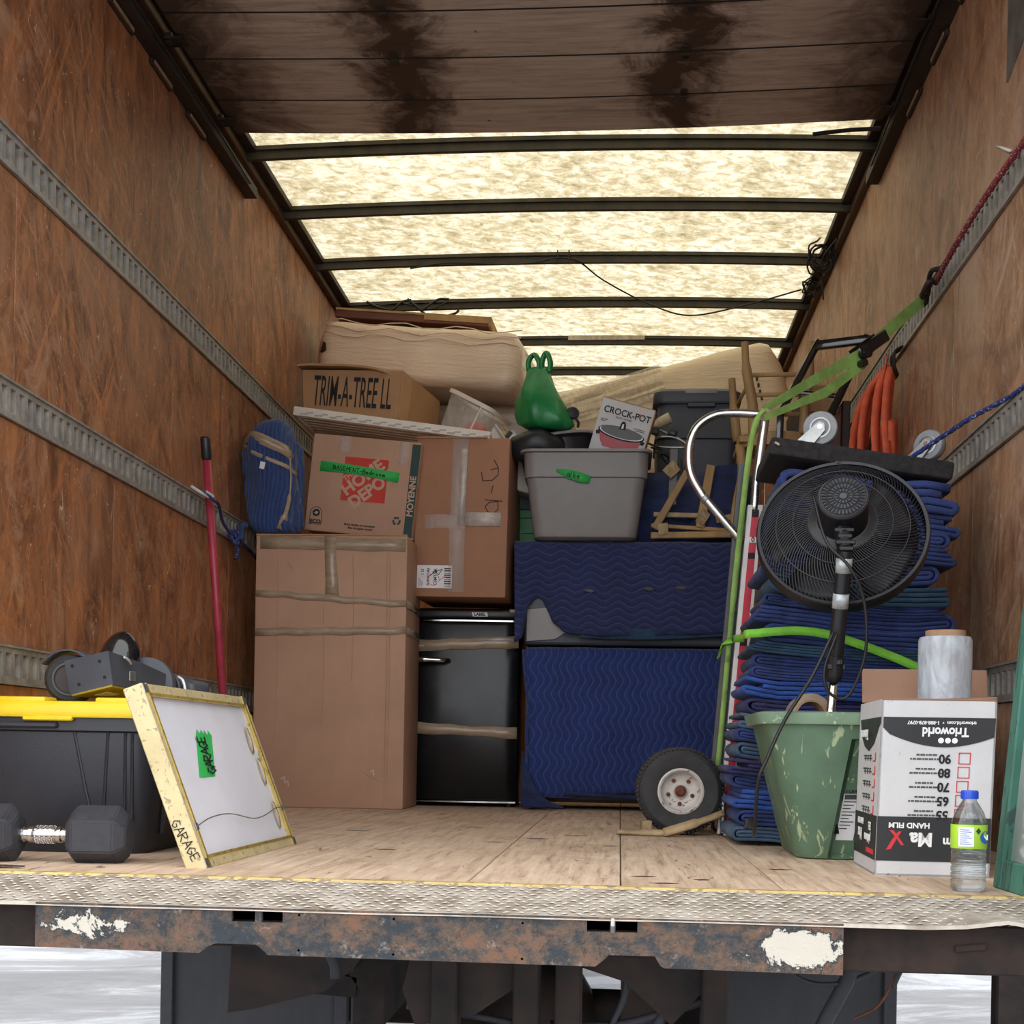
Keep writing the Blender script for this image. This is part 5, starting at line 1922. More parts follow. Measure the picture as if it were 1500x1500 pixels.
for nm, mt, pts, d in (('printed_pot', 'pot_red', [(-0.090, 0.165)] + [(-0.075, 0.125), (-0.06, 0.105), (0.065, 0.105), (0.082, 0.125), (0.094, 0.165)], 0.0),
                       ('printed_rim', 'ink', ell(0.002, 0.172, 0.098, 0.027), 0.0006), ('printed_band', 'steel', ell(0.002, 0.174, 0.092, 0.023), 0.0010),
                       ('printed_lid', 'pot_grey', ell(0.002, 0.176, 0.088, 0.023), 0.0014), ('printed_grip', 'ink', [(-0.103, 0.160), (-0.086, 0.167), (-0.084, 0.150), (-0.098, 0.146)], 0.0008),
                       ('printed_grip', 'ink', [(0.106, 0.160), (0.090, 0.167), (0.088, 0.150), (0.100, 0.146)], 0.0008), ('printed_knob', 'ink', [(-0.012, 0.188), (0.014, 0.188), (0.012, 0.210), (0.006, 0.222), (-0.006, 0.222), (-0.010, 0.210)], 0.0018),
                       ('printed_glint', 'whiteprint', [(-0.004, 0.192), (0.005, 0.192), (0.003, 0.212), (-0.003, 0.212)], 0.0022)):
    quad_patch(nm, t, mt, pts, 0.0005, 'XZ', y - d)

t = thing('roaster_pan', 'dark oval roaster pan with black handle standing in the grey tote under the green bag', 'pan', (-0.27, 5.62, 1.40), (0, rad(-9), 0))
bm = BM()
def oval(rx, ry, z, n=28):
    return [Vector((rx * cos(2 * pi * i / n), 0.12 + ry * sin(2 * pi * i / n), z)) for i in range(n)]
loft(bm, [oval(0.13, 0.10, 0.0), oval(0.15, 0.12, 0.02), oval(0.155, 0.125, 0.13), oval(0.175, 0.14, 0.14), oval(0.178, 0.143, 0.148), oval(0.165, 0.13, 0.150), oval(0.145, 0.115, 0.13), oval(0.13, 0.10, 0.02)])
obj('pan', bm, 'black_plastic', t, 'auto')
bm = BM()
loft(bm, [oval(0.180, 0.145, 0.140), oval(0.182, 0.147, 0.149), oval(0.172, 0.137, 0.153)], False)
obj('pan_rim', bm, 'grey_plastic', t, True)
bm = BM()
tube(bm, smooth_path([(0.10, 0.0, 0.16), (0.105, 0.0, 0.18), (0.095, 0.0, 0.20)], 4), 0.006, 8)
lathe(bm, [(0.004, -0.012), (0.022, -0.010), (0.028, 0), (0.022, 0.010), (0.004, 0.012)], 16, axis_mat((0.088, 0.0, 0.222), (0.3, -1, 0)))
obj('knob', bm, 'black_plastic', t, 'auto')
t = thing('black_bag', 'crumpled black bag in the left corner of the grey tote beneath the green bag', 'bag', (-0.36, 5.64, 1.44))
bm = BM()
loft(bm, [[(( 0.12 * f) * cos(a) * (1 + 0.15 * nz(cos(a), sin(a), z * 9)), 0.10 * f * sin(a), z + 0.012 * sin(3 * a)) for a in [2 * pi * i / 20 for i in range(20)]] for z, f in ((0, 0.8), (0.03, 1.0), (0.07, 1.05), (0.10, 0.9), (0.12, 0.4))])
obj('bag', bm, 'black_plastic', t, True)

t = thing('carrier_bag', 'green plastic carrier bag with knotted handles sitting on the roaster pan', 'bag', (-0.35, 5.62, 1.565))
prof = [(0.0, 0.03, 0.085, 0.07), (0.02, 0.02, 0.108, 0.09), (0.06, 0.008, 0.105, 0.09), (0.11, -0.004, 0.098, 0.08), (0.16, -0.010, 0.078, 0.065), (0.20, -0.012, 0.058, 0.045), (0.235, -0.014, 0.045, 0.03), (0.25, -0.014, 0.042, 0.022)]
bm = BM()
R = []
for z, cx, rx, ry in prof:
    R.append([Vector((cx + rx * cos(a) * (1 + 0.10 * sin(4 * a + z * 25) + 0.12 * nz(cos(a) * 2, sin(a) * 2, z * 12)), ry * sin(a) * (1 + 0.14 * sin(5 * a - z * 18)), z + 0.008 * nz(cos(a) * 2, z * 9, sin(a)))) for a in [2 * pi * i / 30 for i in range(30)]])
loft(bm, R)
obj('bag', bm, 'bag_green', t, True)
for x0, x1, zt in ((-0.050, -0.014, 0.305), (0.006, 0.032, 0.312)):
    bm = BM()
    strap(bm, smooth_path([(x0, 0, 0.235), (x0 - 0.004, -0.01, 0.275), ((x0 + x1) / 2, -0.012, zt), (x1 + 0.004, -0.006, 0.275), (x1, 0.0, 0.235)], 5), (1, 0.3, 0.5), 0.022, 0.005)
    obj('bag_handle', bm, 'bag_green', t, True)

# ---- things behind and between
t = thing('clear_bin', 'clear plastic bin with white rim holding a red cloth, behind the slatted panel', 'bin', (-0.745, 5.75, 1.555), (0, rad(28), rad(-12)))
bm = BM()
loft(bm, [rrect(0.17, 0.22, 0.03, 0.0, 5, 0, 0.15), rrect(0.21, 0.27, 0.035, 0.185, 5, 0, 0.15)], False)
obj('bin_wall', bm, 'clear_bin', t, True)
bm = BM()
loft(bm, [rrect(0.205, 0.265, 0.035, 0.18, 5, 0, 0.15), rrect(0.232, 0.29, 0.045, 0.18, 5, 0, 0.15), rrect(0.236, 0.294, 0.047, 0.196, 5, 0, 0.15), rrect(0.205, 0.265, 0.035, 0.198, 5, 0, 0.15)], False)
obj('bin_rim', bm, 'white_plastic', t, 'auto')
bm = BM()
tube(bm, [(0.06, 0.012, 0.18), (0.055, 0.03, 0.02)], 0.004, 6)
obj('bin_edge', bm, 'white_plastic', t)
t = thing('red_cloth', 'crumpled red cloth lying inside the clear bin', 'cloth', (-0.655, 5.80, 1.59))
bm = BM()
loft(bm, [[(0.055 * f * cos(a) * (1 + 0.3 * nz(cos(a) * 2, sin(a) * 2, z * 20)), 0.10 + 0.05 * f * sin(a), z + 0.01 * sin(3 * a)) for a in [2 * pi * i / 18 for i in range(18)]] for z, f in ((0, 0.7), (0.02, 1.0), (0.045, 0.9), (0.065, 0.5))])
obj('cloth', bm, 'red_cloth', t, True)

t = thing('open_carton', 'small opened grey-white carton with torn flaps, between brown carton and green bag', 'box', (-0.535, 5.75, 1.515), (0, rad(8), rad(-20)))
bm = BM()
loft(bm, [[(-0.07, 0, 0), (0.075, 0, 0), (0.075, 0.12, 0), (-0.07, 0.12, 0)], [(-0.035, 0.0, 0.09), (0.07, 0.0, 0.05), (0.07, 0.12, 0.05), (-0.035, 0.12, 0.09)]])
obj('carton', bm, 'carton_white', t)
for pts in ([(-0.035, 0.0, 0.09), (-0.02, -0.02, 0.098), (0.045, -0.035, 0.035), (0.03, -0.01, 0.03)], [(0.02, 0.0, 0.075), (0.065, -0.02, 0.078), (0.12, -0.03, 0.030), (0.06, -0.02, 0.035)], [(-0.075, 0.02, 0.02), (-0.035, 0.0, 0.09), (-0.03, 0.05, 0.09), (-0.09, 0.06, 0.02)]):
    bm = BM()
    bm.faces.new([bm.verts.new(p) for p in pts])
    thicken(obj('flap', bm, 'carton_white', t), 0.004)
for a, mt in ((0.028, 'yellow_edge'), (0.052, 'pot_grey'), (0.070, 'paper')):
    bm = BM()
    box(bm, (a, -0.024, 0.066 - (a - 0.03) * 0.5), (0.022, 0.003, 0.034), (0, rad(35), 0), 0.001, 1)
    obj('print_patch', bm, mt, t)
bm = BM()
t2 = thing('beige_carton', 'beige carton corner showing between the brown carton and the grey tote', 'box', (-0.44, 5.80, 1.345), (0, rad(16), rad(10)))
bb(bm, -0.06, 0.06, 0, 0.2, 0, 0.15, 0.004, 1)
obj('carton', bm, 'white_plastic', t2)
bm = BM()
box(bm, (-0.02, -0.004, 0.145), (0.06, 0.02, 0.03), (0, rad(20), 0), 0.004, 1)
obj('black_clip', bm, 'black_plastic', t2)
t = thing('green_crate', 'green plastic crate with latch squeezed behind the brown carton and grey tote', 'crate', (-0.41, 5.92, 1.098))
bm = BM()
loft(bm, [rrect(0.16, 0.2, 0.015, 0, 4, 0, 0.1), rrect(0.17, 0.21, 0.015, 0.15, 4, 0, 0.1), rrect(0.19, 0.23, 0.018, 0.152, 4, 0, 0.1), rrect(0.19, 0.23, 0.018, 0.185, 4, 0, 0.1)])
bb(bm, -0.07, 0.07, -0.012, 0.0, 0.085, 0.092)
obj('crate', bm, 'crate_green', t, 'auto')
bm = BM()
loft(bm, [[(-0.05, -0.03, 0.185), (0.03, -0.03, 0.185), (0.03, 0.03, 0.185), (-0.05, 0.03, 0.185)], [(-0.03, -0.02, 0.275), (0.005, -0.02, 0.275), (0.005, 0.02, 0.275), (-0.03, 0.02, 0.275)]])
obj('latch_block', bm, 'dark_plastic', t)
for x, z in ((-0.055, 0.205), (0.03, 0.20)):
    bm = BM()
    box(bm, (x, -0.03, z), (0.018, 0.02, 0.04), (0, 0.3, 0), 0.004, 1)
    obj('latch', bm, 'crate_green', t)

# ---- slate tote with lid
t = thing('lidded_tote', 'slate-grey lidded tote standing high behind the hand truck handle', 'tote', (0.315, 6.08, 1.112))
tote_body(t, 0.33, 0.40, 0.375, 0.45, 0.690, 'dark_plastic', 0.03, 0.52, 0.04)
bm = BM()
for x0, x1 in ((-0.040, -0.034), (0.075, 0.071)):
    bm = BM()
    tube(bm, [(x0, 0.02, 0.665), (x1, 0.045, 0.02)], 0.006, 6)
    obj('moulded_rib', bm, 'dark_plastic', t, 'auto')
bm = BM()
bb(bm, -0.045, 0.08, -0.002, 0.03, 0.660, 0.685, 0.005, 1)
obj('latch_block', bm, 'dark_plastic', t, 'auto')
bm = BM()
loft(bm, [rrect(0.385, 0.46, 0.05, 0.682, 6, 0, 0.225), rrect(0.392, 0.467, 0.052, 0.695, 6, 0, 0.225), rrect(0.385, 0.46, 0.05, 0.730, 6, 0, 0.225), rrect(0.35, 0.42, 0.04, 0.745, 6, 0, 0.225)])
ld = obj('lid', bm, 'dark_plastic', t, 'auto')
bm = BM()
bb(bm, -0.055, 0.085, -0.010, 0.06, 0.718, 0.742, 0.006, 2)
obj('lid_handle', bm, 'grey_plastic', ld, 'auto')

# ---- desk lamp arm and cables heaped beside the tote
t = thing('lamp_arm', 'folded lamp with beige barrel and thin metal rods, lying behind the slow cooker box', 'lamp', (0.14, 5.88, 1.32))
bm = BM()
lathe(bm, [(0.018, -0.05), (0.024, -0.05), (0.020, 0.04), (0.016, 0.055)], 16, axis_mat((0.005, 0.0, 0.335), (-1, 0.2, -0.45)))
obj('barrel', bm, 'shade', t, 'auto')
for pts in ([(0.0, 0, 0.275), (0.07, 0.0, 0.272), (0.13, -0.01, 0.235)], [(0.0, 0.01, 0.232), (0.13, 0.0, 0.228)], [(-0.02, 0.01, 0.32), (0.09, 0.0, 0.265)]):
    bm = BM()
    tube(bm, smooth_path(pts, 4), 0.006, 8)
    obj('rod', bm, 'steel', t, True)
for (x, z, s) in ((-0.03, 0.365, 0.030), (0.06, 0.29, 0.026), (-0.02, 0.30, 0.03)):
    bm = BM()
    box(bm, (x, 0.0, z), (s * 1.6, 0.04, s), (0, rad(20), 0), 0.008, 2)
    obj('joint', bm, 'black_plastic', t, 'auto')
for k in range(6):
    bm = BM()
    pts = [(0.02 * k - 0.05, 0.0, 0.25 - 0.02 * k), (0.05 - 0.01 * k, -0.02, 0.20), (0.08, -0.02 + 0.01 * k, 0.12 + 0.01 * k), (0.03 + 0.012 * k, -0.01, 0.05), (0.10, 0, 0.02 * k), (0.14 - 0.02 * k, 0, 0.18)]
    tube(bm, smooth_path(pts, 6), 0.0045, 6)
    obj('cable', bm, 'cable', t, True)

# ---- wooden furniture frame taped up under the slate tote
t = thing('taped_table', 'small upturned wooden table bound in brown tape and navy cloth beside the grey tote', 'table', (0.25, 5.64, 1.108))
bm = BM()
loft(bm, [[(-0.20 + 0.49 * i / 12, 0.08 + 0.02 * sin(i * 1.7) + d, z + 0.012 * sin(i * 2.1)) for i in range(13)] + [(0.29 - 0.49 * i / 12, 0.30, z) for i in range(13)] for d, z in ((0.0, 0.0), (-0.02, 0.06), (-0.01, 0.15), (0.03, 0.25), (0.08, 0.31))])
obj('cloth_cover', bm, 'navy_plain', t, True)
bm = BM()
loft(bm, [[(x, 0.02 + 0.02 * nz(x * 9, z * 9, 2), z) for x, z in ((0.08, 0.31), (0.23, 0.325))], [(x, 0.0, z) for x, z in ((0.07, 0.16), (0.245, 0.17))], [(x, 0.0, z) for x, z in ((0.06, 0.05), (0.24, 0.04))]], False, False)
thicken(obj('cloth_flap', bm, 'navy_plain', t), 0.012)


def stick(name, a, b, w_, mt, d=0.022):
    bm = BM()
    a, b = Vector(a), Vector(b)
    m = axis_mat((a + b) / 2, b - a, (0, 1, 0)).to_3x3().to_4x4()
    box(bm, (a + b) / 2, (w_, d, (b - a).length), m, 0.003, 1)
    return obj(name, bm, mt, t)


stick('rail', (-0.14, -0.02, 0.022), (0.27, -0.02, 0.030), 0.026, 'wood')
stick('rail', (-0.14, -0.01, 0.065), (0.25, -0.01, 0.042), 0.016, 'wood')
stick('rail', (-0.13, 0.02, 0.115), (0.09, 0.02, 0.110), 0.020, 'wedge')
stick('leg', (-0.125, -0.015, 0.05), (0.005, -0.015, 0.285), 0.030, 'wood')
stick('leg', (0.060, -0.02, 0.055), (0.100, -0.02, 0.31), 0.036, 'wood')
stick('leg', (-0.055, 0.0, 0.15), (-0.05, 0.0, 0.38), 0.036, 'pot_grey')
for a, b, w_ in (((-0.08, -0.035, 0.27), (-0.04, -0.032, 0.31), 0.05), ((0.055, -0.036, 0.07), (0.085, -0.036, 0.12), 0.04), ((-0.11, -0.035, 0.045), (-0.07, -0.035, 0.05), 0.045), ((0.22, -0.035, 0.02), (0.26, -0.035, 0.06), 0.04)):
    bm = BM()
    strap(bm, [a, Vector(a).lerp(Vector(b), 0.5) + Vector((0, -0.004, 0)), b], (0.3, 0, 1), w_, 0.002)
    obj('tape', bm, 'wedge', t)
stick('block', (0.125, -0.02, 0.085), (0.19, -0.02, 0.10), 0.026, 'card3')

# ---- blond wooden chair standing upside down in the pile
t = thing('wooden_chair', 'blond wooden chair packed upside down beside the slate tote, its legs pointing up', 'chair', (0.57, 5.2, 1.03))
for pts, rr in (([(-0.128, 0.0, 0.765), (-0.120, 0.0, 0.66), (-0.095, 0.0, 0.53), (-0.090, 0.0, 0.42)], [0.014, 0.019, 0.020, 0.018]),
                ([(-0.165, 0.12, 0.66), (-0.155, 0.12, 0.55), (-0.14, 0.12, 0.42)], [0.014, 0.018, 0.018]),
                ([(0.120, 0.0, 0.765), (0.115, 0.0, 0.66), (0.10, 0.0, 0.53), (0.095, 0.0, 0.42)], [0.014, 0.018, 0.018, 0.018]),
                ([(0.145, 0.12, 0.66), (0.138, 0.12, 0.55), (0.13, 0.12, 0.42)], [0.014, 0.018, 0.018])):
    bm = BM()
    tube(bm, smooth_path(pts, 4), [rr[min(int(k / 4), len(rr) - 1)] for k in range((len(pts) - 1) * 4 + 1)], 10)
    obj('leg', bm, 'wood', t, True)
for z, x0, x1 in ((0.640, -0.115, 0.115), (0.565, -0.10, 0.105), (0.49, -0.093, 0.10)):
    bm = BM()
    tube(bm, [(x0, 0.0, z), (0, -0.002, z + 0.002), (x1, 0.0, z + 0.002)], 0.0085, 8)
    obj('stretcher', bm, 'wood', t, True)
bm = BM()
R = []
for k in range(20):
    a = rad(180 + 180 * k / 19)
    R.append([Vector((0.145 * cos(a) * s, 0.10 + 0.13 * sin(a) * s, z)) for s, z in ((1.0, 0.375), (1.0, 0.425), (0.86, 0.425), (0.86, 0.375))])
loft(bm, R)
bb(bm, -0.14, 0.14, 0.0, 0.30, 0.39, 0.41)
obj('seat', bm, 'wood', t, 'auto')
for s, pts in ((-1, [(-0.135, 0.05, 0.39), (-0.125, 0.05, 0.28), (-0.145, 0.05, 0.15), (-0.150, 0.05, 0.04)]), (1, [(0.135, 0.2, 0.39), (0.13, 0.2, 0.2), (0.145, 0.2, 0.04)])):
    bm = BM()
    tube(bm, smooth_path(pts, 4), 0.018, 10)
    obj('back_post', bm, 'wood', t, True)
bm = BM()
tube(bm, [(-0.10, 0.0, 0.63), (-0.148, 0.12, 0.55)], 0.007, 8)
obj('stretcher', bm, 'wood', t, True)

# ---- dark cabinet and black tubular frame against the right wall
t = thing('dark_cabinet', 'narrow dark wooden cabinet with an orange-brown top piece behind the grey caster', 'cabinet', (0.735, 5.3, 0.0))
bm = BM()
bb(bm, -0.075, -0.045, 0, 0.4, 0, 1.62, 0.003, 1)
bb(bm, 0.09, 0.12, 0, 0.4, 0, 1.60, 0.003, 1)
obj('side_panel', bm, 'wood_dark', t)
bm = BM()
bb(bm, -0.045, 0.09, 0.02, 0.4, 0, 1.58, 0.003, 1)
obj('door', bm, 'wood_red', t)
bm = BM()
bb(bm, -0.040, 0.075, -0.005, 0.3, 1.555, 1.66, 0.004, 1)
obj('top_block', bm, 'wood', t)
t = thing('tube_frame', 'black square-tube frame leaning on the right wall behind the green ratchet strap', 'frame', (0.72, 4.86, 1.30))
for a, b, w_ in (((-0.045, 0.05, 0.395), (0.115, 0.0, 0.400), 0.030), ((-0.045, 0.05, 0.405), (-0.145, 0.30, 0.215), 0.026), ((0.115, 0.0, 0.405), (0.02, 0.28, 0.17), 0.030), ((-0.145, 0.30, 0.215), (-0.15, 0.32, -0.05), 0.026),
                 ((0.02, 0.28, 0.17), (0.012, 0.30, -0.05), 0.03), ((-0.11, 0.22, 0.275), (0.045, 0.2, 0.255), 0.016)):
    bm = BM()
    a, b = Vector(a), Vector(b)
    box(bm, (a + b) / 2, (w_, w_, (b - a).length + w_ * 0.6), axis_mat((a + b) / 2, b - a, (0, 1, 0)).to_3x3().to_4x4(), 0.005, 2)
    obj('square_tube', bm, 'gloss_black', t, 'auto')
bm = BM()
tube(bm, [(-0.15, 0.30, 0.20), (-0.095, 0.17, 0.33), (-0.06, 0.08, 0.385)], 0.009, 8)
obj('worn_edge', bm, 'steel', t, True)
# ================================================================ RIGHT SIDE
# ---- hand truck seen from its side
t = thing('hand_truck', 'aluminium hand truck with looped handle, red and white side rail and pneumatic tyre', 'hand truck', (0.180, 4.06, 0.0))


def rail_x(z):
    return 0.130 + (z - 0.0) * 0.0745


for y, nm in ((0.0, 'near_rail'), (0.26, 'far_rail')):
    bm = BM()
    h0, h1 = 0.005, 0.975
    R = []
    for z in (h0, 0.25, 0.5, 0.75, h1):
        x = rail_x(z)
        R.append([(x - 0.020, y, z), (x + 0.024, y, z), (x + 0.024, y + 0.004, z), (x - 0.016, y + 0.004, z), (x - 0.016, y + 0.034, z), (x - 0.020, y + 0.034, z)])
    loft(bm, R)
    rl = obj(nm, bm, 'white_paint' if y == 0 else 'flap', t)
    if y == 0:
        bm = BM()
        R = []
        for z in (0.03, 0.3, 0.6, 0.955):
            x = rail_x(z) + 0.004
            R.append([(x - 0.0105, -0.0012, z), (x + 0.0105, -0.0012, z), (x + 0.0105, 0.0, z), (x - 0.0105, 0.0, z)])
        loft(bm, R)
        obj('red_stripe', bm, 'red_paint', rl)
        for z, mt, hh in ((0.95, 'ink', 0.011), (0.872, 'white_paint', 0.008), (0.825, 'ink', 0.009), (0.57, 'ink', 0.010), (0.32, 'ink', 0.008)):
            bm = BM()
            x = rail_x(z) + 0.004
            bb(bm, x - 0.010, x + 0.010, -0.0022, -0.0010, z - hh, z + hh)
            obj('decal_mark', bm, mt, rl)
        text(rl, '0', 0.02, (rail_x(0.872) + 0.004, -0.0026, 0.872), 'ink', 'front', 0, 1, 0.0006)
bm = BM()
R = []
for z in (0.16, 0.5, 0.9, 1.10):
    x = rail_x(z) - 0.042
    R.append([(x - 0.013, 0.02, z), (x + 0.013, 0.02, z), (x + 0.013, 0.05, z), (x - 0.013, 0.05, z)])
loft(bm, R)
obj('inner_rail', bm, 'pot_grey', t)
bm = BM()
tube(bm, smooth_path([(rail_x(0.955) + 0.002, 0.012, 0.955), (0.209, 0.012, 1.05), (0.219, 0.012, 1.15), (0.226, 0.012, 1.215), (0.228, 0.012, 1.240)], 5), 0.0145, 12)
obj('upright_tube', bm, 'alu', t, True)
bm = BM()
lathe(bm, [(0.012, -0.020), (0.0165, -0.018), (0.0165, 0.018), (0.012, 0.020)], 14, axis_mat((0.226, 0.012, 1.240), (0.3, 0, 1)))
obj('weld_collar', bm, 'tanink', t, 'auto')
bm = BM()
loop = smooth_path([(0.222, 0.012, 1.243), (0.15, 0.012, 1.248), (0.085, 0.012, 1.243), (0.035, 0.012, 1.212), (0.012, 0.012, 1.165), (0.008, 0.012, 1.11), (0.018, 0.012, 1.06), (0.045, 0.012, 1.012), (0.058, 0.012, 0.995), (0.11, 0.012, 0.935), (0.170, 0.012, 0.868)], 6)
tube(bm, loop, 0.0125, 12)
hl = obj('loop_handle', bm, 'alu', t, True)
bm = BM()
lathe(bm, [(0.0125, -0.008), (0.0145, -0.006), (0.0145, 0.006), (0.0125, 0.008)], 12, axis_mat((0.058, 0.012, 0.995), (0.6, 0, -0.7)))
obj('joint_ring', bm, 'steel', hl, 'auto')
for z in (0.14, 0.42, 0.70, 0.93):
    bm = BM()
    bb(bm, rail_x(z) - 0.012, rail_x(z) + 0.012, 0.006, 0.29, z - 0.02, z + 0.02, 0.003, 1)
    obj('cross_brace', bm, 'alu', t)
bm = BM()
bb(bm, 0.118, 0.150, -0.03, 0.32, 0.0, 0.012, 0.002, 1)
bb(bm, 0.118, 0.128, -0.03, 0.32, 0.0, 0.13, 0.002, 1)
obj('toe_plate', bm, 'alu', t)
bm = BM()
prism(bm, [(0.0, 0.115), (0.125, 0.20), (0.135, 0.08), (0.0, 0.10)], 0.012, None, 'XZ', 0.10)
tube(bm, [(0, -0.02, 0.129), (0, 0.34, 0.129)], 0.009, 10)
obj('axle_bracket', bm, 'steel', t)
for y in (-0.005, 0.32):
    bm = BM()
    W_ = axis_mat((0, y, 0.129), (0, -1, 0))
    lathe(bm, [(0.066, -0.028), (0.085, -0.040), (0.108, -0.041), (0.122, -0.031), (0.129, -0.014), (0.129, 0.014), (0.122, 0.031), (0.108, 0.041), (0.085, 0.040), (0.066, 0.028)], 48, W_, False)
    ty = obj('tyre', bm, 'tyre', t, 'auto')
    bm = BM()
    for k in range(60):
        a = 2 * pi * k / 60
        for s in (-1, 1):
            box(bm, W_ @ Vector((0.1235 * cos(a), 0.1235 * sin(a), s * 0.029)), (0.0075, 0.013, 0.005), Matrix.Rotation(-a, 4, 'Y') @ Matrix.Rotation(s * 0.5, 4, 'Z'))
    tr = obj('tread_block', bm, 'tyre', ty)
    tr['kind'] = 'stuff'
    bm = BM()
    lathe(bm, [(0.068, -0.03), (0.068, 0.032), (0.063, 0.034), (0.058, 0.030), (0.055, 0.016), (0.044, 0.006), (0.022, 0.004), (0.020, 0.014), (0.004, 0.014)], 36, W_)
    rm = obj('rim', bm, 'rim_white', ty, 'auto')
    for k in range(5):
        a = 2 * pi * k / 5 + 0.9
        bm = BM()
        lathe(bm, [(0.0065, 0.0), (0.0065, 0.006), (0.003, 0.008)], 6, W_ @ Matrix.Translation((0.037 * cos(a), 0.037 * sin(a), 0.005)))
        obj('bolt', bm, 'rust', rm)
    bm = BM()
    lathe(bm, [(0.018, 0.006), (0.018, 0.016), (0.012, 0.019), (0.010, 0.026), (0.003, 0.027)], 16, W_)
    obj('hub', bm, 'rust', rm, 'auto')

t = thing('wooden_wedge', 'torn strip of wood and tan tape lying on the deck against the hand truck tyre', 'wedge', (0.10, 3.98, 0.0))
for pts, wd_ in (([(-0.105, -0.02, 0.010), (-0.03, -0.03, 0.010), (0.05, -0.035, 0.012), (0.085, -0.04, 0.022)], [0.014] * 6 + [0.018] * 13), ([(0.03, -0.045, 0.012), (0.085, -0.05, 0.030), (0.15, -0.04, 0.052), (0.20, -0.03, 0.072)], [0.026] * 10 + [0.018] * 9)):
    bm = BM()
    strap(bm, smooth_path(pts, 6), (0, 0.55, 1), wd_, 0.008)
    obj('strip', bm, 'wedge', t, True)
bm = BM()
box(bm, (-0.02, 0.02, 0.022), (0.03, 0.03, 0.042), (0, 0, 0.2), 0.003, 1)
obj('block', bm, 'wedge', t)

# ---- stack of folded moving blankets: each one a sheet folded twice
rnd = random.Random(11)


def folded_section(Wd, th, curl, sag, ph):
    """centre line of a quilt folded in half twice, seen from its end (x, z)"""
    g = th * 1.04
    zz = [0.5 * g, 1.5 * g, 2.5 * g, 3.5 * g]
    P = []
    xr, xl = Wd, 0.0

    def run(z, xa, xb, n=13):
        for k in range(n):
            P.append((xa + (xb - xa) * k / (n - 1), z))
    run(zz[3], xr - rnd.uniform(0, .03), xl + 1.5 * g + curl)
    for k in range(1, 9):
        a = rad(90 + 180 * k / 9)
        P.append((xl + 1.5 * g + curl + 1.5 * g * cos(a) * (1 + curl * 12), 2 * g + 1.5 * g * sin(a)))
    run(zz[0], xl + 1.5 * g + curl, xr - 0.5 * g)
    for k in range(1, 5):
        a = rad(-90 + 180 * k / 5)
        P.append((xr - 0.5 * g + 0.5 * g * cos(a), g + 0.5 * g * sin(a)))
    run(zz[1], xr - 0.5 * g, xl + 1.6 * g + curl)
    for k in range(1, 5):
        a = rad(-90 - 180 * k / 5)
        P.append((xl + 1.6 * g + curl + 0.5 * g * cos(a), 2 * g + 0.5 * g * sin(a)))
    run(zz[2], xl + 1.6 * g + curl, xr - rnd.uniform(0.002, .05))
    return P


def stack_left(z):
    pts = [(0, 0.292), (0.16, 0.292), (0.43, 0.328), (0.7, 0.372), (1.0, 0.402)]
    for (a, b), (c, d) in zip(pts[:-1], pts[1:]):
        if z <= c:
            return b + (d - b) * (z - a) / (c - a)
    return 0.402


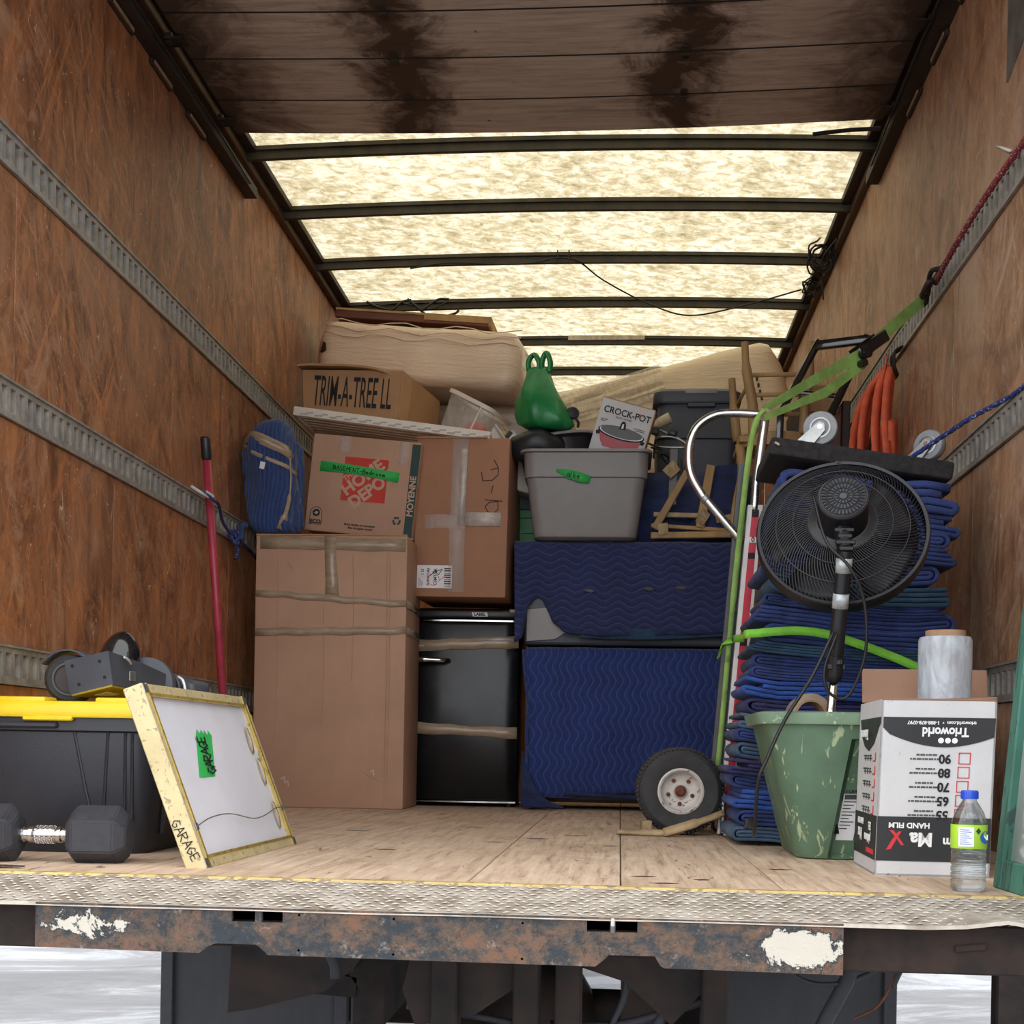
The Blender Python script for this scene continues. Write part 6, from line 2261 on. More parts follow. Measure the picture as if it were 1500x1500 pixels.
order = [2, 0, 1, 0, 3, 2, 0, 2, 3, 1, 0, 4, 5, 4, 0, 4, 5, 0, 4, 0, 4, 0]
LAB = ['bottom', 'second', 'third', 'fourth', 'fifth', 'sixth', 'seventh', 'eighth', 'ninth', 'tenth', 'eleventh', 'twelfth', 'thirteenth', 'fourteenth', 'fifteenth', 'sixteenth',
       'seventeenth', 'eighteenth', 'nineteenth', 'twentieth', 'second from the top', 'topmost']
CN = ['navy', 'bright blue', 'slate blue', 'purple-navy', 'dark navy', 'dark teal']
N_B = len(order)
z = 0.0
tot = 1.005
ths = [rnd.uniform(0.75, 1.45) for _ in order]
ths[-1] = 2.3
ths[-2] = 1.5
ssum = sum(ths)
for i, ci in enumerate(order):
    H = tot * ths[i] / ssum
    th = H / 4.16
    xl = stack_left(z) + rnd.uniform(-.008, .010)
    xr = 0.856 + rnd.uniform(-.022, .012) - (0.02 if i % 7 == 3 else 0)
    Wd = xr - xl
    P = folded_section(Wd, th, rnd.uniform(0.000, 0.026), 0, i)
    f0 = rnd.uniform(0.0, 0.026)
    if i % 5 in (2, 4) and i < N_B - 2:      # some lie the other way round
        P = [(Wd - a_, b_) for a_, b_ in P]
    plump = rnd.uniform(0.8, 1.3)
    bm = BM()
    nY = 9
    rings = []
    n = len(P)
    # offset the centre line to both sides to get a closed outline
    Lft, Rgt = [], []
    for k in range(n):
        a, b = P[max(k - 1, 0)], P[min(k + 1, n - 1)]
        d = Vector((b[0] - a[0], b[1] - a[1]))
        d = d.normalized() if d.length else Vector((1, 0))
        nn = Vector((-d.y, d.x)) * th * 0.43
        Lft.append((P[k][0] + nn.x, P[k][1] + nn.y))
        Rgt.append((P[k][0] - nn.x, P[k][1] - nn.y))
    outline = Lft + Rgt[::-1]
    tilt = -0.125 * max(0, (i - 8) / 13.0)          # upper ones slope down to the right
    base = z
    for j in range(nY + 1):
        v = j / nY
        y = f0 + (0.385 - f0) * v
        ring = []
        e = 0.012 * th / 0.01 if j == 0 else 0
        for (px_, pz_) in outline:
            wx = 0.0065 * sin(px_ * 9 + 1.3 + base * 1.5) + 0.0045 * sin(px_ * 21 + base * 6) + 0.012 * nz(px_, base * 0.8, 3, 7.0)
            eg = min(px_, Wd - px_) / 0.05
            wx += (0.010 * math.exp(-eg * eg) * nz(base * 9, 1, 2 if px_ < 0.2 else 7, 3.0)) * plump
            yy = y + (0.016 * nz(px_ * 2, pz_ * 4, base * 9, 3.0) if j == 0 else 0) + (0.010 * nz(px_, base, pz_, 22.0) if j == 0 else 0)
            zw = pz_ * (0.975) + wx + tilt * px_ + 0.0024 * nz(px_, y, base * 30, 14.0) * (1 if 0.1 < pz_ / H < 0.9 else 0.6)
            xw = px_ + 0.006 * nz(pz_, y, base * 7, 24.0)
            ring.append((xw, yy, zw + 0.004))
        rings.append(ring)
    rows = loft(bm, rings, False)
    for r in (rows[0], rows[-1]):      # end caps as strips between both sides of the sheet
        for k in range(n - 1):
            bm.faces.new((r[k], r[k + 1], r[2 * n - 2 - k], r[2 * n - 1 - k]))
    nb = obj('folded_blanket', bm, FLEECE[ci], None, True, (xl, 3.61, base))
    lab = '%s folded moving blanket, %s of the tall stack under the dolly' % (CN[ci], LAB[i])
    tag(nb, lab, 'blanket', 'stack of folded moving blankets')
    z += H

# ---- carpeted furniture dolly lying upside down on the stack
t = thing('furniture_dolly', 'charcoal carpeted furniture dolly with its casters up, on top of the blanket stack', 'dolly', (0.612, 3.62, 0.997), (0, rad(8.1), 0))
bm = BM()
bb(bm, -0.238, 0.238, 0, 0.38, 0.0, 0.046, 0.006, 2)
obj('deck', bm, 'carpet', t)
bm = BM()
box(bm, (-0.222, -0.002, 0.028), (0.014, 0.004, 0.006), (0, 0.4, 0), 0.001, 1)
obj('splinter', bm, 'tanink', t)


def caster(cx, cy, ang, r):
    c = bpy.data.objects.new('caster', None)
    c.empty_display_size = 0.03
    COL.objects.link(c)
    c.parent = t
    c.location = (cx, cy, 0.046)
    c.rotation_euler = (0, 0, ang)
    bm = BM()
    lathe(bm, [(0.010, -0.014), (r * 0.72, -0.014), (r * 0.94, -0.013), (r, -0.009), (r, 0.009), (r * 0.94, 0.013), (r * 0.72, 0.014), (0.010, 0.014)], 30, axis_mat((0.030, 0, 0.052), (0, -1, 0)))
    obj('wheel', bm, 'caster_grey', c, 'auto')
    for s in (-1, 1):
        bm = BM()
        lathe(bm, [(r * 0.62, s * 0.0135), (r * 0.60, s * 0.016), (r * 0.50, s * 0.0165), (r * 0.48, s * 0.0135)], 24, axis_mat((0.030, 0, 0.052), (0, -1, 0)), False)
        obj('wheel_ring', bm, 'steel', c, 'auto')
        bm = BM()
        prism(bm, [(-0.026, 0.004), (0.018, 0.002), (0.044, 0.044), (0.040, 0.062), (0.026, 0.066), (0.016, 0.056), (-0.020, 0.014)], 0.003, None, 'XZ', -s * 0.0205)
        obj('fork', bm, 'steel', c)
    bm = BM()
    tube(bm, [(0.030, -0.026, 0.052), (0.030, 0.026, 0.052)], 0.007, 8)
    obj('axle_bolt', bm, 'chrome', c)
    bm = BM()
    lathe(bm, [(0.036, 0.0), (0.034, 0.004), (0.024, 0.012), (0.018, 0.014)], 18, Matrix.Translation((-0.012, 0, 0)))
    obj('swivel_plate', bm, 'chrome', c, 'auto')


caster(-0.140, 0.07, rad(-12), 0.046)
caster(0.158, 0.10, rad(-38), 0.042)

# ---- pedestal fan seen from the back, stuck in the green bin
t = thing('pedestal_fan', 'black pedestal fan seen from behind, its chrome pole standing in the green bin', 'fan', (0.480, 3.26, 0.06))
HUB = Vector((0.032, 0.00, 0.700))
AX = Vector((-0.14, -cos(rad(24)), sin(rad(24)))).normalized()
FM = axis_mat(HUB, AX, (0, 0, 1))
Rg = 0.193


def grille(side, nw, r0, z0, depth, tw, n=9):
    bm = BM()
    for k in range(nw):
        a0 = 2 * pi * k / nw
        pts = []
        for j in range(n):
            s = j / (n - 1)
            r = r0 + (Rg - 0.004 - r0) * s
            zz = side * (z0 + (depth - z0) * (1 - s ** 2.4) if False else (0.010 + depth * (1 - s ** 2.2)))
            a = a0 + tw * (s ** 1.4)
            pts.append(FM @ Vector((r * cos(a), r * sin(a), zz)))
        tube(bm, pts, 0.0017, 4, False, False)
    return bm


wr = obj('rear_grille', grille(1, 112, 0.075, 0.02, 0.050, rad(30)), 'fan_wire', t, True)
wr['kind'] = 'stuff'
wf = obj('front_grille', grille(-1, 66, 0.05, 0.02, 0.050, rad(-30), 7), 'fan_wire', t, True)
wf['kind'] = 'stuff'
bm = BM()
for r, s in ((0.113, None), (0.152, None)):
    ss = (r - 0.075) / (Rg - 0.004 - 0.075)
    zz = 0.010 + 0.050 * (1 - ss ** 2.2) + 0.0015
    tube(bm, [FM @ Vector((r * cos(2 * pi * i / 56), r * sin(2 * pi * i / 56), zz)) for i in range(56)], 0.0018, 5, True)
obj('support_ring', bm, 'fan_wire', t, True)
bm = BM()
lathe(bm, [(Rg - 0.004, -0.022), (Rg + 0.003, -0.024), (Rg + 0.006, -0.015), (Rg + 0.006, 0.012), (Rg + 0.003, 0.017), (Rg - 0.004, 0.016), (Rg - 0.002, 0.0)], 64, FM, False)
obj('outer_rim', bm, 'fan_black', t, 'auto')
bm = BM()
box(bm, FM @ Vector((0, Rg + 0.004, 0.006)), (0.036, 0.022, 0.012), (rad(24), 0, 0), 0.003, 1)
obj('rim_clip', bm, 'fan_black', t)
for k in range(5):
    bm = BM()
    a0 = 2 * pi * k / 5 + 0.35
    g = []
    for i in range(9):
        s = i / 8
        r = 0.035 + 0.140 * s
        row = []
        for j in range(5):
            q = (j / 4 - 0.5)
            a = a0 + q * (0.95 + 0.15 * s) + 0.25 * s
            row.append(FM @ Vector((r * cos(a), r * sin(a), 0.026 * q * 1.6 - 0.012)))
        g.append(row)
    loft(bm, g, False, False)
    thicken(obj('blade', bm, 'fan_black', t, True), 0.002)
bm = BM()
lathe(bm, [(0.082, 0.052), (0.080, 0.060), (0.062, 0.066), (0.058, 0.068)], 40, FM)
obj('grille_plate', bm, 'fan_black', t, 'auto')
bm = BM()
lathe(bm, [(0.055, 0.060), (0.058, 0.064), (0.056, 0.150), (0.050, 0.152)], 36, FM)
mh = obj('motor_housing', bm, 'fan_black', t, 'auto')
bm = BM()
lathe(bm, [(0.0565, 0.150), (0.0565, 0.156), (0.053, 0.161), (0.004, 0.1625)], 40, FM)
obj('vent_cap', bm, 'fan_cap', mh, 'auto')
bm = BM()
for r0, r1, n in ((0.036, 0.048, 34), (0.022, 0.033, 24), (0.011, 0.018, 14)):
    for k in range(n):
        a = 2 * pi * k / n
        c = FM @ Vector(((r0 + r1) / 2 * cos(a), (r0 + r1) / 2 * sin(a), 0.1625))
        ex = FM.to_3x3() @ Vector((cos(a), sin(a), 0))
        ey = FM.to_3x3() @ Vector((-sin(a), cos(a), 0))
        ez = FM.to_3x3() @ Vector((0, 0, 1))
        m = Matrix.Identity(3)
        for i in range(3):
            m[i][0], m[i][1], m[i][2] = ex[i], ey[i], ez[i]
        box(bm, c, (r1 - r0, 0.0042 if r0 > .03 else 0.0034, 0.0022), m.to_4x4())
obj('vent_slot', bm, 'ink', mh)['kind'] = 'stuff'
for r in (0.0345, 0.0205, 0.0095, 0.0505):
    bm = BM()
    tube(bm, [FM @ Vector((r * cos(2 * pi * i / 36), r * sin(2 * pi * i / 36), 0.1633)) for i in range(36)], 0.0011, 5, True)
    obj('vent_ring', bm, 'fan_black', mh, True)
# tilting neck and telescopic pole, leaning slightly
N0 = FM @ Vector((0, -0.048, 0.105))
PB = Vector((-0.004, 0.02, 0.0))
PT = Vector((0.014, -0.158, 0.640))


def pp_(s):
    return PB.lerp(PT, s)


bm = BM()
tube(bm, [N0 + Vector((0, 0, 0.03)), N0, pp_(1.0)], [0.022, 0.020, 0.0175], 12)
for k in range(4):
    c = N0.lerp(pp_(1.0), 0.15 + 0.27 * k) + Vector((0, -0.016, 0))
    box(bm, c, (0.044 - 0.012 * (k % 2), 0.014, 0.010), None, 0.002, 1)
obj('tilt_neck', bm, 'fan_black', t, 'auto')
bm = BM()
box(bm, FM @ Vector((0.006, -0.036, 0.152)), (0.022, 0.006, 0.005), (0, rad(20), 0), 0.001, 1)
obj('switch', bm, 'tanink', t)
bm = BM()
tube(bm, [pp_(0.64), pp_(0.66), pp_(0.70), pp_(0.985), pp_(1.0)], [0.0165, 0.0175, 0.0175, 0.0172, 0.0165], 18)
sl = obj('pole_sleeve', bm, 'fan_black', t, 'auto')
for a, b in ((0.925, 0.975), (0.805, 0.855)):
    bm = BM()
    tube(bm, [pp_(a), pp_(b)], 0.0181, 18)
    obj('sticker', bm, 'silver_label', sl, True)
bm = BM()
tube(bm, [pp_(0.55), pp_(0.565), pp_(0.575), pp_(0.64)], [0.015, 0.0195, 0.0195, 0.0185], 16)
for k in range(5):
    c = pp_(0.60) + Vector((0.018 * cos(k * 1.3), -0.018 * abs(sin(k * 1.3)), 0.01 * (k % 3)))
    box(bm, c, (0.012, 0.010, 0.014), None, 0.002, 1)
obj('height_collar', bm, 'fan_black', t, 'auto')
bm = BM()
tube(bm, [pp_(0.05), pp_(0.57)], 0.0105, 16)
obj('chrome_pole', bm, 'chrome', t, True)
bm = BM()
lathe(bm, [(0.05, 0.0), (0.05, 0.02), (0.02, 0.05), (0.012, 0.06)], 20)
obj('pole_foot', bm, 'fan_black', t, 'auto')
bm = BM()
tube(bm, smooth_path([(-0.055, -0.115, 0.78), (-0.03, -0.17, 0.66), (0.02, -0.185, 0.60), (0.055, -0.17, 0.53), (0.065, -0.15, 0.42), (0.045, -0.13, 0.34), (0.02, -0.12, 0.31), (-0.015, -0.125, 0.33), (-0.022, -0.13, 0.38), (0.003, -0.135, 0.455)], 7), 0.0035, 8)
obj('cord', bm, 'cable', t, True)
bm = BM()
tube(bm, smooth_path([(-0.005, -0.135, 0.46), (-0.05, -0.135, 0.36), (-0.11, -0.14, 0.26), (-0.150, -0.150, 0.17), (-0.168, -0.15, 0.12), (-0.168, -0.08, 0.0), (-0.155, 0.06, -0.00), (-0.150, 0.20, 0.02)], 7), 0.0042, 8)
obj('cord', bm, 'cable', t, True)
bm = BM()
box(bm, (-0.150, 0.205, 0.005), (0.030, 0.02, 0.028), (0, 0.2, 0), 0.004, 2)
obj('plug', bm, 'cable', t)

# ---- green bin
t = thing('green_bin', 'scuffed green plastic bin with a recessed grip and white care label, holding the fan', 'bin', (0.555, 3.15, 0.0))


def binring(f, z):
    """rounded outline with a recess on the right half of the front"""
    hw = 0.140 + (0.228 - 0.140) * (z / 0.34)
    y0 = 0.055 * (1 - z / 0.34)
    dp = 0.40 - y0
    xs = -0.074 + 0.045 * (z / 0.28)
    rc = 0.028 if 0.004 < z < 0.275 else 0.0
    r = 0.05
    pts = []
    for k in range(6):
        a = rad(180 + 90 * k / 5)
        pts.append((-hw + r + r * cos(a), y0 + r + r * sin(a)))
    pts += [(xs - 0.008, y0), (xs, y0), (xs + 0.010, y0 + rc), (0.05, y0 + rc), (hw - r - 0.004, y0 + rc)]
    for k in range(1, 6):
        a = rad(270 + 90 * k / 5)
        pts.append((hw - r + r * cos(a), y0 + r + r * sin(a)))
    for k in range(6):
        a = rad(90 * k / 5)
        pts.append((hw - r + r * cos(a), y0 + dp - r + r * sin(a)))
    for k in range(6):
        a = rad(90 + 90 * k / 5)
        pts.append((-hw + r + r * cos(a), y0 + dp - r + r * sin(a)))
    cx, cy = 0, y0 + dp / 2
    return [(cx + (x - cx) * f, cy + (y - cy) * f, z) for x, y in pts]


bm = BM()
loft(bm, [binring(0.90, 0.0), binring(0.97, 0.003), binring(1.0, 0.014), binring(1, 0.08), binring(1, 0.18), binring(1, 0.262), binring(1, 0.274), binring(1, 0.28), binring(1, 0.325), binring(0.965, 0.325), binring(0.95, 0.28), binring(0.90, 0.02)])
obj('tub', bm, 'bin_green', t, 'auto')
bm = BM()
loft(bm, [binring(1.0, 0.312), binring(1.06, 0.312), binring(1.065, 0.316), binring(1.062, 0.338), binring(1.0, 0.341), binring(0.96, 0.336)], False)
rm = obj('rim', bm, 'bin_rim', t, 'auto')
bm = BM()
prism(bm, [(0.015, 0.335), (0.03, 0.318), (0.05, 0.312), (0.07, 0.320), (0.085, 0.335)], 0.012, None, 'XZ', -0.002)
obj('grip_notch', bm, 'bin_green', rm)
bm = BM()
loft(bm, [[(-0.052, 0.0745, 0.045), (-0.012, 0.0745, 0.045), (-0.012, 0.074, 0.045), (-0.052, 0.074, 0.045)], [(-0.035, 0.0545, 0.165), (0.006, 0.0545, 0.165), (0.006, 0.054, 0.165), (-0.035, 0.054, 0.165)]])
lb = obj('care_label', bm, 'paper', t)
for (z, hh, w_) in ((0.150, 0.007, 0.018),):
    text(lb, 'TUFF', 0.013, (-0.020, 0.0535, 0.1595), 'ink', 'front', 0, 1.0, 0.0004)
bm = BM()
bb(bm, -0.035, 0.003, 0.0550, 0.0558, 0.141, 0.152)
for k in range(9):
    z = 0.134 - 0.0078 * k
    yy = 0.054 + (0.165 - z) * 0.1667 - 0.0010
    x0 = -0.035 - (0.165 - z) * 0.14 + 0.003
    bb(bm, x0, x0 + 0.030 - 0.006 * (k % 3), yy, yy + 0.0008, z, z + 0.0022)
obj('label_print', bm, 'pot_grey', lb)

t = thing('tape_roll', 'brown roll of packing tape sitting in the green bin behind the chrome pole', 'tape roll', (0.455, 3.36, 0.285))
bm = BM()
TM = axis_mat((0, 0, 0.05), (0.15, -1, 0.1))
lathe(bm, [(0.038, -0.022), (0.054, -0.022), (0.054, 0.022), (0.038, 0.022)], 36, TM, False)
bm2 = bm
lathe(bm, [(0.038, 0.022), (0.038, -0.022)], 36, TM, False)
obj('roll', bm, 'tape_tan', t, 'auto')
bm = BM()
lathe(bm, [(0.0375, -0.0225), (0.034, -0.0225), (0.034, 0.0225), (0.0375, 0.0225)], 36, TM, False)
obj('core', bm, 'core', t, 'auto')

# ---- white carton of film, standing upside down
P = [Vector((0.520, 2.825, 0)), Vector((0.742, 2.785, 0)), Vector((0.752, 3.10, 0)), Vector((0.530, 3.138, 0))]
yaw = rad(-2.0)
t = thing('film_carton', 'white film carton with black bands and red squares standing upside down, its brown flap open', 'box', (P[0].x, P[0].y, 0.0), (0, 0, yaw))
CW, CD, CH = 0.226, 0.312, 0.358
# local: origin at the near left bottom corner, x along the front, y back; small lean of the top to the right
LEAN = Matrix.Shear('XY', 4, (0.028, 0.0))


def cobj(name, bm, mat, parent=None):
    return obj(name, bm, mat, parent if parent else t)


bm = BM()
th = 0.004
for a in ((0, CW, 0, th, 0, CH), (0, th, 0, CD, 0, CH), (CW - th, CW, 0, CD, 0, CH), (0, CW, CD - th, CD, 0, CH), (0, CW, 0, CD, 0, th)):
    bb(bm, *a)
cobj('carton', bm, 'carton_white')
yf = -0.0006
bm = BM()
arc_ = [(CW - 0.001, 0.322), (0.004, 0.322), (0.004, 0.300)] + [(0.004 + 0.219 * k / 16, 0.302 - 0.040 * sin(pi * (0.06 + 0.80 * k / 16)) ** 0.9) for k in range(1, 17)]
prism(bm, arc_, 0.0006, None, 'XZ', yf)
cobj('printed_arch', bm, 'carton_black')
quad_patch('printed_band', t, 'carton_black', [(0.001, 0.030), (CW - 0.001, 0.030), (CW - 0.001, 0.120), (0.001, 0.120)], 0.0006, 'XZ', yf)
UP = pi
text(t, 'trioworld.com  \u2022  1-888-878-0797', 0.0098, (0.128, yf - 0.0009, 0.3115), 'whiteprint', 'front', UP, 1.0, 0.0003)
text(t, 'Trioworld', 0.0255, (0.135, yf - 0.0009, 0.2935), 'whiteprint', 'front', UP, 0.86, 0.0009)
for k in range(3):
    bm = BM()
    prism(bm, ell(0.119 + 0.0135 * k, 0.2755, 0.0058, 0.0058, 0, 360, 16), 0.0004, None, 'XZ', yf - 0.0007)
    cobj('printed_dot', bm, 'whiteprint')
for k, nmb in enumerate(('90', '80', '70', '65', '55')):
    z = 0.240 - 0.0285 * k
    x = 0.167 - 0.001 * k
    bm = BM()
    s, w_ = 0.0118, 0.0017
    for a in ((x - s, x + s, z + s - w_, z + s), (x - s, x + s, z - s, z - s + w_), (x - s, x - s + w_, z - s, z + s), (x + s - w_, x + s, z - s, z + s)):
        bb(bm, a[0], a[1], yf - 0.0006, yf, a[2], a[3])
    cobj('printed_square', bm, 'redprint')
    text(t, nmb, 0.0255, (x - 0.032, yf - 0.0006, z - 0.0010), 'ink', 'front', UP, 0.95, 0.0008)
    bm = BM()
    for r, (xa, n) in enumerate(((0.060, 8), (0.072, 5))):
        zz = z - 0.004 + 0.0085 * r
        xx = xa
        for i in range(n):
            wd_ = 0.0035 + 0.0028 * ((i * 7 + k + r) % 3)
            bb(bm, xx, xx + wd_, yf - 0.0005, yf, zz, zz + 0.0034)
            xx += wd_ + 0.0016
    cobj('small_print', bm, 'pot_grey')
text(t, 'HAND FILM', 0.0150, (0.067, yf - 0.0009, 0.103), 'whiteprint', 'front', UP, 1.05, 0.0005, 0.0)
text(t, 'platinum', 0.0260, (0.176, yf - 0.0009, 0.0705), 'whiteprint', 'front', UP, 0.95, 0.0008)
text(t, 'Ma', 0.0380, (0.091, yf - 0.0009, 0.0755), 'whiteprint', 'front', UP, 0.98, 0.0014)
bm = BM()
prism(bm, [(0.050, 0.062), (0.056, 0.062), (0.046, 0.076), (0.034, 0.092), (0.026, 0.092), (0.040, 0.076)], 0.0006, None, 'XZ', yf - 0.0008)
prism(bm, [(0.020, 0.052), (0.030, 0.054), (0.040, 0.074), (0.050, 0.090), (0.043, 0.090), (0.032, 0.074)], 0.0006, None, 'XZ', yf - 0.0014)
cobj('printed_cross', bm, 'redprint')
# left side of the carton carries the same print, narrower
xl_ = -0.0006
bm = BM()
prism(bm, [(0.002, 0.322), (CD - 0.02, 0.322), (CD - 0.05, 0.285), (CD - 0.10, 0.262), (0.15, 0.252), (0.08, 0.268), (0.03, 0.298), (0.002, 0.310)], 0.0006, None, 'YZ', xl_)
cobj('printed_arch', bm, 'carton_black')
bm = BM()
prism(bm, [(0.002, 0.030), (CD - 0.002, 0.030), (CD - 0.002, 0.120), (0.002, 0.120)], 0.0006, None, 'YZ', xl_)
cobj('printed_band', bm, 'carton_black')
text(t, 'Trioworld', 0.030, (xl_ - 0.0009, 0.165, 0.288), 'whiteprint', 'left', UP, 0.9, 0.001)
text(t, 'HAND FILM', 0.018, (xl_ - 0.0009, 0.20, 0.103), 'whiteprint', 'left', UP, 0.9, 0.0005)
text(t, '35.5', 0.024, (xl_ - 0.0009, 0.07, 0.097), 'whiteprint', 'left', UP, 0.9, 0.0005)
text(t, 'platinum', 0.026, (xl_ - 0.0009, 0.10, 0.070), 'whiteprint', 'left', UP, 0.95, 0.0008)
text(t, 'Max', 0.036, (xl_ - 0.0009, 0.21, 0.075), 'whiteprint', 'left', UP, 0.95, 0.001)
quad = BM()
prism(quad, [(0.02, 0.040), (0.12, 0.040), (0.12, 0.050), (0.02, 0.050)], 0.0006, None, 'YZ', xl_ - 0.0008)
cobj('printed_bar', quad, 'redprint')
bm = BM()
bm3 = BM()
for k in range(5):
    z = 0.235 - 0.0275 * k
    for r in range(2):
        for i in range(4):
            ya = 0.10 + 0.030 * i + 0.01 * r
            bb(bm, xl_ - 0.0006, xl_, ya, ya + 0.020, z + 0.006 * r, z + 0.006 * r + 0.003)
    for i in range(3):
        bb(bm, xl_ - 0.0006, xl_, 0.12 + 0.035 * i, 0.125 + 0.035 * i, z - 0.004, z + 0.010)
    bb(bm3, xl_ - 0.0006, xl_, 0.055, 0.085, z - 0.005, z - 0.002)
    bb(bm3, xl_ - 0.0006, xl_, 0.050, 0.058, z - 0.003, z + 0.014)
cobj('small_print', bm, 'pot_grey')
cobj('red_print', bm3, 'redprint')
fl_ = BM()
box(fl_, (CW / 2 + 0.028, CD + 0.018, CH + 0.043), (CW + 0.05, 0.004, 0.085), (rad(-22), 0, 0), 0.0015, 1)
cobj('back_flap', fl_, 'cardin')
fl_ = BM()
box(fl_, (CW - 0.05, 0.05, CH + 0.004), (0.10, 0.10, 0.004), (rad(3), rad(-4), 0), 0.001, 1)
cobj('side_flap', fl_, 'cardin')
fl_ = BM()
bb(fl_, 0.0, CW, -0.0012, 0.006, CH - 0.002, CH + 0.002, 0.001, 1)
cobj('torn_edge', fl_, 'cardin')
for o in [c for c in t.children]:
    o.data.transform(LEAN)

# ---- roll of stretch film standing in the carton
t = thing('film_roll', 'clear roll of stretch film on a cardboard core, standing in the film carton', 'film roll', (0.690, 2.985, 0.012))
bm = BM()
lathe(bm, [(0.042, 0.0), (0.056, 0.0), (0.056, 0.478), (0.053, 0.486), (0.042, 0.487)], 40)
obj('film', bm, 'film', t, 'auto')
bm = BM()
lathe(bm, [(0.037, 0.0), (0.0415, 0.0), (0.0415, 0.500), (0.037, 0.500)], 32, None, False)
obj('core', bm, 'core', t, 'auto')

# ---- water bottle
t = thing('water_bottle', 'clear water bottle with blue cap and lime green label in front of the film carton', 'bottle', (0.634, 2.535, 0.0))
bm = BM()
prof = [(0.004, 0.004), (0.018, 0.0025), (0.026, 0.0), (0.0305, 0.006)]
z = 0.012
while z < 0.066:
    prof += [(0.0312, z), (0.0312, z + 0.007), (0.0296, z + 0.009), (0.0296, z + 0.0105)]
    z += 0.0125
prof += [(0.0312, 0.072), (0.0310, 0.122), (0.0300, 0.128), (0.0255, 0.142), (0.0185, 0.155), (0.0130, 0.163), (0.0125, 0.170), (0.0105, 0.170)]
lathe(bm, prof, 32)
obj('bottle', bm, 'water', t, 'auto')
bm = BM()
lathe(bm, [(0.004, 0.167), (0.0150, 0.167), (0.0152, 0.180), (0.0140, 0.1825), (0.004, 0.183)], 28)
for k in range(28):
    a = 2 * pi * k / 28
    box(bm, (0.0152 * cos(a), 0.0152 * sin(a), 0.1735), (0.001, 0.0014, 0.012), (0, 0, a))
obj('cap', bm, 'cap_blue', t, 'auto')
bm = BM()
lathe(bm, [(0.0316, 0.078), (0.0320, 0.079), (0.0320, 0.120), (0.0316, 0.121)], 36, None, False)
lb = obj('label', bm, 'label_green', t, True)


def on_cyl(name, a0, a1, z0, z1, mt, r=0.0324):
    bm = BM()
    grid(bm, lambda u, v: Vector((r * sin(rad(a0 + (a1 - a0) * u)), -r * cos(rad(a0 + (a1 - a0) * u)), z0 + (z1 - z0) * v)), 10, 1)
    return obj(name, bm, mt, lb, True)


on_cyl('label_panel', -48, 2, 0.082, 0.117, 'paper')
for k in range(8):
    on_cyl('label_print', -42, -6 - 7 * (k % 3), 0.086 + 0.0036 * k, 0.0872 + 0.0036 * k, 'label_blue', 0.0327)
bm = BM()
pts = [(46 + 24 * cos(2 * pi * i / 20), 0.0985 + 0.0115 * sin(2 * pi * i / 20)) for i in range(20)]
bm.faces.new([bm.verts.new((0.0327 * sin(rad(a)), -0.0327 * cos(rad(a)), z)) for a, z in pts])
obj('label_logo', bm, 'label_blue', lb)
text(lb, 'N', 0.013, (0.0225, -0.0248, 0.0985), 'whiteprint', 'front', 0, 1, 0.0004)
bm = BM()
pts = [(16 + 9 * cos(2 * pi * i / 4), 0.110 + 0.006 * sin(2 * pi * i / 4)) for i in range(4)]
bm.faces.new([bm.verts.new((0.0327 * sin(rad(a)), -0.0327 * cos(rad(a)), z)) for a, z in pts])
obj('label_mark', bm, 'cardgreen', lb)

# ---- old window sash leaning on the right wall
t = thing('window_sash', 'old window sash with peeling teal frame and pale glass, leaning along the right wall', 'window sash', (0.700, 2.62, 0.0), (0, rad(5.0), rad(2.0)))
Ls, Hs = 0.62, 1.25
# local: y runs towards the viewer (negative), z up, thickness along x
for nm, a in (('far_stile', (0, 0.035, -0.042, 0.0, 0.0, Hs)), ('near_stile', (0, 0.035, -Ls, -Ls + 0.042, 0.0, Hs)), ('bottom_rail', (0.001, 0.034, -Ls + 0.042, -0.042, 0.0, 0.055)),
              ('top_rail', (0.001, 0.034, -Ls + 0.042, -0.042, Hs - 0.045, Hs)), ('glazing_bar', (0.004, 0.030, -Ls + 0.042, -0.042, 0.405, 0.428)), ('glazing_bar', (0.004, 0.030, -Ls + 0.042, -0.042, 0.80, 0.823))):
    bm = BM()
    bb(bm, *a, 0.003, 1)
    obj(nm, bm, 'sash', t)
for z0, z1 in ((0.055, 0.405), (0.428, 0.80), (0.823, Hs - 0.045)):
    bm = BM()
    bb(bm, 0.015, 0.018, -Ls + 0.042, -0.042, z0, z1)
    obj('pane', bm, 'pane', t)
# ================================================================ STRAPS, ROPES AND WIRES
t = thing('ratchet_strap', 'faded green ratchet strap from the right wall track over the hand truck handle', 'strap', (0.408, 4.06, 1.25))
TOP = Vector((0, 0, 0))
A = Vector((0.522, 0.33, 0.435))          # hook on the wall track
Rt = Vector((0.315, 0.19, 0.225))         # ratchet
for pts, wd_ in (([Rt, A.lerp(Rt, 0.5) + Vector((0, 0, 0.004)), A], 0.036), ([TOP + Vector((-0.004, -0.004, 0.006)), TOP.lerp(Rt, 0.5) + Vector((0, 0, 0.008)), Rt], [0.022, 0.030, 0.038]),
                 ([TOP + Vector((-0.004, -0.012, -0.022)), Vector((0.10, 0.05, 0.035)), Vector((0.19, 0.11, 0.085)), Rt + Vector((0.0, 0.0, -0.03))], [0.018, 0.022, 0.03, 0.03])):
    bm = BM()
    strap(bm, pts, (-0.45, -0.35, 0.82), wd_, 0.002)
    obj('webbing', bm, 'green_strap', t)
bm = BM()
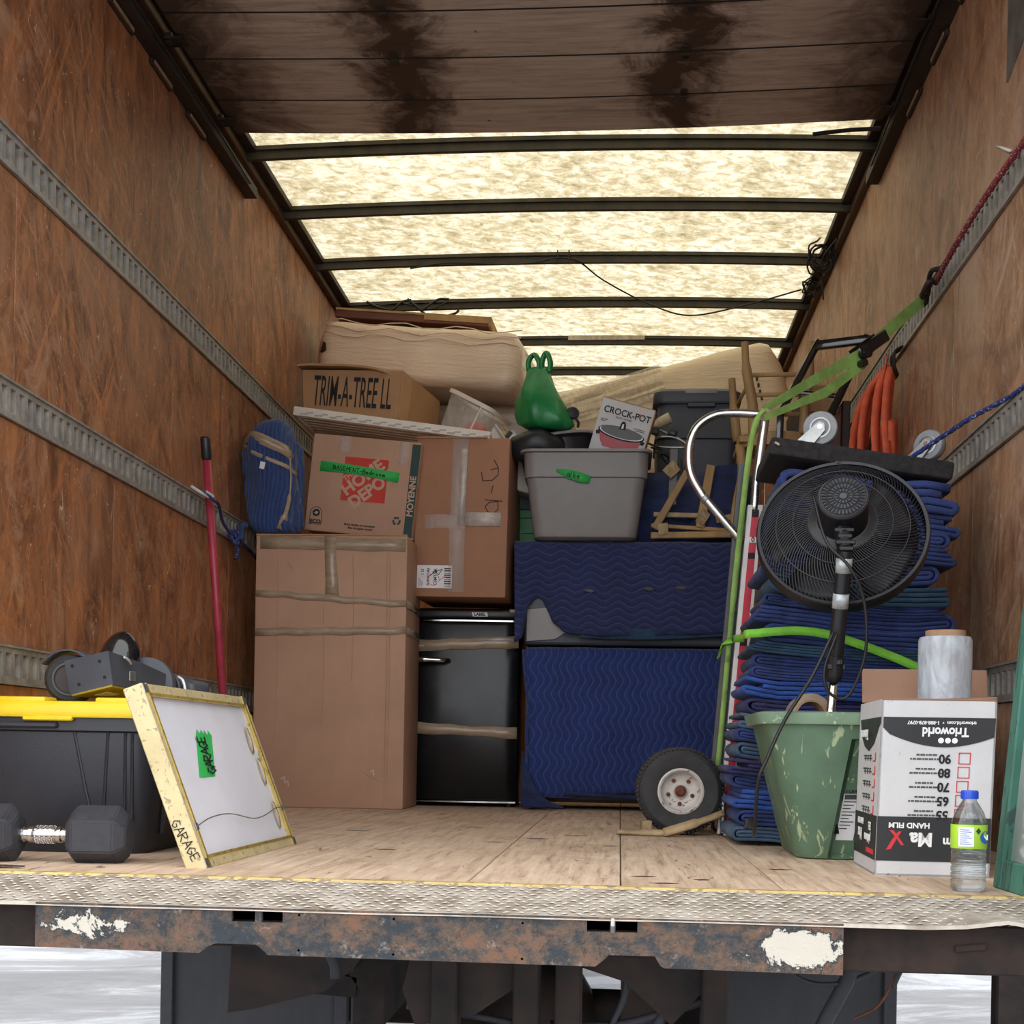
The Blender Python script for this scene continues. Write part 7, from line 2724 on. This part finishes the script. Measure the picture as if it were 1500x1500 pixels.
strap(bm, smooth_path([(-0.002, -0.015, 0.004), (-0.026, -0.024, -0.03), (-0.045, -0.018, -0.12), (-0.066, -0.012, -0.34), (-0.086, -0.010, -0.58), (-0.098, -0.01, -0.74)], 6), (1, 0, 0.1), [0.013] * 6 + [0.017] * 18 + [0.015] * 7, 0.002)
obj('webbing', bm, 'green_strap', t, True)
bm = BM()
strap(bm, smooth_path([(-0.098, -0.01, -0.74), (-0.109, -0.008, -0.90), (-0.124, -0.006, -1.10), (-0.130, 0.0, -1.18)], 6), (1, 0, 0.1), 0.015, 0.002)
obj('webbing', bm, 'green_strap', t, True)
bm = BM()
d_ = (A - TOP).normalized()
mR = axis_mat(Rt + d_ * 0.03, d_, (0, 0, 1)).to_3x3().to_4x4()
box(bm, Rt + d_ * 0.04, (0.05, 0.014, 0.10), mR, 0.004, 1)
for s in (-1, 1):
    box(bm, Rt + d_ * 0.03 + (mR.to_3x3() @ Vector((s * 0.024, 0.01, 0))), (0.006, 0.036, 0.13), mR, 0.003, 1)
tube(bm, [Rt + mR.to_3x3() @ Vector((-0.03, 0, -0.01)), Rt + mR.to_3x3() @ Vector((0.03, 0, -0.01))], 0.016, 12)
tube(bm, [Rt + mR.to_3x3() @ Vector((-0.026, -0.02, -0.035)), Rt + mR.to_3x3() @ Vector((0.026, -0.02, -0.035))], 0.012, 12)
obj('ratchet', bm, 'gloss_black', t, 'auto')
bm = BM()
for s in (-1, 1):
    tube(bm, smooth_path([A + Vector((0.0, 0.012 * s, -0.02)), A + Vector((0.01, 0.018 * s, 0.02)), A + Vector((0.022, 0.015 * s, 0.06))], 4), 0.005, 6)
tube(bm, [A + Vector((0.012 * cos(a), 0.004, 0.022 * sin(a) + 0.004)) for a in [2 * pi * i / 16 for i in range(16)]], 0.005, 6, True)
obj('hook', bm, 'rail', t, True)

t = thing('green_webbing', 'bright green strap wrapped round hand truck and blanket stack at middle height', 'strap', (0.30, 3.60, 0.50))
bm = BM()
strap(bm, smooth_path([(0.022, 0.40, 0.075), (0.035, 0.20, 0.062), (0.02, 0.02, 0.055), (0.05, -0.004, 0.057), (0.15, -0.008, 0.064), (0.23, -0.010, 0.055), (0.32, -0.010, 0.028), (0.42, -0.012, -0.01), (0.52, -0.012, -0.055)], 6), (0, 0, 1), 0.022, 0.002)
obj('webbing', bm, 'green_new', t, True)
bm = BM()
strap(bm, [(0.02, 0.44, 0.075), (-0.005, 0.445, 0.06), (-0.018, 0.445, 0.02)], (0.6, 0, 0.8), [0.022, 0.014, 0.008], 0.002)
obj('webbing_tail', bm, 'green_new', t, True)

t = thing('strap_bundle', 'bundle of orange ratchet straps hanging from the right wall track', 'straps', (0.925, 4.86, 1.585))
bm = BM()
for k in range(3):
    tube(bm, smooth_path([(0.03, 0.02 * k - 0.02, 0.085), (0.0, 0.03 * k - 0.04, 0.06), (0.0, 0.02 * k - 0.04, 0.015), (0.02, 0.02 * k, -0.01)], 4), 0.005, 6)
tube(bm, [Vector((-0.01, 0.10 + 0.03 * cos(a), -0.035 + 0.035 * sin(a))) for a in [2 * pi * i / 14 for i in range(14)]], 0.006, 6, True)
obj('hook', bm, 'rail', t, True)
loops = [(-0.005, 0.00, -0.03, -0.30, -0.03), (-0.030, 0.05, -0.045, -0.31, 0.10), (-0.055, 0.11, -0.07, -0.315, 0.16), (-0.085, 0.15, -0.085, -0.32, 0.24), (-0.018, -0.03, -0.05, -0.32, -0.08), (-0.070, 0.08, -0.06, -0.32, 0.14), (-0.045, -0.005, -0.06, -0.31, -0.02)]
for k, (x, y, z0, z1, yb) in enumerate(loops):
    bm = BM()
    strap(bm, smooth_path([(x * 0.3, y * 0.25, 0.02 - 0.01 * (k % 2)), (x, y * 0.7, z0), (x - 0.012, (y + yb) / 2, (z0 + z1) / 2), (x - 0.005, yb, z1), (x + 0.012, yb + 0.02, z1 + 0.03), (x + 0.01, yb + 0.02, (z0 + z1) / 2)], 5), (1, 0.45, 0), 0.034, 0.003)
    obj('strap_loop', bm, 'orange', t, True)
bm = BM()
strap(bm, smooth_path([(-0.02, -0.02, 0.055), (-0.022, 0.0, 0.035), (-0.03, 0.05, 0.005), (-0.03, 0.08, -0.03), (-0.03, 0.03, -0.035), (-0.028, -0.01, 0.0), (-0.02, -0.02, 0.05)], 5), (0.3, 0.6, 0.7), 0.030, 0.004)
obj('strap_knot', bm, 'orange', t, True)
bm = BM()
strap(bm, smooth_path([(-0.045, 0.01, -0.14), (-0.055, 0.05, -0.20), (-0.06, 0.12, -0.265)], 4), (0, 1, 0.3), [0.010] * 4 + [0.03] * 3 + [0.06] * 2, 0.006)
obj('ratchet_end', bm, 'gloss_black', t, True)

t = thing('red_rope', 'red braided rope stretched along the upper track of the right wall', 'rope', (0.935, 3.30, 1.725))
pts = [(0.012, -0.25, 0.012), (0.010, 0.06, 0.004), (0.004, 0.3, 0.002), (0.0, 0.55, -0.006), (0.002, 0.80, -0.014), (0.010, 0.99, -0.020)]
sp_ = smooth_path(pts, 14)
bm = BM()
for s in (0, 1, 2):
    P_ = []
    for i, p in enumerate(sp_):
        a = i * 1.15 + s * 2.094
        P_.append(p + Vector((0.0045 * cos(a), 0, 0.0045 * sin(a))))
    tube(bm, P_, 0.0052, 6)
obj('rope', bm, 'rope_red', t, True)
bm = BM()
for k in range(7):
    c = Vector((-0.006, 0.14, 0.010))
    tube(bm, [c, c + Vector((-0.012 + 0.003 * k, 0.03 - 0.004 * k, 0.022 - 0.003 * k)), c + Vector((-0.02 + 0.005 * k, 0.05 - 0.006 * k, 0.034 - 0.006 * k))], 0.0035, 5)
obj('frayed_knot', bm, 'rope_white', t, True)
bm = BM()
tube(bm, smooth_path([(0.012, 1.0, -0.02), (-0.02, 0.96, -0.03), (-0.024, 1.03, -0.05), (0.0, 1.06, -0.035), (-0.01, 0.98, 0.006), (0.014, 0.93, 0.0)], 5), 0.008, 8)
obj('hook', bm, 'rail', t, True)

t = thing('blue_rope', 'blue braided rope tied from the right wall track down to the dolly', 'rope', (0.935, 3.25, 1.125))
sp_ = smooth_path([(0.004, -0.20, 0.075), (0.0, 0.03, -0.004), (-0.09, 0.22, -0.045), (-0.20, 0.43, -0.105), (-0.235, 0.50, -0.125)], 16)
bm = BM()
for s in (0, 1, 2):
    tube(bm, [p + Vector((0.003 * cos(i * 1.15 + s * 2.094), 0, 0.003 * sin(i * 1.15 + s * 2.094))) for i, p in enumerate(sp_)], 0.0040, 6)
obj('rope', bm, 'rope_blue', t, True)
bm = BM()
tube(bm, [Vector((0.006, 0.03 + 0.012 * cos(a), 0.012 * sin(a))) for a in [2 * pi * i / 12 for i in range(12)]], 0.004, 6, True)
obj('rope_eye', bm, 'rope_white', t, True)


def wire(name, lab, pts, r=0.0045, loc=(0, 0, 0), k=7):
    t_ = thing(name, lab, 'cable', loc)
    bm = BM()
    tube(bm, smooth_path([Vector(p) - Vector(loc) for p in pts], k), r, 6)
    obj('wire', bm, 'cable', t_, True)
    return t_


def loops_on(t_, c, r, n, seed):
    q = random.Random(seed)
    for i in range(n):
        bm = BM()
        a0, tx = q.uniform(0, 6), q.uniform(-.6, .6)
        rr = r * q.uniform(.5, 1.1)
        P_ = [Vector(c) - t_.location + Vector((q.uniform(-.01, .01) + rr * cos(a) * 0.8, q.uniform(-.01, .01) + rr * tx * sin(a), rr * sin(a) * 0.9 + q.uniform(-.01, .01))) for a in [a0 + 5.2 * j / 11 for j in range(12)]]
        tube(bm, smooth_path(P_, 3), 0.0042, 5)
        obj('wire_loop', bm, 'cable', t_, True)


t = wire('roof_wire', 'thin black wire sagging under the third roof bow to the right wall', [(-1.05, 6.53, 2.600), (-0.85, 6.52, 2.622), (-0.62, 6.52, 2.612), (-0.45, 6.52, 2.618), (-0.34, 6.52, 2.640), (-0.24, 6.55, 2.632), (-0.12, 6.70, 2.592), (0.10, 6.95, 2.560), (0.32, 7.1, 2.545), (0.60, 7.0, 2.565), (0.86, 6.88, 2.600)], 0.0042, (-1.05, 6.53, 2.6))
loops_on(t, (0.90, 6.85, 2.60), 0.06, 4, 4)
t = wire('wire_tangle', 'black wire tangle tied to the right top rail at the third roof bow', [(0.93, 6.2, 2.60), (0.89, 6.35, 2.57), (0.905, 6.5, 2.56), (0.92, 6.55, 2.44)], 0.0045, (0.92, 6.4, 2.60))
loops_on(t, (0.885, 6.40, 2.585), 0.075, 8, 9)
t = wire('wire_tangle', 'black wire tangle hanging from the fourth roof bow above the wooden panel', [(-1.36, 7.15, 2.615), (-1.2, 7.16, 2.640), (-1.05, 7.16, 2.605), (-0.95, 7.16, 2.645)], 0.004, (-1.2, 7.15, 2.62))
for pts in ([(-1.38, 7.15, 2.645), (-1.31, 7.14, 2.61), (-1.24, 7.14, 2.60), (-1.19, 7.14, 2.64), (-1.14, 7.14, 2.650)], [(-1.16, 7.14, 2.655), (-1.06, 7.14, 2.57)], [(-1.09, 7.14, 2.59), (-1.0, 7.14, 2.65), (-0.94, 7.14, 2.652)], [(-0.97, 7.14, 2.56), (-0.90, 7.14, 2.58), (-0.89, 7.14, 2.605), (-0.91, 7.14, 2.60)]):
    bm = BM()
    tube(bm, smooth_path([Vector(p) - t.location for p in pts], 5), 0.0065, 6)
    obj('wire', bm, 'cable', t, True)
t = thing('cable_ties', 'two black cable ties round the third roof bow near its middle', 'cable tie', (-0.31, 6.56, 2.65))
for dx in (-0.03, 0.025):
    bm = BM()
    tube(bm, smooth_path([(dx, -0.032, 0.03), (dx, -0.034, -0.01), (dx + 0.004, -0.03, -0.03)], 4), 0.0035, 5)
    obj('tie', bm, 'cable', t)
for o_ in COL.objects:
    if o_.parent is None and o_.name.split('.')[0] in ('roof_wire', 'wire_tangle', 'cable_ties'):
        o_.location.z -= 0.042
